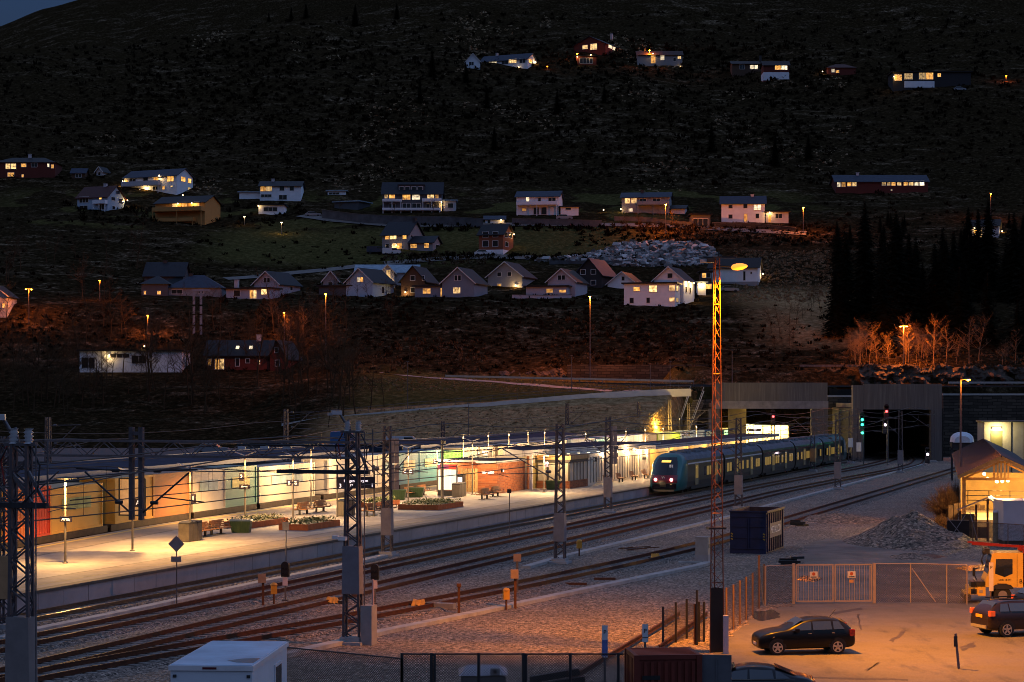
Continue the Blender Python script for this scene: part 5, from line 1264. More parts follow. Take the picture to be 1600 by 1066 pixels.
# red container
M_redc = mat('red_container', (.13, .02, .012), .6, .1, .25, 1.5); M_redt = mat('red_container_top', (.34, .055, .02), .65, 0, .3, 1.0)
rc = P(1097, 1023, 62.6); ti = .12; t = thing('red_container', 'dark red shipping container at the bottom edge beside the chain link fence', 'container', (rc.x, rc.y, GZ), .10)
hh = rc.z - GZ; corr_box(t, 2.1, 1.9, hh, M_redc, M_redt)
mb = MB()
for i in range(9): mb.b2(-2.0 + i * .21, -1.9 + i * .21, -.0, .03, .2, hh - .2)
mb.build('end_ribs', M_redc, t)
mb = MB(); mb.b2(-1.85, -1.3, -.02, -.01, hh - .75, hh - .62); mb.build('name_plate', M_black, t)
mb = MB()
for i in range(6): mb.b2(-1.95, -.15, .25 + i * .27, .28 + i * .27, hh - .004, hh + .012)
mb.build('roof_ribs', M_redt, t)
mb = MB(); mb.b2(0, .9, .0, .06, .05, hh - .02); mb.b2(.42, .46, -.03, 0, .1, hh - .1)
for z in (.4, 1.0, 1.6): mb.b2(.05, .85, -.02, 0, z, z + .06)
d_ = mb.build('open_door', mat('grey_container_door', (.10, .10, .115), .55, .1, .2, 2), t, (.02, .12, 0), -.25)
# white cabin
M_cab = mat('cabin_white', (.55, .60, .68), .5, 0, .06, .8); M_cabt = mat('cabin_roof_pale', (.40, .54, .68), .45, 0, .22, .7)
wc = P(396, 1040, 57.5); t = thing('site_cabin', 'white site cabin with pale flat roof at the bottom of the picture', 'cabin', (wc.x, wc.y, GZ), -.065)
hh = wc.z - GZ; Wc, Dc = 2.42, 5.7
mb = MB(); mb.b2(-Wc + .05, -.05, .05, Dc - .05, .15, hh - .16); mb.build('wall', M_cab, t)
mb = MB(); mb.b2(-Wc, 0, 0, Dc, hh - .16, hh - .02); mb.build('roof_edge', M_whitem, t); mb = MB(); mb.b2(-Wc + .06, -.06, .06, Dc - .06, hh - .06, hh); mb.build('roof', M_cabt, t)
mb = MB(); mb.b2(-.05, -.02, 1.35, 2.0, .2, 2.05 if hh > 2.3 else hh - .3); dd = mb.build('door', M_whitem, t); mb = MB(); mb.b2(-.02, .0, 1.42, 1.48, 1.0, 1.2); mb.build('handle', M_black, dd)
mb = MB(); mb.b2(-.05, -.015, 3.5, 4.6, .9, hh - .45); wf = mb.build('window', M_whitem, t); mb = MB(); mb.b2(-.014, -.008, 3.58, 4.52, .98, hh - .53); mb.build('pane', M_glassd, wf)
mb = MB(); mb.add([(-.1, .5, hh + .004), (-.1, 1.6, hh + .004), (-.55, 1.5, hh + .004), (-.95, 1.0, hh + .004), (-.6, .6, hh + .004)], [(0, 1, 2, 3, 4)]); mb.build('roof_stain', mat('roof_stain', (.16, .19, .22), .3, 0, .4, 2), t)
mb = MB(); [mb.b2(x - .05, x + .05, .02, .06, hh - .36, hh - .28) for x in (-2.25, -.15)]; mb.build('vent', M_dark, t)
mb = MB(); mb.b2(-1.45, -1.05, -.012, 0, hh - .12, hh - .06); mb.build('maker_plate', M_wine, t); mb = MB(); mb.b2(-1.8, -.6, .03, .05, hh - 1.5, hh - .75); mb.build('shutter', M_whitem, t)
mb = MB(); [mb.b2(x - .1, x + .1, y - .1, y + .1, 0, .15) for x in (-Wc + .2, -.2) for y in (.2, Dc - .2)]; mb.build('foot', M_dark, t)
# small grey shed roof behind the fence
q = P(790, 1050, 69.0); t = thing('equipment_shed', 'small grey equipment shed with a pale ribbed roof and a warning sign behind the fence', 'shed', (q.x, q.y, GZ), .03); hh = q.z - GZ
mb = MB(); mb.b2(-1.5, 0, 0, 1.6, 0, hh - .15); mb.build('wall', mat('shed_grey', (.12, .11, .11), .7, 0, .2, 2), t)
mb = MB(); mb.add([(-1.58, -.08, hh - .12), (.08, -.08, hh - .1), (-.2, .9, hh + .12), (-1.3, .9, hh + .12), (.08, 1.7, hh - .1), (-1.58, 1.7, hh - .12)], [(0, 1, 2, 3), (1, 4, 2), (2, 4, 5, 3), (0, 3, 5)])
for i in range(9): mb.bar((-1.45 + i * .17, -.07, hh - .08), (-1.25 + i * .125, .88, hh + .13), .03, .03)
mb.build('roof', mat('shed_roof_pale', (.42, .40, .44), .5, .1, .1, 2), t); mb = MB(); mb.b2(-.52, -.2, -.12, -.09, hh - .1, hh + .13); s_ = mb.build('sign', M_plate, t); mb = MB(); mb.lathe([(.07, 0), (.07, .005)], 12); o = mb.build('disc', M_dark, s_, (-.36, -.121, hh + .02)); o.rotation_euler[0] = rad(90)
# black pile by the fence
t = thing('timber_stack', 'dark stack of old sleepers behind the bottom fence', 'timber stack', P(868, 1100, 68.5) * Vector((1, 1, 0)) + Vector((0, 0, GZ)))
for i in range(5): mb = MB(); mb.box((R.uniform(-.1, .1) + (i % 2) * .2, (i % 3) * .3, .15 + .22 * i), (1.7, .26, .22), .08 * i, 0, 0, -.12); mb.build('sleeper', M_black, t)
# tall parking signs
for px, py, Y, lab in ((945, 977, 70, 'tall narrow white sign with black and blue marks in front of the buffer rail'), (1008, 975, 70, 'tall narrow white sign showing a P above the red container')):
    q = P(px, py, Y); h = q.z - GZ; t = thing('parking_sign', lab, 'sign', (q.x, q.y, GZ), 0)
    mb = MB(); mb.tube((0, 0, 0), (0, 0, h - .5), .04, n=6); mb.build('post', M_steel, t)
    mb = MB(); mb.b2(-.1, .1, -.05, -.03, h - (1.1 if px < 1000 else .62), h); sp_ = mb.build('sign_plate', M_whitem, t); lettering('P', .2, M_black, sp_, (0, -.055, h - .24), (rad(90), 0, 0))
    if px < 1000:
        mb = MB(); mb.b2(-.095, .095, -.056, -.051, h - 1.05, h - .5); mb.build('blue_field', mat('sign_blue', (.12, .16, .4), .5, 0, .3, 9), sp_)
    else: mb = MB(); mb.b2(-.1, .1, -.056, -.051, h - .47, h - .45); mb.build('divider', M_black, sp_)
q = P(1494, 990, 78); t = thing('parking_pole', 'thin tilted dark pole standing alone on the orange lit asphalt', 'pole', (q.x + .1, q.y, GZ)); mb = MB(); mb.bar((0, 0, 0), (-.13, 0, q.z - GZ), .09, .07); mb.build('pole', mat('pole_lilac', (.12, .1, .13), .5, 0, .1, 2), t); mb = MB(); mb.b2(-.2, -.06, -.05, -.045, q.z - GZ - .5, q.z - GZ - .1); mb.build('marker', M_dark, t)

# --- navy skip
sk = G(1197, 866); t = thing('open_skip', 'tall navy open topped scrap skip with white lettering in the gravel yard', 'skip', sk, TR)
M_navy = mat('navy_steel', (.022, .022, .06), .6, .1, .3, 1.2); M_navyr = mat('skip_inside', (.14, .05, .03), .8, 0, .4, 2)
Ws, Ds, Hs = 2.4, 6.0, 2.75
mb = MB(); mb.b2(-Ws, 0, 0, .08, .12, Hs); mb.b2(-Ws, 0, Ds - .08, Ds, .12, Hs); mb.b2(-Ws, -Ws + .08, .08, Ds - .08, .12, Hs); mb.b2(-.08, 0, .08, Ds - .08, .12, Hs); mb.b2(-Ws, 0, 0, Ds, 0, .12)
for i in range(9): mb.b2(.0, .09, .25 + i * .64, .45 + i * .64, .12, Hs - .12)
for z in (.3, 1.0, 1.75, 2.4): mb.b2(-Ws + .08, -.08, -.05, 0, z, z + .09)
mb.b2(-Ws - .03, .1, -.06, .02, Hs - .04, Hs + .06); mb.b2(.0, .1, .02, Ds, Hs - .06, Hs + .06); mb.b2(-Ws - .04, -Ws + .04, .02, Ds, Hs - .06, Hs + .06)
for x in (-Ws * .5 - .05, -Ws * .5 + .05): mb.b2(x - .03, x + .03, -.08, 0, .3, 2.3)
mb.build('skip_body', M_navy, t)
mb = MB(); mb.b2(-Ws + .085, -Ws + .1, .1, Ds - .1, .13, Hs - .02); mb.b2(-.1, -.085, .1, Ds - .1, .13, Hs - .02); mb.b2(-Ws + .1, -.1, Ds - .1, Ds - .085, .13, Hs - .02); mb.b2(-Ws + .1, -.1, .1, Ds - .1, .13, 1.6); mb.build('scrap_load', M_navyr, t)
mb = MB(); mb.b2(.095, .11, .7, 4.6, 1.0, 1.95); pn = mb.build('name_panel', mat('navy_panel', (.05, .05, .13), .5, 0, .1, 1), t)
lettering('METALLCO', .66, mat('letter_white', (.75, .75, .78), .5, 0, 0), pn, (.115, 2.65, 1.48), (rad(90), 0, rad(90)))
for x in (-Ws + .13, -.13):
    mb = MB(); [mb.box((x, -.03, .95 + k * .17), (.14, .02, .08), 0, 0, 0, .5) for k in range(3)]; mb.build('hazard_stripe', M_yel, t)
for px, py, lab in ((1238, 882, 'dark stick of scrap lying beside the asphalt edge'), (1247, 822, 'dark heap of scrap timber behind the skip')):
    q = G(px, py); t = thing('scrap_timber', lab, 'scrap', q)
    for i in range(4): mb = MB(); mb.box((R.uniform(-.4, .4), R.uniform(-.5, .5), .08 + .1 * i), (R.uniform(.8, 1.4), .2, .14), R.uniform(-.5, .5)); mb.build('timber', M_black, t)

# --- timber shed with open gable
M_sroof2 = mat('shed_slate', (.02, .022, .032), .55, .1, .15, 1.0); M_beam = mat('shed_beam', (.42, .22, .07), .6, 0, .25, 3); M_deck = mat('shed_floor', (.5, .4, .22), .6, 0, .1, 1)
sx0 = P(1503, 743, 150); ts = thing('timber_shed', 'open timber shed with dark gable roof lit from inside by bright lamps', 'shed', (sx0.x, sx0.y, GZ), -.204)
ez = sx0.z - GZ; Wd_, Ln = 5.6, 57.0; rz_ = ez + 1.35
mb = MB(); mb.add([(-.3, -.6, ez - .15), (-.3, Ln, ez - .15), (Wd_ / 2, Ln, rz_), (Wd_ / 2, -.6, rz_), (-.3, -.6, ez), (-.3, Ln, ez), (Wd_ / 2, Ln, rz_ + .16), (Wd_ / 2, -.6, rz_ + .16)], [(0,1,2,3),(7,6,5,4),(0,4,5,1),(0,3,7,4),(1,5,6,2)])
mb.add([(Wd_ + .3, -.6, ez - .15), (Wd_ + .3, Ln, ez - .15), (Wd_ / 2, Ln, rz_), (Wd_ / 2, -.6, rz_), (Wd_ + .3, -.6, ez), (Wd_ + .3, Ln, ez), (Wd_ / 2, Ln, rz_ + .16), (Wd_ / 2, -.6, rz_ + .16)], [(3,2,1,0),(4,5,6,7),(1,5,4,0),(4,7,3,0),(2,6,5,1)])
for i in range(40): mb.bar((-.28, i * Ln / 40, ez + .01), (Wd_ / 2 - .03, i * Ln / 40, rz_ + .165), .06, .04)
mb.build('roof', M_sroof2, ts)
mb = MB(); mb.bar((-.3, -.62, ez - .12), (Wd_ / 2, -.62, rz_ - .02), .09, .26); mb.bar((Wd_ + .3, -.62, ez - .12), (Wd_ / 2, -.62, rz_ - .02), .09, .26); mb.build('barge_board', M_beam, ts)
for x in (.15, Wd_ - .15):
    for y in (0.1, 8, 16): mb = MB(); mb.b2(x - .13, x + .13, y - .13, y + .13, 0, ez - .1); mb.build('post', M_beam, ts)
mb = MB(); mb.bar((.1, .1, ez - .25), (Wd_ - .1, .1, ez - .25), .16, .2); mb.bar((.3, .1, ez - .15), (Wd_ / 2, .1, rz_ - .3), .1, .14); mb.bar((Wd_ - .3, .1, ez - .15), (Wd_ / 2, .1, rz_ - .3), .1, .14)
for x in (-.5, -.25, 0, .25, .5): mb.b2(Wd_ / 2 + x - .07, Wd_ / 2 + x + .07, .0, .1, ez - .2, rz_ - .25)
mb.build('gable_truss', M_beam, ts)
mb = MB()
for k in range(12): x = -.2 + (Wd_ + .4) * k / 11; z = ez - .12 + 1.3 * (1 - abs(x - Wd_ / 2) / (Wd_ / 2 + .3)); mb.b2(x - .05, x + .05, -.5, Ln * .9, z - .04, z + .06)
mb.build('rafter', M_beam, ts)
mb = MB(); mb.b2(.1, Wd_ + 3, .2, 20, .0, 1.25); mb.build('deck', M_deck, ts)
mb = MB(); mb.b2(.25, Wd_ - .2, 14, 14.1, 1.25, ez - .3); mb.build('inner_wall', mat('shed_inside', (.42, .27, .1), .7, 0, .2, 1), ts)
mb = MB()
for z in (ez - 1.15, ez - 1.5, ez - 1.85): mb.b2(.3, Wd_ - .25, .28, .32, z, z + .05)
for i in range(4): mb.b2(.4 + i * 1.5, .46 + i * 1.5, .26, .34, ez - 2.1, ez - 1.1)
mb.build('railing', M_dark, ts)
for x, z in ((1.6, ez + .1), (1.85, ez - .25), (2.5, ez - .45), (2.9, ez - .42), (3.3, ez - .38)): mb = MB(); mb.blob((x, .7, z), .13, 8, 5); mb.build('lamp', M_bulb, ts)
lamp((2.6, 1.6, ez - .7), 2600, (1.0, .52, .14), 'POINT', .3, 'shed_glow', ts); lamp((3.6, 7, ez - .8), 3000, (1.0, .6, .2), 'POINT', .3, 'shed_glow', ts); lamp((4.4, -1.0, 3.0), 500, (1.0, .55, .16), 'POINT', .2, 'shed_glow', ts)
# lean-to, bins, posts and white box in front
q = G(1512, 845); t = thing('lean_to', 'small lean to with a pale sloping roof in front of the timber shed', 'shelter', q, -.35)
M_lroof = mat('lean_to_roof', (.42, .28, .24), .6, 0, .15, 2)
mb = MB(); mb.add([(-.7, -.3, 2.15), (1.4, -.3, 3.05), (1.4, 2.2, 3.05), (-.7, 2.2, 2.15), (-.7, -.3, 2.25), (1.4, -.3, 3.15), (1.4, 2.2, 3.15), (-.7, 2.2, 2.25)], [(0,3,2,1),(4,5,6,7),(0,1,5,4),(1,2,6,5),(2,3,7,6),(3,0,4,7)]); mb.add([(1.4, -.3, 3.05), (2.6, -.3, 2.2), (2.6, 2.2, 2.2), (1.4, 2.2, 3.05), (1.4, -.3, 3.15), (2.6, -.3, 2.3), (2.6, 2.2, 2.3), (1.4, 2.2, 3.15)], [(0,3,2,1),(4,5,6,7),(0,1,5,4),(1,2,6,5),(2,3,7,6),(3,0,4,7)]); mb.build('roof', M_lroof, t)
for x, h in ((-.5, 2.1), (.6, 2.55), (1.4, 3.0), (2.4, 2.2)): mb = MB(); mb.b2(x - .07, x + .07, -.1, .04, 0, h); mb.build('post', M_rust, t)
mb = MB(); mb.b2(-.4, .5, 0, .05, .2, 1.9); mb.b2(.68, 1.32, 0, .05, .2, 1.0); mb.build('side_boards', mat('old_boards', (.12, .07, .04), .8, 0, .4, 3), t)
q = G(1497, 849); t = thing('scaffold_frame', 'black crossed frame standing before the lean to', 'frame', q, -.2)
mb = MB(); mb.b2(-.75, .75, 0, .7, 0.02, 1.6); mb.build('dark_crate', M_black, t); mb = MB(); mb.bar((-.75, -.06, 0), (.5, -.06, 2.0), .05); mb.bar((.5, -.06, .3), (-.75, -.06, 1.8), .05); mb.bar((.8, -.1, 2.2), (1.4, -.4, 0), .06); mb.build('brace', M_plate, t)
q = G(1594, 853); t = thing('white_box_body', 'tall white box body standing beside the lit shed', 'box body', q, .0); mb = MB(); mb.b2(-1.15, .9, 0, 3, .35, 3.05); mb.build('box', mat('lilac_white', (.5, .49, .55), .5, 0, .08, 1), t); mb = MB(); mb.b2(-1.2, .95, -.03, 3.03, 3.05, 3.12); mb.build('roof_rim', M_whitem, t); mb = MB(); mb.b2(-1.0, .8, .2, 2.8, .0, .35); mb.build('underframe', M_dark, t)
t = thing('round_post', 'pale rounded post between the lean to and the white box', 'post', G(1556, 850)); mb = MB(); mb.tube((0, 0, 0), (0, 0, 2.2), .22, n=10); mb.build('post', mat('greenish_concrete', (.32, .29, .18), .8, 0, .2, 2), t); mb = MB(); mb.lathe([(.24, 2.2), (.2, 2.3), (.05, 2.34)], 10); mb.build('cap', M_whitem, t)
chain_fence([G(*p) for p in ((1520, 854), (1545, 856), (1575, 858), (1600, 860), (1640, 866))], 1.7, 'thin fence in front of the white box body', M_opost, True, 0, .03)
# boards and bush beside the shed
t = thing('board_fence', 'low weathered board fence behind the brown bush', 'fence', G(1482, 822)); 
for i in range(7): mb = MB(); mb.b2(i * .42, i * .42 + .36, 0, .05, 0, 1.5 + R.uniform(-.1, .35)); mb.build('board', mat('old_boards', (.12, .07, .04)), t)

# --- covered boat and lit doorway at the stone wall
q = P(1503, 692, 250); t = thing('covered_boat', 'white rounded cover on dark trestles at the foot of the stone wall', 'covered boat', (q.x, q.y, GZ), -.2); z = q.z - GZ
mb = MB(); vs = []
for j in range(9):
    y = -1 + 2 * j / 8
    for i in range(9):
        a = math.pi * i / 8; k = (1 - .35 * y * y); vs.append((-math.cos(a) * 1.45 * k, y * 3.5, z + .1 + math.sin(a) ** .7 * 1.25 * k))
mb.add(vs, [(j*9+i, j*9+i+1, (j+1)*9+i+1, (j+1)*9+i) for j in range(8) for i in range(8)], 0, True); mb.add([vs[i] for i in range(9)], [tuple(range(9))]); mb.build('cover', mat('tarp_white', (.55, .6, .68), .6, 0, .15, 2), t)
for x in (-1.2, 1.2):
    for y in (-3, 3): mb = MB(); mb.b2(x - .1, x + .1, y - .1, y + .1, 0, z + .15); mb.build('trestle', M_dark, t)
mb = MB(); mb.b2(-1.3, 1.3, -3.2, 3.2, z - .6, z + .09); mb.build('hull', M_dark, t)
q = P(1557, 692, 270); t = thing('doorway_shed', 'pale walled store with a bright lamp above its door', 'shed', (q.x, q.y, GZ), 0); z = q.z - GZ
mb = MB(); mb.b2(-1.6, 9, 0, 4, 0, z + 2.7); mb.build('wall', mat('store_wall', (.38, .34, .27), .8, 0, .15, 1), t); mb = MB(); mb.b2(-.75, .75, -.06, -.0, z - 1.0, z + 1.6); mb.build('door', mat('store_door', (.16, .14, .06), .6, 0, .1, 1), t)
mb = MB(); mb.b2(-.55, .55, -.3, -.1, z + 1.75, z + 2.0); mb.build('lamp', M_bulb, t); lamp((0, -1.0, z + 1.6), 620, (1, .8, .35), 'POINT', .2, 'door_glow', t)
mb = MB()
for i in range(4): mb.b2(1.9 + i * 1.7, 2.0 + i * 1.7, -.08, 0, 0, z + 2.7)
mb.build('wall_post', M_dark, t)
mb = MB(); mb.b2(-1.8, 9.2, -.4, 4.2, z + 2.7, z + 2.9); mb.build('roof', M_roofd, t)

# ------------------------------------------------------------------ vehicles
M_carb = mat('car_black_paint', (.004, .004, .005), .32, .0, 0, coat=.15, spec=.22); M_tyre = mat('tyre', (.015, .015, .015), .8, 0, .1, 5); M_alloy = mat('alloy', (.55, .5, .47), .35, .8, 0)
M_cglass = mat('car_glass', (.02, .025, .035), .05, 0, 0, spec=.9, coat=.6); M_tail = mat('tail_glass', (.35, .012, .01), .2, 0, 0, coat=.8); M_head = mat('headlamp_glass', (.5, .45, .4), .12, .3, 0, coat=.8); M_chrome = mat('chrome', (.6, .58, .58), .15, 1, 0)
def car(name, lab, cat, loc, rz, prof, L, Wd, paint, wheel_r=.31, wb=(.85, 3.35), rails=False, group=None, glass=None, kind='hatch'):
    """prof: stations (y from the nose, z sill, z belt, z roof or None, half width at belt, half width at roof); nose at y = 0, body along +y"""
    t = thing(name, lab, cat, loc, rz, group)
    ring_n = []
    vs = []; k = 10; st = prof
    for (y, zs, zb, zr, hb, hr) in st:
        zt = zr if zr else zb + .04
        ht = hr if zr else hb * .8
        half = [(hb * .90, zs), (hb * .985, zs + .10), (hb, zs + (zb - zs) * .5), (hb * .965, zb), ((hb * .955 + ht) / 2 if zr else hb * .9, (zb * .96 + zt * .04) if zr else zb + .015)]
        half = [(hb * .90, zs), (hb * .985, zs + .10), (hb, zs + (zb - zs) * .55), (hb * .955, zb), (ht * 1.0, zt - .05 if zr else zb + .02), (ht * .8, zt)]
        rg = [(-x, y, z) for x, z in half] + [(x, y, z) for x, z in half[::-1]]
        vs += rg
    n = 12; N_ = len(st); mb = MB(); faces = []; 
    for j in range(N_ - 1):
        for i in range(n):
            faces.append((j*n+i, j*n+(i+1) % n, (j+1)*n+(i+1) % n, (j+1)*n+i))
    mb.add(vs, faces, 0, True); mb.add(vs, [tuple(range(n)), tuple(range((N_-1)*n, N_*n))[::-1]])
    body = mb.build('body', paint, t)
    md = body.modifiers.new('soft', 'SUBSURF'); md.levels = 1; md.render_levels = 2
    body.data.polygons.foreach_set('use_smooth', [True] * len(body.data.polygons))
    # side glass and screens lie just outside the body surface
    gl = glass
    for (y0, y1, tilt0, tilt1) in gl['sides']:
        for sx in (-1, 1):
            def at(y, f):
                for a, b in zip(st, st[1:]):
                    if a[0] <= y <= b[0]:
                        q = (y - a[0]) / max(1e-6, b[0] - a[0]); zb = a[2] + (b[2] - a[2]) * q; zr = (a[3] or a[2]) + ((b[3] or b[2]) - (a[3] or a[2])) * q
                        hb = a[4] + (b[4] - a[4]) * q; hr = (a[5] or a[4]) + ((b[5] or b[4]) - (a[5] or a[4])) * q
                        return (sx * (hb * .955 + (hr - hb * .955) * f + .012), y, zb + (zr - .05 - zb) * f)
            m2 = MB(); P4 = [at(y0, .08), at(y1, .08), at(y1 + tilt1, .84), at(y0 + tilt0, .84)]
            m2.add(P4, [(0, 1, 2, 3)]); m2.build('side_window', M_cglass, t)
    for nm, (ya, za, ha, yb, zb_, hb_) in gl['screens'].items():
        m2 = MB(); m2.add([(-ha, ya, za), (ha, ya, za), (hb_, yb, zb_), (-hb_, yb, zb_)], [(0, 1, 2, 3)]); m2.build(nm, M_cglass, t)
    for y in wb:
        for sx in (-1, 1):
            w = MB(); x = sx * (Wd / 2 - .10); w.ycyl((x, y, wheel_r), wheel_r, .2, 22); wo = w.build('wheel', M_tyre, t)
            r_ = MB(); r_.ycyl((x + sx * .102, y, wheel_r), wheel_r * .64, .012, 20); r_.build('hub', M_black, wo)
            r_ = MB(); xx = x + sx * .112
            for q in range(20):
                a, b = 2 * math.pi * q / 20, 2 * math.pi * (q + 1) / 20; rr_ = wheel_r * .64; r_.bar((xx, y + math.cos(a) * rr_, wheel_r + math.sin(a) * rr_), (xx, y + math.cos(b) * rr_, wheel_r + math.sin(b) * rr_), .02, .03)
            for q in range(5):
                a = 2 * math.pi * q / 5 + .3; r_.bar((xx, y, wheel_r), (xx, y + math.cos(a) * wheel_r * .62, wheel_r + math.sin(a) * wheel_r * .62), .015, .075)
            r_.build('rim', M_alloy, wo)
            a_ = MB(); pts = [(x + sx * .085, y + math.cos(q) * (wheel_r + .07), wheel_r + math.sin(q) * (wheel_r + .07)) for q in [math.pi * k2 / 12 for k2 in range(13)]]
            a_.add([(x + sx * .06, y, wheel_r)] + pts, [tuple(range(14))] ); a_.build('wheel_arch', M_black, t)
    return t
def box_part(t, name, m, *b):
    mb = MB(); mb.b2(*b); return mb.build(name, m, t)
# black hatchback, side on, nose to the left
HB = [(0.0, .30, .60, None, .58, None), (.05, .22, .72, None, .72, None), (.30, .18, .84, None, .80, None), (.92, .18, .96, None, .84, None), (1.12, .18, .97, 1.02, .84, .66), (1.85, .2, .95, 1.40, .845, .60), (2.6, .2, .96, 1.46, .845, .585), (3.3, .2, .98, 1.41, .84, .565), (3.75, .22, 1.0, 1.16, .80, .60), (3.92, .28, .88, .96, .74, .62), (3.97, .34, .74, .8, .66, .55)]
hbp = G(1255, 1021); 
car1 = car('hatchback_car', 'black five door hatchback parked alone on the orange lit asphalt', 'car', hbp + Vector((-1.95, 0, .012)), rad(-90) + .13, HB, 3.97, 1.69, M_carb, .305, (.72, 3.2),
           glass={'sides': [(1.32, 2.12, .45, .03), (2.2, 2.98, -.0, -.02), (3.05, 3.5, .0, -.2)], 'screens': {'windscreen': (1.14, .985, .68, 1.83, 1.40, .56), 'rear_window': (3.80, 1.13, .5, 3.42, 1.39, .5)}})
for sx in (-1, 1):
    mb = MB(); mb.add([(sx * .42, .10, .56), (sx * .76, .36, .60), (sx * .82, .62, .74), (sx * .55, .22, .68)], [(0, 1, 2, 3)]); mb.build('headlight', M_head, car1)
    box_part(car1, 'tail_light', M_tail, sx * .58, sx * .80, 3.72, 3.93, .72, .98)
    box_part(car1, 'wing_mirror', M_carb, sx * .88, sx * 1.02, 1.42, 1.58, .92, 1.06)
    box_part(car1, 'door_handle', M_chrome, sx * .845, sx * .862, 1.98, 2.12, .84, .865)
    box_part(car1, 'door_handle', M_chrome, sx * .84, sx * .86, 2.95, 3.08, .86, .885)
box_part(car1, 'number_plate', M_whitem, -.26, .26, -.02, .0, .36, .47); mb = MB(); mb.tube((0, 3.1, 1.43), (0, 3.35, 1.72), .012, n=5); mb.build('aerial', M_black, car1)
# dark sedan at the bottom edge, tail to the right
SD = [(0.0, .3, .5, None, .6, None), (.08, .24, .62, None, .74, None), (.5, .2, .78, None, .86, None), (1.3, .2, .92, None, .9, None), (1.5, .2, .95, 1.0, .9, .72), (2.25, .2, .97, 1.38, .905, .62), (2.95, .2, .98, 1.44, .905, .60), (3.6, .2, 1.0, 1.36, .9, .60), (4.2, .22, 1.03, 1.10, .88, .66), (4.62, .26, 1.02, None, .84, None), (4.85, .34, .88, None, .76, None), (4.88, .4, .7, None, .7, None)]
sdp = P(1257, 1062, 70); car2 = car('sedan_car', 'dark sedan with silver window line at the bottom edge beside the red container', 'car', (sdp.x - 4.75, 69.0, GZ + .012), rad(-90) - .06, SD, 4.9, 1.8, mat('car_grey_paint', (.012, .012, .016), .3, .2, 0, coat=.35, spec=.3), .33, (.95, 3.75),
           glass={'sides': [(1.75, 2.62, .42, .02), (2.7, 3.5, 0, -.05), (3.56, 4.05, .0, -.35)], 'screens': {'windscreen': (1.5, 1.0, .7, 2.24, 1.385, .6), 'rear_window': (4.24, 1.10, .62, 3.58, 1.375, .56)}})
for sx in (-1, 1):
    box_part(car2, 'tail_light', M_tail, sx * .5, sx * .82, 4.70, 4.885, .72, .92); box_part(car2, 'window_trim', M_chrome, sx * .872, sx * .885, 1.7, 4.2, .985, 1.005); box_part(car2, 'door_handle', M_chrome, sx * .9, sx * .915, 3.3, 3.48, .86, .885)
    box_part(car2, 'wing_mirror', M_carb, sx * .92, sx * 1.06, 1.8, 1.98, .94, 1.08)
box_part(car2, 'boot_lip', M_chrome, -.6, .6, 4.8, 4.86, .935, .95)
# dark compact suv at the right edge, tail to the left
SV = [(0.0, .34, .66, None, .6, None), (.06, .28, .78, None, .72, None), (.4, .24, .9, None, .82, None), (1.0, .24, 1.0, None, .86, None), (1.15, .24, 1.02, 1.08, .87, .68), (1.8, .24, 1.04, 1.50, .87, .63), (2.6, .24, 1.06, 1.58, .87, .62), (3.5, .24, 1.08, 1.54, .865, .61), (3.9, .26, 1.1, 1.30, .85, .63), (4.08, .30, 1.02, 1.08, .80, .66), (4.13, .4, .8, .84, .72, .6)]
svp = G(1510, 990); car3 = car('compact_suv', 'dark compact suv with roof rails cut off by the picture edge', 'car', svp + Vector((4.25, .35, .012)), rad(90) + .33, SV, 4.13, 1.75, mat('car_plum_paint', (.016, .010, .012), .3, .1, 0, coat=.35, spec=.3), .335, (.8, 3.3),
           glass={'sides': [(1.35, 2.2, .4, .02), (2.28, 3.1, 0, 0), (3.16, 3.62, 0, -.12)], 'screens': {'windscreen': (1.14, 1.08, .68, 1.78, 1.5, .58), 'rear_window': (3.97, 1.18, .58, 3.62, 1.50, .54)}})
for sx in (-1, 1):
    box_part(car3, 'tail_light', mat('tail_glass_lit', (.6, .06, .02), .2, 0, 0, emit=(1, .12, .02), estr=.35), sx * .64, sx * .83, 3.86, 4.1, .92, 1.14); mb = MB(); mb.bar((sx * .55, 1.9, 1.6), (sx * .55, 3.5, 1.6), .04, .05); mb.build('roof_rail', M_black, car3)
    box_part(car3, 'door_handle', M_chrome, sx * .86, sx * .885, 2.1, 2.25, .95, .98); box_part(car3, 'sill_trim', M_plate, sx * .84, sx * .885, 1.2, 2.95, .27, .32)
box_part(car3, 'number_plate', M_yel, -.25, .25, 4.13, 4.16, .82, .95); box_part(car3, 'bumper_guard', M_plate, -.6, .6, 4.10, 4.2, .38, .5)
c4 = G(1640, 962); car4 = car('hatchback_car', 'dark car half hidden behind the suv at the picture edge with a glowing tail lamp', 'car', c4 + Vector((2.2, 0, .012)), rad(90) + .2, HB, 3.97, 1.69, M_carb, .305, (.72, 3.2), glass={'sides': [(1.32, 2.12, .45, .03), (2.2, 2.98, -.0, -.02)], 'screens': {'windscreen': (1.14, .985, .68, 1.83, 1.40, .56), 'rear_window': (3.80, 1.13, .5, 3.42, 1.39, .5)}})
for sx in (-1, 1): box_part(car4, 'tail_light', MATS['tail_glass_lit'], sx * .58, sx * .80, 3.72, 3.93, .72, .98)

# yellow road rail truck
tk = G(1523, 943); t = thing('road_rail_truck', 'yellow road rail crane truck with a red crane arm folded over its cab', 'truck', tk, -.12); t.scale = (.86,) * 3
M_tky = mat('truck_yellow', (.74, .46, .07), .45, 0, .12, 1.5, coat=.3); M_crane = mat('crane_red', (.24, .012, .012), .5, .1, .2, 2)
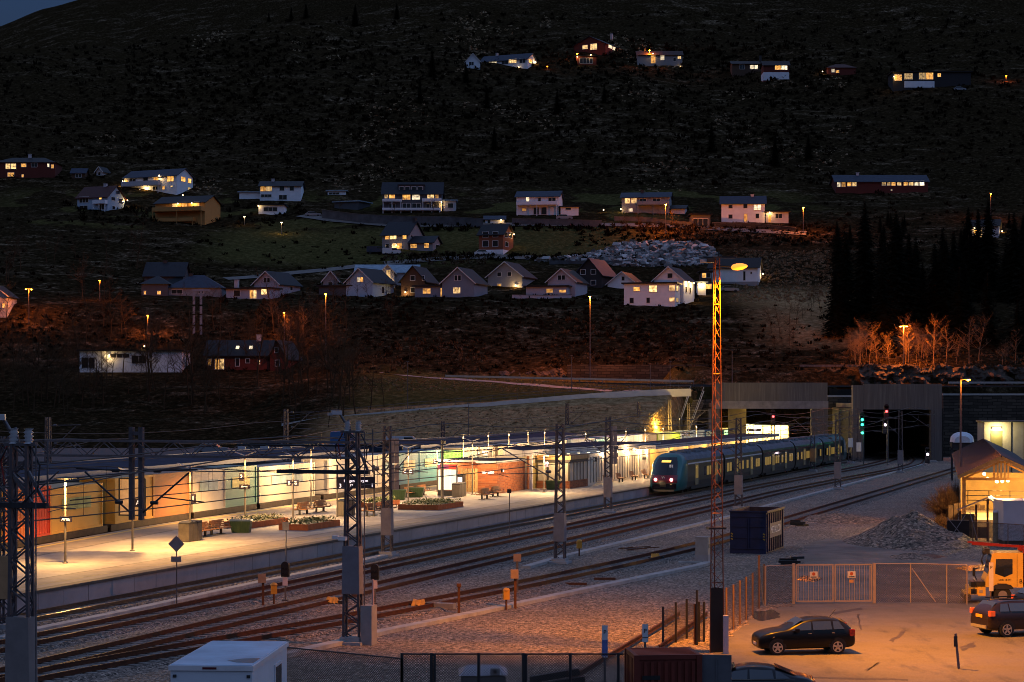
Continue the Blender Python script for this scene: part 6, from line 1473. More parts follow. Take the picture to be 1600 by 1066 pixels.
# local x: along the truck (nose at x=0 pointing to -x), y across
mb = MB(); mb.xprism([(0.62, .95), (.62, 1.35), (.78, 1.75), (1.0, 2.85), (1.15, 2.95), (2.75, 2.95), (2.75, .95)], 0, 2.3); cab = mb.build('cab', M_tky, t)
mb = MB(); mb.add([(.745, .12, 1.72), (.745, 2.18, 1.72), (.985, 2.1, 2.8), (.985, .2, 2.8)], [(3, 2, 1, 0)]); mb.build('windscreen', M_cglass, cab)
mb = MB(); mb.add([(1.15, -.012, 1.75), (1.7, -.012, 1.55), (2.15, -.012, 1.75), (2.15, -.012, 2.6), (1.22, -.012, 2.6)], [(0, 1, 2, 3, 4)]); mb.build('side_window', M_cglass, cab)
mb = MB(); mb.b2(2.4, 2.42, -.01, 0, 1.0, 2.9); mb.b2(1.0, 1.02, -.01, 0, 1.0, 1.7); mb.build('door_seam', M_dark, cab)
lettering('LRB 16TC', .17, M_black, cab, (1.72, -.015, 1.38), (rad(90), 0, 0)); lettering('Nettpartner', .11, M_black, cab, (1.55, -.015, 1.16), (rad(90), 0, 0)); lettering('B', .34, M_black, cab, (2.62, -.015, 1.3), (rad(90), 0, 0))
mb = MB(); mb.b2(2.8, 6.5, .1, 2.2, .8, 1.15); mb.build('chassis', M_dark, t); mb = MB(); mb.b2(3.1, 6.5, 0, 2.3, 1.15, 1.75); mb.build('load_bed', M_tky, t); mb = MB(); mb.b2(2.8, 3.1, .3, 2, 1.15, 3.2); mb.build('crane_column', M_crane, t)
mb = MB(); mb.b2(.2, .62, .0, 2.3, .45, .95); mb.b2(-.35, .25, .15, 2.15, .5, .9); mb.b2(-.55, -.3, .1, 2.2, .35, .6); fr = mb.build('front_frame', M_tky, t)
mb = MB(); mb.b2(-.2, .12, .1, .15, .55, .82); mb.b2(.1, .6, .3, 2, 1.0, 1.25); mb.b2(-.15, .1, .6, 1.7, .9, 1.2); mb.build('front_gear', M_dark, fr)
for x in (.35,): mb = MB(); mb.b2(x - .1, x + .1, -.03, 0, .62, .8); mb.build('headlight', M_head, fr)
mb = MB(); mb.tube((-.4, .1, .35), (-.4, 2.2, .35), .22, n=14); mb.build('rail_wheel', M_steel, t)
for x in (1.6, 5.2):
    for y in (.18, 2.1): mb = MB(); mb.tube((x, y - .16, .5), (x, y + .16, .5), .5, n=20); w_ = mb.build('wheel', M_tyre, t); mb = MB(); mb.tube((x, y - .18, .5), (x, y + .18, .5), .26, n=14); mb.build('rim', M_alloy, w_)
mb = MB(); mb.xprism([(1.02, .95), (1.15, 1.1), (1.6, 1.18), (2.05, 1.1), (2.2, .95), (2.2, .85), (1.02, .85)], -.02, .0); mb.build('wheel_arch', M_dark, t)
mb = MB(); mb.bar((2.95, 1.15, 3.25), (-.05, 1.15, 3.4), .2, .15); mb.bar((-.3, 1.15, 3.5), (1.5, 1.15, 3.36), .12, .10); mb.bar((2.6, 1.15, 3.2), (3.4, 1.15, 3.0), .34, .3); mb.build('crane_arm', M_crane, t)
mb = MB(); mb.blob((.62, .6, 2.95), .16, 8, 5); mb.blob((.75, 1.2, 3.0), .2, 8, 5); mb.b2(.6, .9, .4, 1.8, 2.86, 3.15); mb.path([(.5, .3, 2.2), (.4, .2, 2.5), (.55, .4, 2.8)], .05); mb.build('hydraulic_grab', M_dark, t)
mb = MB(); mb.path([(.1, -.05, 1.4), (-.05, -.1, 1.7), (0, -.1, 2.0), (.25, -.05, 2.1)], .03, 6); mb.build('mirror_arm', M_black, t); mb = MB(); mb.b2(-.14, .0, -.25, -.1, 1.6, 2.1); mb.build('mirror', M_black, t)
q = G(1537, 946, GZ); t = thing('parking_sign', 'tall narrow pale sign with a black arrow in front of the yellow truck', 'sign', (q.x, q.y - 1.5, GZ)); mb = MB(); mb.tube((0, 0, 0), (0, 0, 1.6), .035, n=6); mb.build('post', M_opost, t); mb = MB(); mb.b2(-.1, .12, -.05, -.03, .85, 2.25); sp_ = mb.build('sign_plate', mat('sign_board_white', (.7, .6, .5)), t); lettering('P', .22, M_black, sp_, (.01, -.055, 2.0), (rad(90), 0, 0))
# ------------------------------------------------------------------ road bridge, tunnel, stone wall, road
M_stone = mat('stone_wall', (.055, .045, .038), .95, 0, .45, .8, .6, 3)
def brick_tex(m, w, h, c1, c2, cm, mortar=.03):
    nt = m.node_tree; b = nt.nodes['Principled BSDF']; geo = node(nt, 'ShaderNodeNewGeometry'); sx = node(nt, 'ShaderNodeSeparateXYZ'); nt.links.new(geo.outputs['Position'], sx.inputs[0])
    cx = node(nt, 'ShaderNodeCombineXYZ'); nt.links.new(sx.outputs[0], cx.inputs[0]); nt.links.new(sx.outputs[2], cx.inputs[1])
    nz = node(nt, 'ShaderNodeTexNoise', Scale=.5, Detail=3.0); nt.links.new(geo.outputs['Position'], nz.inputs['Vector'])
    vm = node(nt, 'ShaderNodeVectorMath', operation='MULTIPLY_ADD'); nt.links.new(nz.outputs['Color'], vm.inputs[0]); vm.inputs[1].default_value = (.5, .5, 0); nt.links.new(cx.outputs[0], vm.inputs[2])
    br = node(nt, 'ShaderNodeTexBrick', Scale=1.0); br.inputs['Brick Width'].default_value = w; br.inputs['Row Height'].default_value = h; br.inputs['Mortar Size'].default_value = mortar
    br.inputs['Color1'].default_value = (*c1, 1); br.inputs['Color2'].default_value = (*c2, 1); br.inputs['Mortar'].default_value = (*cm, 1)
    nt.links.new(vm.outputs[0], br.inputs['Vector'])
    for l in list(b.inputs['Base Color'].links): nt.links.remove(l)
    nt.links.new(br.outputs['Color'], b.inputs['Base Color'])
brick_tex(M_stone, 1.6, .5, (.085, .07, .055), (.03, .025, .02), (.012, .010, .008), .05)
# board-marked concrete
nt = M_concd.node_tree; b = nt.nodes['Principled BSDF']; geo = node(nt, 'ShaderNodeNewGeometry'); mp = node(nt, 'ShaderNodeMapping'); mp.inputs['Scale'].default_value = (3.2, 3.2, .16); nt.links.new(geo.outputs['Position'], mp.inputs[0])
nz = node(nt, 'ShaderNodeTexNoise', Scale=1.0, Detail=6.0, Roughness=.7); nt.links.new(mp.outputs[0], nz.inputs['Vector'])
for l in list(b.inputs['Base Color'].links): nt.links.remove(l)
nt.links.new(ramp(nt, nz.outputs['Fac'], [(.3, (.085, .074, .072)), (.55, (.125, .11, .107)), (.72, (.18, .16, .155))]), b.inputs['Base Color'])
def slab(name, lab, cat, px0, px1, py0, py1, Y, th, m, parts=()):
    a, c = P(px0, py0, Y), P(px1, py1, Y); t = thing(name, lab, cat, (a.x, Y, c.z)); w, h = c.x - a.x, a.z - c.z
    mb = MB(); mb.b2(0, w, 0, th, 0, h); mb.build('parapet_wall', m, t); return t, w, h
t, w, h = slab('road_bridge', 'long weathered concrete bridge beam over the platform tracks', 'bridge', 1113, 1293, 598, 627, 338, .5, M_concd)
mb = MB(); mb.b2(-.1, w + .1, -.25, .9, -1.25, -.002); mb.build('edge_beam', mat('bridge_beam_pale', (.20, .18, .19), .85, 0, .3, 1), t)
mb = MB(); mb.b2(.0, w, .95, 16, -1.0, -.3); mb.build('deck', M_concd, t)
zb = -t.location.z + GZ
mb = MB(); mb.b2(w - 2.6, w + .05, -.1, 1.6, zb, -1.26); mb.build('pillar', M_concd, t); mb = MB(); mb.b2(-.6, 1.3, -.1, 1.6, zb, -1.26); mb.build('pillar', M_concd, t)
t, w, h = slab('tunnel_portal', 'square concrete portal frame in front of the dark tunnel mouth', 'tunnel portal', 1349, 1472, 600, 640, 318, .6, M_concd)
zb = -t.location.z + GZ
mb = MB(); mb.b2(0, w, .65, 36, .0 + .2, .9); mb.build('deck', M_concd, t)
mb = MB(); mb.b2(w - 1.75, w - .05, -.02, 1.5, zb, -.002); mb.build('pillar', M_concd, t); mb = MB(); mb.b2(-1.6, -.05, .05, 1.5, zb, h - .2); mb.build('pillar', M_concd, t)
mb = MB(); mb.b2(-.6, -.1, 2, 36, zb, .15); mb.b2(w + .1, w + .6, 2, 36, zb, .15); mb.build('tunnel_wall', mat('shaded_tunnel_stone', (.035, .03, .026), .95, 0, .4, 1), t)  # shade of the tunnel interior is put into the stone colour
# tunnel bore behind the mouth
tb = thing('tunnel_bore', 'black tunnel bore where the tracks disappear', 'tunnel', (62.5, 354.0, GZ)); M_bore_shade = mat('bore_shade', (.012, .011, .011), .95, 0, .2, 1)  # near-black colour stands in for the dark of the unlit bore
mb = MB(); mb.b2(-7.6, -7.2, -.3, 60, -.2, 11.4); mb.b2(7.2, 7.6, -.3, 60, -.2, 11.4); mb.b2(-7.6, 7.6, 60, 60.4, -.2, 11.4); mb.build('bore_lining', M_bore_shade, tb); mb = MB(); mb.b2(-7.19, 7.19, .0, 59.9, 9.0, 11.3); mb.build('bore_roof', M_bore_shade, tb); mb = MB(); mb.b2(-7.19, 7.19, 0, 59.9, -.5, -.05); mb.build('bore_floor', M_bore_shade, tb)
for x, y, z in ((-3, 30, 4.2), (2.5, 40, 5)):
    mb = MB(); mb.blob((x, y, z), .12, 8, 5); mb.build('tunnel_lamp', M_bulbw, tb)
def wallthing(name, lab, px0, px1, z0, z1, Y, th, m, cap=None, cat='wall'):
    a, c = P(px0, 0, Y), P(px1, 0, Y); t = thing(name, lab, cat, (a.x, Y, z0)); mb = MB(); mb.b2(0, c.x - a.x, 0, th, 0, z1 - z0); mb.build('masonry', m, t)
    if cap: mb = MB(); mb.b2(-.05, c.x - a.x + .05, -.12, th, z1 - z0 + .002, z1 - z0 + .3); mb.build('coping', cap, t)
    return t
M_cope = mat('coping_concrete', (.40, .38, .36), .8, 0, .15, 1)
wallthing('stone_retaining_wall', 'dark coursed stone wall to the right of the tunnel portal', 1474, 1720, GZ, 9.9, 340, .8, M_stone, M_cope)
wallthing('stone_retaining_wall', 'narrow strip of dark stone wall between the two concrete bridges', 1294, 1347, GZ, 9.6, 345, .8, M_stone, M_cope)
wallthing('lit_underpass_wall', 'yellow lit concrete wall under the bridge beside the stairs', 1138, 1166, GZ, 7.9, 343, .6, mat('underpass_concrete', (.42, .36, .2), .8, 0, .15, 1))
t = thing('underpass_shelter', 'bright glass fronted shelter on the platform under the bridge', 'shelter', P(1163, 0, 347) * Vector((1, 1, 0)) + Vector((0, 0, 0))); 
mb = MB(); mb.b2(0, 7.6, 0, .2, .5, 4.8); mb.build('back_wall', M_panel, t); mb = MB(); mb.b2(-.2, 8, -2.5, .3, 4.82, 5.05); mb.build('roof', M_sroof, t)
mb = MB(); [mb.b2(x - .05, x + .05, -.1, 0, .5, 4.8) for x in (.1, 1.6, 3.1, 4.6, 6.1, 7.5)]; mb.build('mullion', M_dark, t)
for x in (2, 6): lamp((x, -1.6, 4.2), 1300, (1, .70, .26), 'POINT', .2, 'shelter_glow', t)
lamp((0.2, -3, 4.5), 3600, (1, .72, .22), 'POINT', .2, 'underpass_glow', t); lamp((11.0, -3, 4.5), 300, (1, .72, .22), 'POINT', .2, 'underpass_glow', t)
# road surface with guard rails
M_road = mat('road_asphalt', (.055, .052, .052), .8, 0, .15, .5)
def road_strip(name, fy, z, x0, x1, wdt, m, n=40):
    mb = MB()
    for i in range(n):
        xa, xb = x0 + (x1 - x0) * i / n, x0 + (x1 - x0) * (i + 1) / n
        q = [(xa, fy(xa) - wdt / 2, z(xa)), (xb, fy(xb) - wdt / 2, z(xb)), (xb, fy(xb) + wdt / 2, z(xb)), (xa, fy(xa) + wdt / 2, z(xa))]
        mb.add(q + [(p[0], p[1], p[2] - .5) for p in q], [(0, 1, 2, 3), (0, 4, 5, 1), (2, 6, 7, 3)])
    return struct(mb.build(name, m))
def py2z(px, py, Y): return HC - (py - HY) * Y / F
rz_of = lambda x: interp([(-60, 14.0), (-26, 13.55), (-10, 12.75), (8, 12.35), (25, 11.95), (45, 11.6), (130, 11.6)], x)
ry_of = lambda x: interp([(-70, 384), (-26, 374), (0, 370), (20, 366), (60, 361), (130, 360)], x)
road_strip('road', ry_of, rz_of, -27, 130, 7, M_road)
M_railg = mat('guard_rail_steel', (.48, .44, .42), .4, .5, .1, 2)
gr = thing('guard_rail', 'long steel guard rail along the near edge of the road above the bank', 'guard rail', (0, 0, 0)); mb = MB(); pm = MB()
xs = [-12 + i * 2.0 for i in range(23)]
for a, b_ in zip(xs, xs[1:]): mb.bar((a, ry_of(a) - 3.9, rz_of(a) + .55), (b_, ry_of(b_) - 3.9, rz_of(b_) + .55), .06, .34)
mb.build('rail_beam', M_railg, gr)
for a in xs[::2]: pm = MB(); pm.b2(a - .06, a + .06, ry_of(a) - 3.86, ry_of(a) - 3.76, rz_of(a) - .4, rz_of(a) + .6); pm.build('post', M_steel, gr)
gr = thing('guard_rail', 'steel guard rail on the road right of the tunnel portal', 'guard rail', (0, 0, 0)); mb = MB(); xs = [76 + i * 2 for i in range(22)]
for a, b_ in zip(xs, xs[1:]): mb.bar((a, ry_of(a) - 3.9, rz_of(a) + .5), (b_, ry_of(b_) - 3.9, rz_of(b_) + .5), .06, .34)
mb.build('rail_beam', M_railg, gr)
# rock cutting and low walls behind the road
mb = MB(); 
def rockface(px0, px1, py0, py1, Y, lab, n=150, m=16):
    a, c = P(px0, py1, Y), P(px1, py1, Y); h = P(px0, py0, Y).z - a.z; t = MB(); vs = []
    for j in range(m + 1):
        for i in range(n + 1):
            x = (c.x - a.x) * i / n; z = h * j / m; q = (x + a.x) * .5
            vs.append((x, mnoise.noise((q * .8, z * .7, 3)) * 1.3 + mnoise.noise((q * 2.2, z * 1.5, 5)) * .8 + mnoise.noise((q * 6, z * 5, 2)) * .35 + j * .13, z + ((mnoise.noise((q * .6, 1, 8)) * .9 + mnoise.noise((q * 2.5, 4, 8)) * .5) * j / m)))
    t.add(vs, [(j*(n+1)+i, j*(n+1)+i+1, (j+1)*(n+1)+i+1, (j+1)*(n+1)+i) for j in range(m) for i in range(n)])
    o = t.build('rock_cutting', mat('bare_rock', (.055, .04, .03), .9, 0, .6, .7, .5, 3), None, (a.x, Y, a.z)); tag(o, lab, 'rock face'); return o
rockface(1345, 1640, 572, 606, 369, 'rough rock cutting beside the road under the orange lit trees'); rockface(1180, 1350, 582, 604, 371, 'low rough rock bank above the concrete bridge'); rockface(780, 990, 580, 600, 377, 'low lit rock bank behind the road beside the tall street lamp')
wallthing('low_concrete_wall', 'low dark concrete wall above the rock bank behind the bridge', 1250, 1420, py2z(0, 582, 376), py2z(0, 570, 376), 376, .5, M_concd)
wallthing('low_concrete_wall', 'dark concrete wall beneath the orange scrub left of the bridge', 886, 1110, py2z(0, 600, 377), py2z(0, 570, 377), 377, .5, M_stone)

# ramp path with pale edge wall and railing, and the field path
M_pale = mat('pale_ramp_wall', (.52, .50, .50), .75, 0, .12, .8)
rp = [(440, 652), (500, 643), (565, 637.5), (640, 632), (740, 625), (840, 617), (900, 613), (960, 609), (1040, 605), (1080, 604.3)]
rt = thing('ramp_wall', 'pale concrete edge of the ramp path rising across the dry bank, with railing', 'ramp wall', (0, 0, 0)); mb = MB(); rl = MB()
pts = [P(x, y, 335.4) for x, y in rp]; hts = [.2, .22, .28, .45, .6, .75, .85, .9, .9, .9]
rp2 = [(px, py + 5) for px, py in rp]; pts = [P(x, y + 6.5, 335.4) for x, y in rp]
for (a, ha), (c, hb_) in zip(zip(pts, hts), zip(pts[1:], hts[1:])):
    A = [(a.x, a.y, a.z - .9), (c.x, c.y, c.z - .9), (c.x, c.y, c.z + hb_ - .55), (a.x, a.y, a.z + ha - .55)]
    mb.add(A + [(x, y + .35, z) for x, y, z in A], [(0, 1, 2, 3), (3, 2, 6, 7), (7, 6, 5, 4)])
mb.build('edge_wall', M_pale, rt)
for o_ in (.55, 1.05):
    rl = MB()
    for (a, ha), (c, hb_) in zip(zip(pts, hts), zip(pts[1:], hts[1:])): rl.tube((a.x, a.y + .15, a.z + ha - .55 + o_), (c.x, c.y + .15, c.z + hb_ - .55 + o_), .028, n=5)
    rl.build('railing', M_steel, rt)
rl = MB(); Lx = pts[-1].x - pts[0].x; 
for i in range(34):
    x = pts[0].x + Lx * i / 33; z = interp([(p.x, p.z + h_) for p, h_ in zip(pts, hts)], x) - .55; rl = MB(); rl.tube((x, pts[0].y + .15, z - .2), (x, pts[0].y + .15, z + 1.05), .025, n=5); rl.build('railing_post', M_steel, rt)
def drape(name, ctrl, wdt, m, lift=.06, n=50):
    pts = [hit(x, y, 330) for x, y in ctrl]; full = []
    for a, b_ in zip(pts, pts[1:]): full += [a.lerp(b_, k / 10) for k in range(10)]
    full.append(pts[-1]); mb = MB()
    for a, b_ in zip(full, full[1:]):
        d = (b_ - a); d.z = 0
        if d.length < 1e-4: continue
        nrm = Vector((-d.y, d.x, 0)).normalized() * wdt / 2
        q = [a - nrm, b_ - nrm, b_ + nrm, a + nrm]; mb.add([(p.x, p.y, max(tz(p.x, p.y), tz(p.x + nrm.x * 0, p.y)) + lift) for p in q], [(0, 1, 2, 3)], 0, True)
    return struct(mb.build(name, m))
M_path = mat('gravel_path', (.22, .205, .20), .85, 0, .2, 1)
drape('path', [(590, 584), (640, 588), (700, 592), (760, 596), (820, 601), (880, 606), (940, 610), (1010, 613), (1060, 613)], 2.2, M_path)
M_lane = mat('lane_asphalt', (.14, .125, .115), .85, 0, .25, .6)
drape('lane', [(352, 437), (400, 434), (455, 428), (500, 424), (560, 417)], 3.5, M_lane, .25); drape('lane', [(600, 413), (660, 408), (720, 404), (770, 402), (830, 404)], 4, M_lane, .25)
drape('lane', [(470, 338), (520, 345), (600, 352), (700, 353), (800, 352), (900, 352), (1000, 353), (1090, 357), (1180, 362), (1260, 366)], 4, M_lane, .25)

# stairs from the ramp to the platform
st = thing('bank_stairs', 'steep stairs with pale handrails climbing the lit bank beside the bridge', 'stairs', (0, 0, 0))
for (a, b_) in (((1055, 682), (1079, 610)), ((1074, 680), (1100, 611))):
    A, B = P(*a, 337), P(*b_, 340); mb = MB(); mb.bar(A, B, .07, .14); mb.bar(A + Vector((0, 0, .7)), B + Vector((0, 0, .7)), .05); mb.build('handrail', M_pale, st)
mb = MB(); A, B = P(1057, 686, 337.2), P(1083, 618, 340.2); A2 = P(1074, 686, 337.2)
for i in range(26):
    q = A.lerp(B, i / 25); mb.b2(q.x, q.x + 1.75, q.y - .1, q.y + .5, q.z - .9, q.z - .75)
mb.build('tread', M_concd, st); mb = MB(); mb.add([A - Vector((0, -.4, 1.4)), A2 - Vector((0, -.4, 1.4)), B + Vector((1.9, .5, -1.2)), B + Vector((0, .5, -1.2))], [(0, 1, 2, 3)]); mb.build('stair_slab', M_concd, st)
q = P(1120, 600, 337); wallthing('bridge_abutment', 'dark stone abutment between the stairs and the bridge', 1089, 1117, GZ, 9.2, 344, 1, M_stone)
lamp(P(1030, 664, 323), 4200, (1.0, .62, .10), 'POINT', .3, 'stair_glow')
mb = MB(); p = P(1062, 655, 331); mb.blob((0, 0, 0), .1, 8, 5); lt = thing('stair_lamp', 'small lamp at the foot of the stairs on the lit bank', 'lamp', p); mb.build('lamp', M_bulb, lt); mb = MB(); mb.tube((0, 0, -.1), (0, 0, -p.z), .05, n=6); mb.build('post', M_steel, lt)

# ------------------------------------------------------------------ station car park behind the canopy
mb = MB(); mb.prism([(-95, 232), (-9, 232), (-6, 262), (-4, 289), (-95, 289)], GZ, 2.5); struct(mb.build('parking_area', M_road))
def far_vehicle(px, py, Y, Lm, Hm, lab, m, kind='car', flip=False, z=None):
    p = P(px, py, Y); t = thing('parked_' + kind, lab, kind, (p.x, p.y, p.z if z is None else z), 0); s = -1 if flip else 1
    if kind == 'van': pr = [(-.5, .25), (.42, .25), (.5, .4), (.49, .62), (.38, .70), (.24, 1.0), (-.48, 1.0), (-.5, .9)]
    else: pr = [(-.5, .25), (.5, .25), (.5, .52), (.47, .62), (.25, .68), (.08, 1.0), (-.28, 1.0), (-.42, .7), (-.5, .62)]
    mb = MB(); pl_ = [(s * x * Lm, z_ * Hm) for x, z_ in pr]
    if s < 0: pl_ = pl_[::-1]
    mb.xprism(pl_, 0, 1.75); mb.build('body', m, t)
    mb = MB(); g0 = [(.22, .70), (.13, .95), (-.26, .95), (-.38, .70)] if kind == 'car' else [(.33, .72), (.22, .95), (.02, .95), (.02, .72)]
    g0 = [(s * x * Lm, -.012, z_ * Hm) for x, z_ in g0]; mb.add(g0, [(0, 1, 2, 3)]); mb.build('side_window', M_cglass, t)
    for x in (-.32, .31): mb = MB(); mb.ycyl((s * x * Lm, .1, .32), .32, .22, 14, 0, 'y'); mb.build('wheel', M_tyre, t)
    return t
M_cw = mat('car_white', (.55, .56, .6), .35, 0, 0, coat=.3); M_cs = mat('car_silver', (.25, .26, .29), .35, .3, 0, coat=.3); M_cb = mat('car_dark_blue', (.03, .04, .07), .35, .1, 0, coat=.3); M_vb = mat('van_blue', (.05, .13, .30), .5, 0, .1, 1)
far_vehicle(630, 699, 262, 5.0, 2.2, 'white panel van parked behind the canopy at the foot of the bank', M_cw, 'van', z=2.5)
far_vehicle(537, 705, 258, 3.4, 2.9, 'blue box van parked behind the lattice mast', M_vb, 'van', z=2.5)
for i, (px, lab, m) in enumerate(((505, 'silver car parked left of the blue van', M_cs), (575, 'dark car parked between the two masts behind the canopy', M_cb), (602, 'second dark car beside the white van', M_cb), (470, 'pale car parked at the end of the near canopy', M_cs), (668, 'dark car parked right of the white van', M_cb), (432, 'dark car parked under the bare trees', M_cb), (398, 'silver car parked under the bare trees', M_cs), (330, 'pale car among the trunks behind the long canopy', M_cs))):
    far_vehicle(px, 702, 250 + (i % 3) * 4, 4.2, 1.5, lab, m, 'car', i % 2 == 0, 2.5)

# ------------------------------------------------------------------ houses
WALLC = {'white': (.66, .72, .80), 'blue': (.30, .42, .55), 'grey': (.22, .23, .26), 'dgrey': (.07, .075, .09), 'bluegrey': (.16, .20, .27), 'black': (.02, .02, .024), 'red': (.10, .018, .012), 'terra': (.20, .065, .03), 'ochre': (.36, .20, .06), 'pale': (.42, .42, .47), 'lilac': (.36, .35, .42), 'brown': (.07, .04, .025)}
ROOFC = {'slate': (.014, .016, .023), 'blue': (.022, .032, .058), 'dark': (.010, .010, .013), 'brown': (.018, .012, .012), 'red': (.05, .010, .008), 'pale': (.22, .30, .38)}
def wallm(c): return mat('wall_' + c, WALLC[c], .8, 0, .08, .6)
def roofm(c): return mat('roof_tiles_' + c, ROOFC[c], .6, 0, .3, 1.2, spec=.25)
M_trim = mat('window_trim', (.55, .55, .57), .6, 0, 0); M_trimd = mat('window_trim_dark', (.03, .03, .03), .6, 0, 0)
def house(lab, px0, pxg, px1, base, eave, ridge, kind='eave', wall='white', roof='slate', wins=(), depth=7.5, apex=None, chim=None, decks=(), lights=(), name='house', y0=330, base_wall=None, over=.5, Y=None, down=3.0, trimd=False, cat='house'):
    """px0..pxg the front wall, pxg..px1 the right end wall (photo pixels at the house's own distance)"""
    p = hit((px0 + pxg) / 2, base, y0) if Y is None else P((px0 + pxg) / 2, base, Y)
    Yh = p.y; k = Yh / F
    side = px1 - pxg
    a = math.atan2(side * k, depth) if side > 0 else 0.0
    if side > 0 and a > .6: a = .6; depth = side * k / math.sin(a)
    ca, sa = math.cos(a), math.sin(a)
    Wf = (pxg - px0) * k / ca; Dp = depth
    org = P(pxg, base, Yh); t = thing(name, lab, cat, org, -a)
    He = (base - eave) * k; Hr = (base - ridge) * k
    mb = MB(); mb.b2(-Wf, 0, 0, Dp, -down, He)
    if kind == 'eave': mb.yprism([(0, He), (Dp, He), (Dp / 2, Hr)], -Wf, 0)
    elif kind == 'gable': 
        ax = -Wf / 2 if apex is None else (apex - pxg) * k / ca; mb.xprism([(-Wf, He), (0, He), (ax, Hr)], 0, Dp)
    mb.build('wall', wallm(wall), t)
    if base_wall: mb = MB(); mb.b2(-Wf - .02, .02, -.02, Dp, -.4, base_wall[1] * k); mb.build('plinth', wallm(base_wall[0]), t)
    o = over; th = .16; rb = MB()
    if kind == 'eave':
        sl = (Hr - He) / (Dp / 2)
        for s0, y_e in ((1, -o), (-1, Dp + o)):
            ye, ze = y_e, He - sl * o; q = [(-Wf - o, ye, ze), (o, ye, ze), (o, Dp / 2, Hr), (-Wf - o, Dp / 2, Hr)]
            rb.add([(x, y, z + .03) for x, y, z in q] + [(x, y, z + .03 + th) for x, y, z in q], [(0,1,2,3)[::-1], (4,5,6,7), (0,1,5,4), (1,2,6,5), (2,3,7,6), (3,0,4,7)])
    elif kind == 'gable':
        for xe, sg in ((-Wf, -1), (0, 1)):
            sl = (Hr - He) / max(.3, abs(ax - xe)); x2 = xe + sg * o; ze = He - sl * o; q = [(x2, -o, ze), (ax, -o, Hr), (ax, Dp + o, Hr), (x2, Dp + o, ze)]
            rb.add([(x, y, z + .03) for x, y, z in q] + [(x, y, z + .03 + th) for x, y, z in q], [(0,1,2,3), (7,6,5,4), (0,4,5,1), (1,5,6,2), (2,6,7,3), (3,7,4,0)])
    elif kind == 'hip':
        i_ = min(Wf / 2, Dp / 2) * .9; e = [(-Wf - o, -o, He), (o, -o, He), (o, Dp + o, He), (-Wf - o, Dp + o, He)]; r_ = [(-Wf + i_, Dp / 2, Hr), (-i_, Dp / 2, Hr)]
        rb.add(e + r_, [(0, 1, 5, 4), (1, 2, 5), (2, 3, 4, 5), (3, 0, 4), (3, 2, 1, 0)])
    else:
        rb.b2(-Wf - o, o, -o, Dp + o, He + .01, He + .3)
    ro = rb.build('roof', roofm(roof), t)
    if kind == 'gable' and wall not in ('black', 'brown', 'red'):
        bm_ = MB()
        for xe, sg in ((-Wf, -1), (0, 1)):
            sl = (Hr - He) / max(.3, abs(ax - xe)); bm_.bar((xe + sg * o, -o - .03, He - sl * o + .06), (ax, -o - .03, Hr + .06), .06, .2)
        bm_.build('barge_board', M_trim, ro)
    if chim: 
        cx, ct = chim; x = (cx - pxg) * k / ca; mb = MB(); mb.b2(x - .4, x + .4, Dp / 2 - .4, Dp / 2 + .4, Hr - .8, (base - ct) * k); mb.b2(x - .48, x + .48, Dp / 2 - .48, Dp / 2 + .48, (base - ct) * k + .01, (base - ct) * k + .12); mb.build('chimney', wallm('pale') if wall in ('white', 'blue', 'red', 'lilac') else M_dark, ro)
    for wn in wins:
        x0, x1, ya, yb, lit = wn[:5]
        m = M_glassd if lit < 0 else M_lit[lit]
        z0, z1 = (base - yb) * k, (base - ya) * k
        onside = (x0 + x1) / 2 > pxg and side > 0
        wf = MB(); wp = MB(); fr = .09
        if not onside:
            u0, u1 = (x0 - pxg) * k / ca, (x1 - pxg) * k / ca; u0, u1 = min(u0, u1 - .3), u1
            for (xa, xb, za, zb) in ((u0 - fr, u1 + fr, z1, z1 + fr), (u0 - fr, u1 + fr, z0 - fr, z0), (u0 - fr, u0, z0, z1), (u1, u1 + fr, z0, z1)): wf.b2(xa, xb, -.08, -.002, za, zb)
            nb = max(1, round((u1 - u0) / 1.1))
            for i in range(1, nb): x = u0 + (u1 - u0) * i / nb; wf.b2(x - .04, x + .04, -.07, -.03, z0, z1)
            wp.b2(u0, u1, -.028, -.004, z0, z1)
        else:
            v0, v1 = (x0 - pxg) * k / sa, (x1 - pxg) * k / sa
            for (ya_, yb_, za, zb) in ((v0 - fr, v1 + fr, z1, z1 + fr), (v0 - fr, v1 + fr, z0 - fr, z0), (v0 - fr, v0, z0, z1), (v1, v1 + fr, z0, z1)): wf.b2(.002, .08, ya_, yb_, za, zb)
            wp.b2(.004, .028, v0, v1, z0, z1)
        f_ = wf.build('window', M_trimd if trimd else M_trim, t); wp.build('pane', m, f_)
    for (x0, x1, ya, yb, c, out) in decks:
        u0, u1 = (x0 - pxg) * k / ca, (x1 - pxg) * k / ca; mb = MB(); z0, z1 = (base - yb) * k, (base - ya) * k
        mb.b2(u0, u1, -out, -out + .1, z0, z1); mb.b2(u0, u0 + .1, -out + .1, -.01, z0, z1); mb.b2(u1 - .1, u1, -out + .1, -.01, z0, z1); mb.b2(u0, u1, -out + .11, -.01, z0 - .15, z0 - .01)
        db = mb.build('balcony', wallm(c), t); mb = MB()
        for x in (u0 + .2, (u0 + u1) / 2, u1 - .2): mb.b2(x - .08, x + .08, -out + .15, -out + .3, -down, z0 - .16)
        mb.build('balcony_post', wallm(c), db)
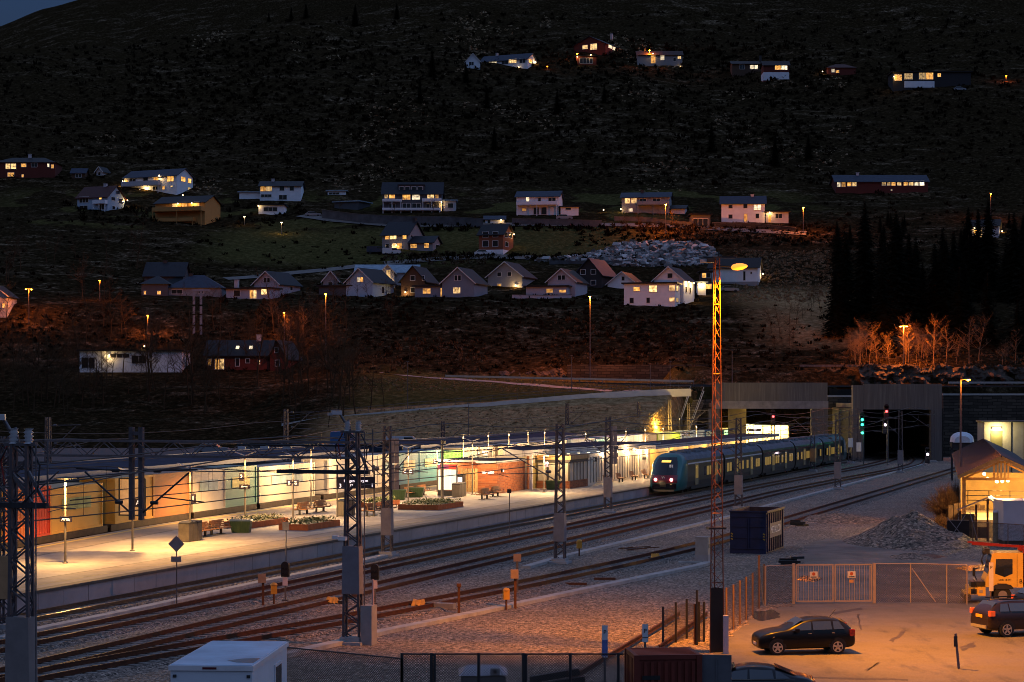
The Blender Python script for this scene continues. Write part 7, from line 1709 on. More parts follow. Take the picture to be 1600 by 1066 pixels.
    for (lx, ly, e) in lights:
        x = (lx - pxg) * k; zz = (base - ly) * k; on = lx > pxg and side > 0
        pos = (x / ca, -.45, zz) if not on else (.5, x / sa if sa > .05 else 0, zz)
        mb = MB(); mb.blob(pos, .17, 8, 5); mb.build('outdoor_lamp', M_bulb, t); lamp(pos + Vector((0, -.35, -.2)) if isinstance(pos, Vector) else (pos[0] + (.3 if on else 0), pos[1] - .3, pos[2] - .25), e, (1, .58, .2), 'POINT', .1, 'house_glow', t)
    return t
A_, W_, P_, D_ = 0, 1, 2, -1
# top of the hill
house('white bungalow with blue roof and lit bay, leftmost of the top row', 750, 824, 840, 107, 92, 81, 'eave', 'white', 'blue', [(759, 776, 93, 101, P_), (784, 794, 92, 98, D_), (795, 807, 91, 97, W_), (812, 821, 91, 98, D_), (826, 831, 91, 97, A_), (833, 838, 91, 97, P_)], chim=(769, 77), lights=((835, 93, 120), (811, 104, 30)), depth=9)
house('small white gabled wing at the end of the white top bungalow', 728, 750, 750, 107, 96, 84, 'gable', 'white', 'blue', [(733, 740, 97, 102, D_)], name='house_wing')
house('dark red house with a front gable above a lamp lit garage', 897, 946, 970, 86, 68, 55, 'gable', 'red', 'slate', [(911, 919, 68, 74, W_), (923, 933, 67, 76, W_), (951, 957, 68, 73, P_), (958, 964, 69, 74, P_)], chim=(946, 50), depth=11)
house('red lamp lit garage below the dark red gabled house', 900, 932, 932, 102, 88, 84, 'flat', 'red', 'dark', [(906, 926, 91, 99, D_)], lights=((902, 89, 150), (923, 86, 220)), name='garage', depth=6, cat='garage')
house('grey bungalow with a glowing corner beside the street lamp on the hilltop', 996, 1066, 1066, 103, 86, 78, 'eave', 'grey', 'brown', [(1017, 1024, 87, 99, A_), (1032, 1038, 87, 94, P_), (1052, 1056, 90, 96, D_), (1059, 1064, 88, 92, W_)], chim=(1009, 74), lights=((1020, 84, 220), (1063, 104, 40)))
house('long dark house with a tall white chimney on the hilltop', 1144, 1190, 1190, 117, 100, 94, 'eave', 'brown', 'brown', [(1156, 1163, 101, 108, D_), (1172, 1178, 102, 108, P_), (1179, 1184, 102, 108, P_)], chim=(1190, 85), name='house')
house('red and white house with one lit window beside the tall white chimney', 1193, 1233, 1233, 124, 102, 94, 'eave', 'red', 'brown', [(1211, 1220, 102, 109, A_), (1221, 1230, 102, 109, P_)], base_wall=('white', 11), depth=7)
house('low dark red cabin between two bright spots on the hilltop', 1293, 1337, 1337, 118, 106, 98, 'hip', 'red', 'red', [(1299, 1304, 108, 113, P_), (1306, 1311, 110, 114, A_)], lights=((1285, 112, 150),), name='cabin')
house('long dark house with wide amber windows, rightmost of the top row', 1395, 1517, 1517, 137, 113, 108, 'flat', 'black', 'dark', [(1413, 1426, 115, 124, W_), (1436, 1446, 114, 124, W_), (1447, 1458, 114, 124, A_), (1465, 1470, 115, 120, A_), (1398, 1409, 117, 126, A_), (1440, 1458, 129, 135, D_)], decks=((1413, 1460, 127, 137, 'white', .12),), lights=((1396, 120, 200),), depth=9)
house('long low dark house with a blue roof and rows of lit windows', 1306, 1450, 1450, 302, 284, 272, 'eave', 'red', 'blue', [(1308, 1313, 285, 292, P_), (1315, 1321, 285, 292, A_), (1324, 1330, 285, 291, A_), (1332, 1338, 285, 291, W_), (1378, 1384, 284, 290, W_), (1386, 1391, 284, 290, W_), (1393, 1399, 284, 290, A_), (1402, 1408, 284, 290, W_), (1412, 1418, 283, 290, A_), (1420, 1427, 283, 290, W_), (1429, 1435, 283, 290, P_), (1437, 1444, 283, 290, P_), (1392, 1394, 296, 298, W_)], chim=(1344, 268), depth=9)
# upper row
house('dark red house with lit window bands at the picture edge', -8, 86, 86, 278, 254, 244, 'hip', 'red', 'dark', [(9, 16, 256, 264, W_), (17, 25, 256, 264, W_), (33, 41, 256, 261, A_), (49, 58, 255, 261, D_), (74, 77, 256, 261, P_), (80, 84, 257, 263, A_), (12, 22, 270, 276, A_), (34, 37, 273, 277, A_)], chim=(41, 239), depth=9)
house('small garden cabin with a pale blue roof', 112, 133, 133, 279, 270, 263, 'eave', 'brown', 'blue', [(118, 127, 272, 277, D_)], name='cabin', depth=4, cat='cabin')
house('tiny white gabled shed in the dark beside the garden cabin', 150, 160, 167, 275, 267, 261, 'gable', 'pale', 'slate', [(153, 157, 269, 274, D_)], name='shed', depth=4, cat='shed')
house('pale blue house with a red roof and a lamp on its right gable', 116, 168, 188, 330, 307, 289, 'eave', 'blue', 'red', [(120, 135, 306, 315, D_), (121, 134, 320, 327, D_), (154, 158, 307, 311, A_), (152, 164, 319, 327, D_), (172, 176, 307, 312, D_), (177, 181, 296, 301, D_), (180, 185, 308, 315, D_), (173, 176, 321, 326, D_)], chim=(150, 285), lights=((188, 309, 260),), depth=8, decks=((146, 168, 313, 318, 'white', 1.2),))
house('large pale villa with a lit balcony and a big right gable end', 186, 276, 297, 303, 274, 262, 'eave', 'white', 'blue', [(188, 192, 277, 283, A_), (195, 206, 276, 284, D_), (219, 227, 275, 281, D_), (237, 245, 275, 281, A_), (260, 271, 275, 283, A_), (195, 203, 291, 297, D_), (236, 245, 290, 295, D_), (252, 256, 290, 295, A_), (266, 270, 290, 292, W_), (281, 286, 275, 282, A_), (289, 293, 276, 283, A_), (289, 292, 290, 294, W_)], lights=((185, 279, 200), (225, 291, 240), (248, 273, 260)), depth=8, decks=((186, 250, 281, 288, 'pale', 1.6),))
house('wooden house with a long ochre balcony lit by two lamps', 238, 320, 338, 350, 316, 304, 'eave', 'ochre', 'dark', [(267, 274, 316, 322, W_), (283, 290, 316, 322, A_), (303, 311, 315, 322, A_)], lights=((277, 317, 190), (300, 317, 190), (285, 304, 120)), decks=((238, 320, 323, 329, 'ochre', 2.0), (238, 305, 340, 345, 'ochre', 1.6)), depth=9)
house('white house with one amber window above the green slope', 406, 470, 470, 314, 291, 282, 'eave', 'white', 'slate', [(407, 415, 291, 299, A_), (416, 425, 291, 299, W_), (437, 444, 291, 298, D_), (453, 459, 291, 298, D_), (408, 424, 304, 308, D_), (436, 448, 305, 312, D_)], chim=(424, 278), depth=8)
house('low white terrace wing stepping down from the white house', 374, 406, 406, 311, 301, 298, 'flat', 'white', 'pale', [], name='terrace_wing', depth=5)
house('small white garage with a dark roof on the green slope', 404, 444, 444, 335, 321, 316, 'flat', 'white', 'dark', [(412, 433, 324, 330, D_)], lights=((404, 322, 60),), name='garage', cat='garage', depth=6)
house('low white box of a house with a flat roof between trees', 512, 540, 540, 305, 299, 297, 'flat', 'white', 'pale', [(514, 530, 301, 304, D_)], depth=6, name='house')
house('dark carport with white edges below the flat white house', 521, 560, 578, 328, 315, 312, 'flat', 'dgrey', 'pale', [], name='carport', cat='carport', depth=7)
house('large dark villa with white balconies and six lit windows', 598, 690, 690, 331, 303, 283, 'eave', 'dgrey', 'slate', [(601, 606, 303, 310, W_), (608, 617, 304, 310, A_), (629, 641, 304, 312, A_), (644, 656, 304, 312, P_), (668, 678, 304, 311, W_), (680, 685, 303, 311, A_), (608, 618, 319, 326, D_), (629, 641, 318, 326, D_), (644, 657, 318, 326, D_), (666, 677, 319, 326, D_), (687, 690, 318, 330, W_)], decks=((598, 628, 312, 315, 'white', 1.8), (660, 690, 311, 315, 'white', 1.8), (598, 688, 326, 329, 'white', 2.2)), depth=10, lights=((690, 316, 60),))
house('dark dormer with a strip of white windows on the villa roof', 622, 663, 663, 299, 290, 284, 'flat', 'dgrey', 'slate', [(624, 631, 292, 297, D_), (633, 640, 292, 297, D_), (643, 650, 292, 297, D_), (653, 660, 292, 297, D_)], name='dormer', Y=hit(640, 331, 330).y + 1.5, depth=3.5, over=.15, down=.5)
house('narrow white deck annex at the right end of the dark villa', 693, 712, 712, 330, 314, 312, 'flat', 'pale', 'pale', [(700, 708, 318, 325, D_)], name='annex', depth=5)
house('white house with a blue roof and an open ground floor of posts', 807, 873, 880, 337, 307, 297, 'eave', 'white', 'blue', [(822, 827, 308, 314, P_), (841, 845, 309, 315, D_), (857, 862, 309, 318, D_), (863, 868, 309, 318, D_), (816, 822, 325, 329, A_), (834, 842, 324, 335, D_), (846, 854, 324, 335, D_)], decks=((808, 872, 315, 320, 'white', 1.6),), depth=8)
house('low white annex beside the white house with posts', 876, 904, 904, 337, 324, 322, 'flat', 'white', 'slate', [(884, 892, 325, 328, D_)], name='annex', depth=6)
house('small blue roofed white shed behind the terracotta house', 758, 788, 788, 350, 343, 337, 'eave', 'white', 'blue', [(762, 766, 344, 349, D_)], lights=((783, 344, 40),), name='shed', depth=5, cat='shed')
house('grey house with two bright square windows behind a street lamp', 972, 1046, 1053, 334, 308, 299, 'eave', 'grey', 'blue', [(977, 985, 309, 317, W_), (987, 995, 309, 317, W_), (983, 989, 325, 330, P_), (1000, 1010, 310, 315, D_), (1020, 1032, 310, 315, D_)], chim=(1002, 295), decks=((997, 1046, 315, 320, 'grey', 1.8),), depth=8, lights=((944, 327, 60), (971, 326, 60)))
house('small pale annex right of the house with two square windows', 1049, 1070, 1077, 335, 326, 320, 'eave', 'pale', 'slate', [], name='annex', depth=6)
house('concrete garage with a white car before it', 1080, 1110, 1110, 355, 336, 334, 'flat', 'dgrey', 'dark', [(1083, 1106, 342, 354, D_)], name='garage', cat='garage', depth=6)
house('white two storey house with a blue roof and a lit front door', 1128, 1195, 1200, 348, 318, 305, 'eave', 'white', 'blue', [(1139, 1145, 320, 325, D_), (1162, 1168, 319, 325, D_), (1178, 1189, 320, 328, P_), (1139, 1145, 335, 341, D_), (1163, 1168, 334, 346, A_), (1181, 1186, 334, 341, D_)], depth=8, chim=(1176, 302))
house('low white wing with a porch lamp right of the two storey house', 1197, 1232, 1236, 349, 332, 329, 'flat', 'pale', 'brown', [(1212, 1222, 334, 341, D_), (1201, 1205, 335, 347, A_)], lights=((1203, 332, 170),), name='house_wing', depth=6)
house('lonely dark roofed cottage with a white gable in the black wood', 1518, 1560, 1573, 372, 353, 342, 'eave', 'pale', 'brown', [(1524, 1530, 358, 369, A_), (1531, 1536, 358, 370, W_), (1546, 1551, 358, 366, D_)], lights=((1573, 358, 90), (1525, 356, 60)), depth=7)
# middle
house('grey house with a steep dark roof and a row of amber windows', 596, 638, 661, 391, 366, 345, 'eave', 'grey', 'slate', [(601, 608, 367, 373, A_), (609, 619, 367, 373, W_), (629, 635, 367, 373, A_), (612, 618, 380, 388, W_), (619, 628, 380, 388, A_), (602, 607, 380, 387, D_), (641, 644, 367, 371, D_)], chim=(636, 339), lights=((620, 383, 60),), depth=9)
house('low pale annex with two amber windows joined to the steep grey house', 640, 676, 688, 393, 379, 368, 'eave', 'grey', 'slate', [(641, 651, 381, 387, A_), (663, 670, 380, 387, A_), (680, 685, 381, 388, D_)], lights=((687, 384, 130),), name='annex', depth=7)
house('terracotta two storey house on a white base with dark windows', 748, 786, 803, 400, 366, 349, 'eave', 'terra', 'dark', [(754, 763, 362, 370, D_), (770, 778, 362, 370, D_), (754, 763, 376, 385, D_), (770, 778, 376, 385, D_), (788, 793, 362, 370, D_), (795, 800, 361, 369, D_), (789, 794, 377, 384, D_)], base_wall=('white', 10), lights=((800, 363, 90),), depth=8)
# lower row
house('long dim building with a pale grey roof, leftmost of the lower row', 226, 286, 286, 447, 431, 409, 'eave', 'dgrey', 'slate', [], chim=(253, 406), depth=9)
house('dark hip roofed house behind bare trees with a white chimney', 262, 346, 346, 463, 450, 428, 'hip', 'grey', 'blue', [(268, 285, 453, 459, D_), (310, 318, 452, 458, D_)], chim=(293, 426), depth=10)
house('dark gabled cottage in front of the long dim building', 221, 262, 262, 462, 444, 430, 'hip', 'dgrey', 'slate', [(225, 228, 455, 460, A_), (246, 251, 455, 460, A_)], depth=8)
house('pale lilac house with front gable and two lit ground floor windows', 394, 436, 466, 463, 443, 424, 'gable', 'lilac', 'slate', [(411, 416, 434, 441, D_), (416, 421, 434, 441, D_), (450, 453, 446, 452, D_)], depth=9)
house('low lean to front of the lilac house with an amber door', 350, 422, 434, 468, 451, 445, 'flat', 'lilac', 'brown', [(389, 394, 453, 466, A_), (395, 400, 453, 466, W_), (408, 417, 452, 460, W_), (363, 373, 453, 462, D_)], name='house_wing', depth=5, chim=(359, 436))
house('pale blue house with a bright side wall and a lit gable window', 539, 582, 616, 464, 440, 419, 'gable', 'blue', 'slate', [(557, 562, 433, 440, P_), (562, 567, 433, 440, A_), (595, 598, 447, 457, D_)], depth=9)
house('dark low wing in front of the pale blue house', 496, 570, 581, 463, 447, 442, 'flat', 'dgrey', 'dark', [], name='house_wing', depth=5)
house('grey gabled house under scaffolding beside the pale blue house', 505, 528, 528, 458, 438, 424, 'gable', 'grey', 'dark', [(513, 519, 441, 447, D_)], depth=8)
house('newly built house with a pale metal roof and one glowing gable', 556, 652, 652, 440, 426, 413, 'eave', 'pale', 'pale', [(572, 580, 430, 436, D_)], depth=9, Y=hit(560, 464, 330).y + 17)
house('warm lit gable front of the pale metal roofed house', 595, 616, 616, 441, 425, 414, 'gable', 'pale', 'pale', [(604, 610, 422, 434, W_)], name='house_wing', depth=6, lights=((606, 440, 120),), Y=hit(560, 464, 330).y + 13)
house('dark brown gabled house with an uplit wall', 626, 664, 682, 463, 438, 416, 'gable', 'brown', 'slate', [(641, 648, 431, 438, D_), (642, 648, 449, 457, D_), (660, 663, 431, 438, D_)], lights=((634, 456, 200),), depth=9)
house('blue grey gabled house with three amber ground floor windows', 690, 741, 762, 465, 441, 418, 'gable', 'bluegrey', 'slate', [(710, 715, 430, 438, D_), (715, 720, 430, 438, D_), (708, 719, 449, 458, W_)], depth=9)
house('long low wing of the blue grey house with an amber door', 647, 722, 734, 465, 447, 441, 'flat', 'bluegrey', 'slate', [(660, 672, 450, 458, A_), (688, 694, 450, 463, A_), (695, 700, 450, 463, W_)], name='house_wing', depth=5)
house('grey gabled house with two golden uplights on its wall', 762, 816, 838, 450, 431, 409, 'gable', 'grey', 'slate', [(777, 783, 425, 431, D_), (793, 799, 425, 431, D_), (777, 783, 443, 449, A_)], lights=((769, 448, 260), (807, 446, 260)), depth=9)
house('brown grey gabled house with a low verandah', 856, 899, 921, 463, 439, 420, 'gable', 'lilac', 'brown', [(872, 877, 430, 437, D_), (878, 883, 430, 437, D_)], depth=9)
house('verandah with two amber windows before the brown grey house', 822, 886, 894, 464, 448, 442, 'flat', 'lilac', 'brown', [(854, 864, 451, 457, A_), (874, 884, 453, 457, A_)], name='verandah', depth=4.5, cat='verandah')
house('black house with white window frames and a blue lit roof', 899, 940, 968, 449, 428, 404, 'gable', 'black', 'blue', [(908, 915, 421, 428, D_), (924, 931, 421, 428, D_), (924, 931, 438, 445, D_)], depth=9, apex=921)
house('white gable front between the black house and the large white one', 950, 994, 1012, 452, 443, 425, 'gable', 'white', 'brown', [(972, 976, 432, 438, D_)], depth=8)
house('large white gabled house with a glowing right side wall', 1023, 1068, 1092, 475, 437, 417, 'gable', 'white', 'slate', [(1044, 1051, 427, 434, D_), (1072, 1075, 448, 456, D_), (1080, 1083, 448, 456, D_)], depth=9, lights=((1074, 440, 420), (1084, 440, 420)))
house('wide flat roofed white front of the large house with yellow windows', 976, 1055, 1066, 479, 443, 438, 'flat', 'white', 'dark', [(991, 1001, 448, 454, A_), (1015, 1027, 446, 456, W_), (1046, 1055, 446, 454, W_), (1057, 1062, 446, 454, W_), (985, 991, 465, 473, D_), (1011, 1016, 465, 473, D_), (1046, 1054, 465, 471, W_), (1057, 1062, 465, 471, W_)], name='house_wing', depth=6)
house('small glowing porch at the right side of the large white house', 1090, 1103, 1103, 461, 442, 440, 'flat', 'white', 'pale', [], lights=((1096, 444, 260),), name='porch', cat='porch', depth=4)
house('white walled house with a dark brown roof behind the lattice light mast', 1110, 1184, 1197, 446, 418, 402, 'eave', 'white', 'brown', [(1162, 1165, 424, 438, D_), (1173, 1175, 425, 428, D_)], lights=((1195, 425, 110),), base_wall=('grey', 6), depth=9)
house('dark left wing with a window band of the white walled house', 1096, 1112, 1112, 452, 425, 418, 'flat', 'brown', 'brown', [(1097, 1103, 427, 434, A_), (1104, 1110, 427, 434, D_), (1102, 1112, 444, 452, A_)], name='house_wing', depth=6)
# near the river
house('long white store building behind bare trees with a lamp over its door', 124, 284, 284, 582, 549, 546, 'flat', 'white', 'dark', [(128, 148, 559, 575, D_), (172, 202, 553, 559, D_), (206, 228, 556, 568, D_)], lights=((171, 555, 150), (226, 541, 170)), name='store_building', cat='building', depth=10, y0=300)
house('dark red farmhouse with two skylights and an amber window', 322, 421, 421, 578, 555, 532, 'eave', 'red', 'dark', [(324, 330, 561, 571, A_), (336, 343, 561, 577, A_), (344, 350, 561, 577, W_), (368, 374, 560, 572, D_), (384, 390, 561, 567, D_), (404, 406, 563, 569, W_)], chim=(400, 523), depth=9, y0=300)
house('dark red gabled porch at the right end of the farmhouse', 421, 446, 462, 580, 556, 533, 'gable', 'red', 'dark', [(429, 434, 543, 551, D_), (430, 436, 563, 572, D_)], name='house_wing', depth=8, y0=300)
house('white house corner cut off at the picture edge', -30, 11, 11, 496, 462, 446, 'gable', 'pale', 'dark', [(4, 8, 474, 481, A_)], depth=8, y0=300)
# roof windows of the farmhouse
for o in list(bpy.data.objects):
    if o.get('label', '').startswith('dark red farmhouse'):
        k = o.location.y / F
        for px in (369, 390):
            x = (px - 421) * k; mb = MB(); y = 2.0; zr = (578 - 555) * k + y * (555 - 532) * k / 4.5 + .28; mb.box((x, y, zr), (.62, 1.0, .06), 0, 0, math.atan2((555 - 532) * k, 4.5)); mb.build('skylight', mat('skylight_lit', (.6, .5, .35), .3, 0, 0, emit=(1, .8, .5), estr=1.4), o)
# retaining walls and fences in the upper row
def hillwall(ctrl, hpx, lab, m=M_stone, name='garden_wall'):
    pts = [hit(x, y, 330) for x, y in ctrl]; t = thing(name, lab, 'wall', (0, 0, 0)); mb = MB()
    for a, b_ in zip(pts, pts[1:]):
        h = hpx * a.y / F; q = [(a.x, a.y, a.z - 1), (b_.x, b_.y, b_.z - 1), (b_.x, b_.y, b_.z + h), (a.x, a.y, a.z + h)]; mb.add(q + [(x, y + .5, z) for x, y, z in q], [(0, 1, 2, 3), (3, 2, 6, 7), (7, 6, 5, 4)])
    mb.build('masonry', m, t)
    mb = MB(); hp = [Vector((p.x, p.y + .25, p.z + hpx * p.y / F + .06)) for p in pts]; mb.barpath(hp, .6, .12); mb.build('coping', M_concd, t)
M_gw = mat('garden_wall_grey', (.075, .075, .085), .9, 0, .35, .6)
hillwall([(503, 342), (560, 349), (620, 352), (700, 353), (755, 356)], 14, 'long grey retaining wall below the large dark villa', M_gw)
hillwall([(800, 352), (860, 353), (940, 355)], 10, 'grey retaining wall below the white house with posts', M_gw); hillwall([(960, 345), (1010, 346), (1052, 352), (1100, 355)], 6, 'low stone wall in front of the house with two square windows', M_gw); hillwall([(1113, 356), (1180, 357), (1243, 364)], 8, 'brown retaining wall below the two storey white house', M_stone)
hillwall([(800, 466), (850, 467), (893, 466)], 5, 'low pale board fence before the verandah', wallm('lilac'), 'board_fence')
# white two legged frame among the trees
q = hit(315, 522, 300); k = q.y / F; t = thing('trestle_stand', 'pale two legged timber trestle standing among bare trees', 'frame', q); hh = 70 * k
for x in (-12, -1): mb = MB(); [mb.b2(x * k - .22, x * k + .22, -.2, .2, z0 * hh, z1 * hh) for z0, z1 in ((-.05, .17), (.21, .42), (.45, .62), (.66, .95))]; mb.build('leg', wallm('bluegrey'), t)
mb = MB(); mb.b2(-15 * k, 12 * k, -.2, .2, hh * .95 + .01, hh); mb.build('crossbeam', wallm('bluegrey'), t)
# cars on the hill
def hill_car(px, py, lab, m, kind='car', L_=4.3, H_=1.5, flip=False):
    p = hit(px, py, 330); far_vehicle(px, py, p.y, L_, H_, lab, m, kind, flip, p.z)
hill_car(489, 339, 'pale car parked below the white house on the green slope', M_cs); hill_car(588, 397, 'dark van parked beside the steep roofed grey house', M_cb, 'van', 4.8, 1.9); hill_car(612, 399, 'white van parked beside the dark van', M_cw, 'van', 4.6, 1.8)
hill_car(882, 344, 'pale car parked on the wall below the white annex', M_cs); hill_car(1096, 355, 'white car parked in front of the concrete garage', M_cw, 'van', 4.4, 1.7, True); hill_car(1140, 457, 'silver car beside the lattice light mast', M_cs); hill_car(1500, 0 + 142, 'pale car in the dark beside the long hilltop house', M_cs)
hill_car(755, 400, 'pale tarpaulin covered car before the terracotta house', M_cw)
hill_car(1398, 134, 'dark car parked by the lamp of the long hilltop house', M_cb)

# stone rubble field
def rubble():
    mb = MB(); mat_ = bpy.data.materials.new('pale_rubble'); mat_.use_nodes = True; nt = mat_.node_tree; b = nt.nodes['Principled BSDF']; b.inputs['Roughness'].default_value = .85
    oi = node(nt, 'ShaderNodeNewGeometry'); nt.links.new(ramp(nt, oi.outputs['Random Per Island'], [(0, (.03, .028, .026)), (.45, (.17, .165, .165)), (.8, (.34, .34, .35)), (1, (.6, .6, .6))]), b.inputs['Base Color'])
    poly = [(822, 411), (850, 405), (905, 402), (940, 390), (985, 381), (1035, 377), (1080, 379), (1112, 388), (1125, 404), (1100, 414), (1030, 418), (960, 416), (890, 408)]
    def inside(x, y):
        c = False; n = len(poly)
        for i in range(n):
            (x1, y1), (x2, y2) = poly[i], poly[i - 1]
            if (y1 > y) != (y2 > y) and x < (x2 - x1) * (y - y1) / (y2 - y1) + x1: c = not c
        return c
    n = 0
    while n < 1700:
        x, y = R.uniform(820, 1126), R.uniform(376, 419)
        if not inside(x, y): continue
        p = hit(x, y, 400); s = .14 + .8 * R.random() ** 2.2
        M = Matrix.Rotation(R.uniform(0, 6), 3, 'Z') @ Matrix.Rotation(R.uniform(-.7, .7), 3, 'X')
        vs = [M @ Vector((dx * s * R.uniform(.6, 1.1), dy * s * R.uniform(.6, 1.1), dz * s * R.uniform(.5, .9))) + p + Vector((0, 0, s * .3)) for dx in (-1, 1) for dy in (-1, 1) for dz in (-.6, .7)]
        mb.add(vs, [(0, 1, 3, 2), (4, 6, 7, 5), (0, 4, 5, 1), (2, 3, 7, 6), (0, 2, 6, 4), (1, 5, 7, 3)]); n += 1
    o = mb.build('rubble', mat_); tag(o, 'field of pale broken rock on the slope', None, None, 'stuff')
rubble()
wallthing('rubble_retaining_wall', 'low dark wall along the foot of the pale rubble field', 858, 985, hit(900, 412, 400).z - 1, hit(900, 412, 400).z + .7, hit(900, 412, 400).y - .6, .6, M_gw)
# ------------------------------------------------------------------ street lamps
def street_lamp(px, head_py, base_py, lab, energy, Y=None, col=SODIUM, m=None, arm=0.0, double=False, thick=.09, y0=300, group='street lamps'):
    if Y is None: p = hit(px, base_py, y0)
    else: p = P(px, base_py, Y)
    h = (base_py - head_py) * p.y / F; t = thing('street_lamp', lab, 'street lamp', p, 0, group)
    mb = MB(); mb.tube((0, 0, -.5), (0, 0, h), thick, thick * .65, 8)
    if arm: mb.tube((0, 0, h), (arm, -.15, h + .12), .045, n=6)
    mb.build('post', M_steel, t)
    heads = [(arm, -.15, h + .05)] if not double else [(-.55, 0, h), (.55, 0, h)]
    if double: mb = MB(); mb.tube((-.6, 0, h + .08), (.6, 0, h + .08), .05, n=6); mb.build('cross_arm', M_steel, t)
    for x, y, z in heads:
        s = .2 * max(1.0, p.y / 420); mb = MB(); mb.lathe([(s * .4, s * .5), (s * 1.2, s * .35), (s * 1.3, s * .1)], 10, (x, y, z)); hd = mb.build('lamp_head', M_dark, t)
        if m: mb = MB(); mb.lathe([(s * 1.15, s * .08), (s * .9, -s * .35), (s * .3, -s * .55)], 10, (x, y, z)); mb.build('lamp_glass', m, hd)
        if energy: lamp((x, y - .25, z - s * .9), energy * 2.2 / len(heads), col, 'POINT', .2, 'street_glow', t)
    return t
street_lamp(45, 452, 506, 'double headed street lamp glowing orange at the picture edge', 2600, None, m=M_sod, double=True)
street_lamp(509, 460, 570, 'tall street lamp with orange head in front of the pale blue house', 3000, 372, m=M_sod, double=False)
street_lamp(922, 464, 592, 'tallest street lamp beside the road, in front of the verandah', 9000, 374, m=M_sod)
street_lamp(1412, 510, 592, 'double headed street lamp lighting the bare trees above the portal', 9000, 374, m=M_sod, double=True)
street_lamp(1040, 320, 366, 'orange street lamp before the house with two square windows', 5200, m=M_sod)
street_lamp(1255, 325, 366, 'orange street lamp with a leaning stay right of the two storey house', 2600, m=M_sod)
street_lamp(1548, 303, 345, 'orange street lamp alone above the cottage in the black wood', 900, m=M_sod)
street_lamp(444, 489, 535, 'orange street lamp glowing through twigs left of the tall lamp', 1300, m=M_sod)
street_lamp(231, 494, 528, 'orange street lamp among dark bare trees above the store building', 1400, m=M_sod)
street_lamp(156, 439, 470, 'small orange lamp high in the dark trees', 500, m=M_sod)
street_lamp(1015, 79, 103, 'orange street lamp in front of the grey hilltop bungalow', 1800, m=M_sod)
street_lamp(902, 84, 100, 'orange lamp at the garage of the dark red hilltop house', 900, m=M_sod)
street_lamp(1572, 119, 128, 'single amber lamp far right on the hilltop', 300, m=M_sod)
street_lamp(440, 348, 366, 'small white garden lamp on the wooded slope', 120, col=WARM, m=M_bulb)
street_lamp(382, 339, 352, 'tiny white lamp below the white terrace wing', 60, col=WARM, m=M_bulb)
street_lamp(855, 104, 110, 'small red lamp between the white bungalow and the red garage', 60, m=M_sod)
for px, hy, by, Y, lab in ((637, 566, 636, 336.5, 'unlit lamp post beside the ramp path, leftmost'), (893, 557, 612, 352, 'unlit lamp post above the dry bank'), (1016, 570, 611, 342, 'pale headed lamp post on the upper ramp, left of a pair'), (1047, 566, 610, 343, 'pale headed lamp post on the upper ramp, right of a pair'), (1144, 548, 600, 345, 'lamp post rising behind the concrete bridge'), (732, 632, 690, 300, 'thin lamp post in front of the dry bank')):
    street_lamp(px, hy, by, lab, 0, Y, m=None, thick=.07)
yl = street_lamp(1501, 594, 778, 'tall yard lamp with a bright arm beside the timber shed', 700, 163, m=M_sod, arm=.55, thick=.09)

# ------------------------------------------------------------------ trees
M_bark = mat('bare_bark', (.058, .038, .022), .95, 0, .3, 2, spec=.05); M_bark_lit = mat('lamplit_bark', (.15, .10, .06), .85, 0, .3, 3); M_spr = mat('spruce_needles', (.009, .0085, .005), .95, 0, .5, 1, spec=.02); M_shrub = mat('shrub_twigs', (.11, .055, .025), .9, 0, .4, 3)  # lamplit bark: lighter copy with the street lamp light put into its colour
def bare_tree_mesh(seed, H=9.0, spread=.42, levels=4, mult=3):
    r = random.Random(seed); mb_t = MB(); mb_c = MB()
    def twig(p, d, L, rr, lev):
        mb = mb_c; q = p; n = 3 if lev < 2 else 2
        for i in range(n):
            d = (d + Vector((r.uniform(-.22, .22), r.uniform(-.22, .22), r.uniform(-.05, .16)))).normalized(); e = q + d * L / n
            mb.tube(q, e, rr * (1 - i / n * .6), rr * (1 - (i + 1) / n * .6), 3, 0, False)
            if lev < 3:
                for _ in range(mult - 1 if lev else mult):
                    side = Vector((r.uniform(-1, 1), r.uniform(-1, 1), r.uniform(-.2, .7))).normalized()
                    twig(q.lerp(e, r.uniform(.1, 1)), (d * .7 + side * (.55 + spread)).normalized(), L * r.uniform(.35, .6), rr * .5, lev + 1)
            q = e
    p, d = Vector((0, 0, -.5)), Vector((r.uniform(-.1, .1), r.uniform(-.1, .1), 1)).normalized(); n = 7
    for i in range(n):
        d = (d + Vector((r.uniform(-.13, .13), r.uniform(-.13, .13), .08))).normalized(); e = p + d * H * .95 / n; r0 = H * .011 * (1 - i / n * .85); mb_t.tube(p, e, r0, H * .011 * (1 - (i + 1) / n * .85), 5, 0, False)
        if i >= 2:
            for _ in range(3):
                a = r.uniform(0, 6.28); twig(p.lerp(e, r.random()), Vector((math.cos(a) * (.5 + spread), math.sin(a) * (.5 + spread), r.uniform(.35, .9))).normalized(), H * r.uniform(.2, .36) * (1.15 - i / n * .55), r0 * .5, 1)
        p = e
    return mb_t, mb_c
TREES = []
for i, (H, sp, lv, mu) in enumerate(((9, .42, 4, 3), (11, .36, 4, 3), (7, .5, 4, 3), (12, .3, 4, 3), (8, .46, 4, 3))):
    a, b_ = bare_tree_mesh(100 + i, H, sp, lv, mu); TREES.append((a, b_))
def tree_proto(i, m, mname):
    a, b_ = TREES[i]; t = thing('bare_tree', '', 'tree'); a.build('trunk', m, t); b_.build('crown', m, t); return t
PROTO = {}
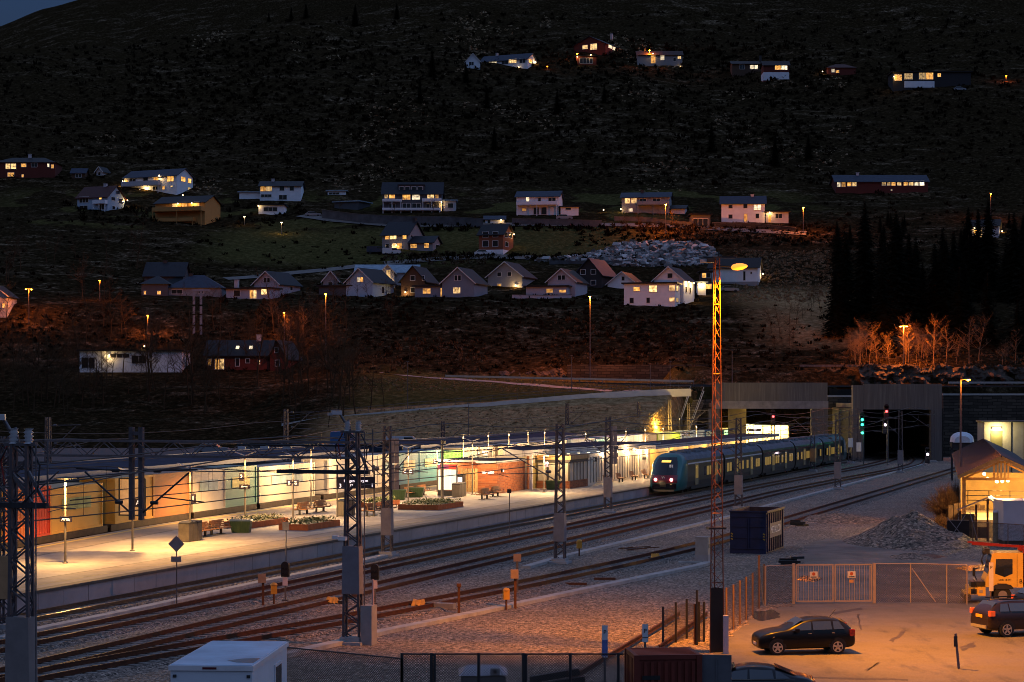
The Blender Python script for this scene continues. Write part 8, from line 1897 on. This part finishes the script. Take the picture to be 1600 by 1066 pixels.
def place_tree(i, m, loc, sc, rz, lab, grp):
    key = (i, m.name)
    if key not in PROTO:
        t = tree_proto(i, m, m.name); PROTO[key] = t; t.location = loc; t.rotation_euler[2] = rz; t.scale = (sc,) * 3; tag(t, lab, None, grp); return t
    return copy_thing(PROTO[key], loc, rz, lab, grp, sc)
def forest(n, box, labs, grp, m, sc=(.7, 1.3), seed=5, y0=289, kinds=5, lift=0):
    r = random.Random(seed); out = []
    for j in range(n):
        px, py = r.uniform(box[0], box[1]), r.uniform(box[2], box[3]); p = hit(px, py, y0); out.append((p, r.uniform(*sc), r.uniform(0, 6.28), r.randrange(kinds)))
    for p, s, a, k in out: place_tree(k, m, p, s, a, labs, grp)
forest(84, (-60, 550, 575, 650), 'dark bare tree in the wood between the long canopy and the river houses', 'bare trees by the river', M_bark, (.9, 1.5), 5)
forest(26, (-20, 560, 500, 560), 'dark bare tree on the slope behind the store building', 'bare trees behind the river houses', M_bark, (.7, 1.1), 6, 340)
forest(16, (-20, 300, 400, 470), 'dark bare tree on the slope between the two left rows of houses', 'bare trees on the left slope', M_bark, (.7, 1.2), 7, 340)
forest(18, (470, 620, 460, 520), 'dark bare tree below the lower row of houses', 'bare trees below the lower row', M_bark, (.4, .8), 8, 340)
forest(20, (1330, 1450, 556, 576), 'bare tree lit orange by the double headed street lamp', 'orange lit trees above the portal', M_bark_lit, (.55, .95), 9, 365)
forest(8, (1450, 1590, 560, 575), 'thin bare trunk fading into the dark right of the double headed lamp', 'thin trees right of the portal', M_bark_lit, (.6, .9), 10, 365)
forest(14, (1120, 1310, 470, 560), 'bare shrub like tree on the tawny bank beside the black spruces', 'bare trees on the tawny bank', M_bark, (.4, .8), 11, 365)
forest(10, (425, 475, 505, 545), 'bare tree glowing beside the small orange street lamp', 'trees around the small orange lamp', M_bark_lit, (.4, .7), 12, 345)
forest(12, (960, 1100, 345, 375), 'small bare tree in the orange glow under the upper street lamp', 'small trees under the upper street lamp', M_bark, (.3, .55), 13, 380)
forest(10, (480, 820, 320, 345), 'small bare garden tree near the upper houses', 'garden trees of the upper row', M_bark, (.4, .7), 14, 400)
for px, py, sc, lab in ((1293, 405, .8, 'bare tree at the edge of the tawny bank'), (1000, 348, .75, 'large bare tree in front of the house with two square windows'), (545, 300, .7, 'rounded bare tree right of the white house with one amber window')):
    place_tree(2, M_bark, hit(px, py + 10, 340), sc, R.uniform(0, 6), lab, None)
def spruce_mesh(seed, H=16):
    r = random.Random(seed); t = MB(); c = MB(); t.tube((0, 0, -1), (0, 0, H), .24, .03, 6)
    z = H * .06
    while z < H * .98:
        rr = (1 - z / H) ** .75 * H * .27 + .15; k = 11
        for i in range(k):
            a = 6.28 * i / k + r.uniform(-.3, .3); L = rr * r.uniform(.65, 1.15); d = Vector((math.cos(a), math.sin(a), -.32)); s = Vector((-math.sin(a), math.cos(a), 0)); b0 = Vector((0, 0, z + r.uniform(-.2, .2)))
            for q in range(4):
                f = .25 + .25 * q; w = (1.1 - f) * L * .42 + .05; p0 = b0 + d * L * (f - .28); p1 = b0 + d * L * f
                c.add([p0, p1 + s * w + Vector((0, 0, -.22 * w)), p1 + d * .25 * w, p1 - s * w + Vector((0, 0, -.22 * w))], [(0, 1, 2, 3)])
        z += .38 + .25 * (1 - z / H)
    return t, c
SPR = [spruce_mesh(40 + i, h) for i, h in enumerate((17, 14, 20))]
sp_proto = []
for a, b_ in SPR:
    t = thing('spruce_tree', '', 'tree'); a.build('trunk', M_bark, t); b_.build('crown', M_spr, t); sp_proto.append([t, False])
def spruce(px, py, sc, lab, grp, y0=370):
    i = R.randrange(3); p = hit(px, py, y0)
    if 'wood' in lab: sc = max(.25, min(sc, (py - R.uniform(312, 350)) * p.y / F / 18))
    t, u = sp_proto[i]
    if not u: sp_proto[i][1] = True; t.location = p; t.scale = (sc,) * 3; tag(t, lab, None, grp)
    else: copy_thing(t, p, R.uniform(0, 6), lab, grp, sc)
r_ = random.Random(3)
for j in range(46): spruce(r_.uniform(1300, 1640), r_.uniform(400, 550), r_.uniform(.5, 1.3), 'black spruce in the dark wood right of the tawny bank', 'black spruces')
for j in range(12): spruce(r_.uniform(1320, 1620), r_.uniform(345, 410), r_.uniform(.2, .4), 'black spruce on the slope above the dark wood', 'upper black spruces', 400)
for px, py, sc in ((455, 30, .42), (478, 28, .55), (555, 40, .45), (420, 34, .35), (620, 30, .35)): spruce(px, py, sc, 'lone spruce on the dark skyline ridge', 'skyline spruces', 700)
for j in range(10): spruce(r_.uniform(560, 1300), r_.uniform(120, 260), r_.uniform(.35, .6), 'small dark spruce scattered on the heath slope', 'heath spruces', 560)
for t, u in sp_proto:
    if not u: 
        for ch in list(t.children): bpy.data.objects.remove(ch)
        bpy.data.objects.remove(t)

# brown bush beside the timber shed, and low scrub
def bush(loc, rx, rz_, n, lab, m, name='bush'):
    r = random.Random(int(loc.x * 10)); mb = MB()
    for _ in range(n):
        a = r.uniform(0, 6.28); e = r.uniform(.1, 1.0); b0 = Vector((math.cos(a) * rx * .3 * r.random(), math.sin(a) * rx * .3 * r.random(), 0)); tip = Vector((math.cos(a) * rx * e, math.sin(a) * rx * e, rz_ * r.uniform(.4, 1) * (1.15 - .5 * e)))
        mid = b0.lerp(tip, .5) + Vector((0, 0, rz_ * .15)); mb.tube(b0, mid, .02, .014, 3, 0, False); mb.tube(mid, tip, .014, .005, 3, 0, False)
        for _k in range(5): 
            q = mid.lerp(tip, r.uniform(0, 1)); mb.tube(q, q + Vector((r.uniform(-.4, .4), r.uniform(-.4, .4), r.uniform(.05, .4))), .009, .004, 3, 0, False)
    t = thing(name, lab, 'bush', loc); mb.build('foliage', m, t); return t
bush(G(1478, 818), 2.1, 3.1, 420, 'large orange brown leafless bush left of the timber shed', M_shrub); bush(G(1492, 800), 1.6, 2.6, 260, 'smaller brown bush against the timber shed roof', M_shrub); bush(G(1470, 834), 1.2, 1.2, 160, 'low brown bush at the edge of the gravel heap', M_shrub)
def scrub(name, n, boxes, m, size, seed, y0, kind_lab, clump=0):
    r = random.Random(seed); mb = MB()
    for _ in range(n):
        bx = r.choice(boxes); p = hit(r.uniform(bx[0], bx[1]), r.uniform(bx[2], bx[3]), y0, 1150)
        if clump and mnoise.noise((p.x * .035, p.y * .02, 6.0)) + .5 * mnoise.noise((p.x * .11, p.y * .06, 2.0)) < clump: continue
        s = r.uniform(*size) * max(.8, p.y / 520)
        for k in range(r.randint(10, 18)):
            a = r.uniform(0, 6.28); d = Vector((math.cos(a) * r.uniform(.2, 1), math.sin(a) * r.uniform(.2, 1), r.uniform(.3, 1.1))) * s; w = Vector((-math.sin(a), math.cos(a), r.uniform(-.4, .4))) * s * r.uniform(.10, .28); b0 = p + Vector((r.uniform(-.5, .5) * s, r.uniform(-.5, .5) * s, -.1))
            mb.add([b0, b0 + d * .55 + w, b0 + d, b0 + d * .6 - w], [(0, 1, 2, 3)])
    o = mb.build(name, m); tag(o, kind_lab, None, None, 'stuff')
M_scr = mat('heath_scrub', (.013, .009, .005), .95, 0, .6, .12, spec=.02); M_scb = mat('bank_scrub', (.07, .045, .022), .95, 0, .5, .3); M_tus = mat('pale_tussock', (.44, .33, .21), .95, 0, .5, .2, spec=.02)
scrub('heath_undergrowth', 7000, [(-80, 1700, 70, 285), (-80, 1700, 20, 240), (200, 1300, 60, 290)], M_scr, (.3, 1.1), 21, 470, 'dark heath undergrowth over the upper slope')
scrub('slope_undergrowth', 3200, [(-80, 620, 340, 560), (-60, 1320, 478, 580), (-60, 1320, 490, 585), (900, 1330, 350, 385), (560, 1100, 470, 560), (1280, 1700, 300, 560)], M_scr, (.3, 1.1), 22, 372, 'dark undergrowth on the lower slopes between the houses')
scrub('garden_undergrowth', 700, [(340, 1100, 464, 478), (600, 1110, 352, 362), (100, 480, 318, 350), (640, 1000, 398, 408)], M_scr, (.5, 1.3), 27, 372, 'dark hedges and garden shrubs around the houses')
scrub('tawny_bank_grass', 1500, [(1145, 1300, 392, 472)], mat('bank_grass_dry', (.26, .165, .085)), (.2, .7), 29, 385, 'tawny dry grass on the bank beside the spruces')
for px_, py_, sc_ in ((512, 668, 1.2), (536, 655, 1.0), (556, 648, 1.15), (578, 640, .9), (600, 636, .8), (528, 640, 1.3), (470, 660, 1.2)): place_tree(int(px_) % 5, M_bark, hit(px_, py_, 289), sc_, px_, 'dark bare tree where the dry bank meets the wood', 'trees at the end of the bank')
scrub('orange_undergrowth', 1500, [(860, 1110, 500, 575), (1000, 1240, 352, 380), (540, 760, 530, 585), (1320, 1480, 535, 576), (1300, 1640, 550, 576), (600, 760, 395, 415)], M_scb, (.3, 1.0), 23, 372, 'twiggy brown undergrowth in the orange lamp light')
scrub('pale_tussock_grass', 9000, [(150, 720, 210, 300), (700, 1100, 20, 110), (560, 1000, 100, 290), (300, 700, 40, 120), (980, 1330, 120, 300), (1150, 1290, 400, 470)], M_tus, (.2, .55), 24, 440, 'pale dry tussock grass between dark heath', .30)
scrub('bank_grass', 3600, [(560, 1100, 636, 692), (560, 1100, 590, 612)], mat('bank_grass_dry', (.26, .165, .085), .95, 0, .5, .5), (.15, .38), 25, 286, 'dry grass on the railway bank')
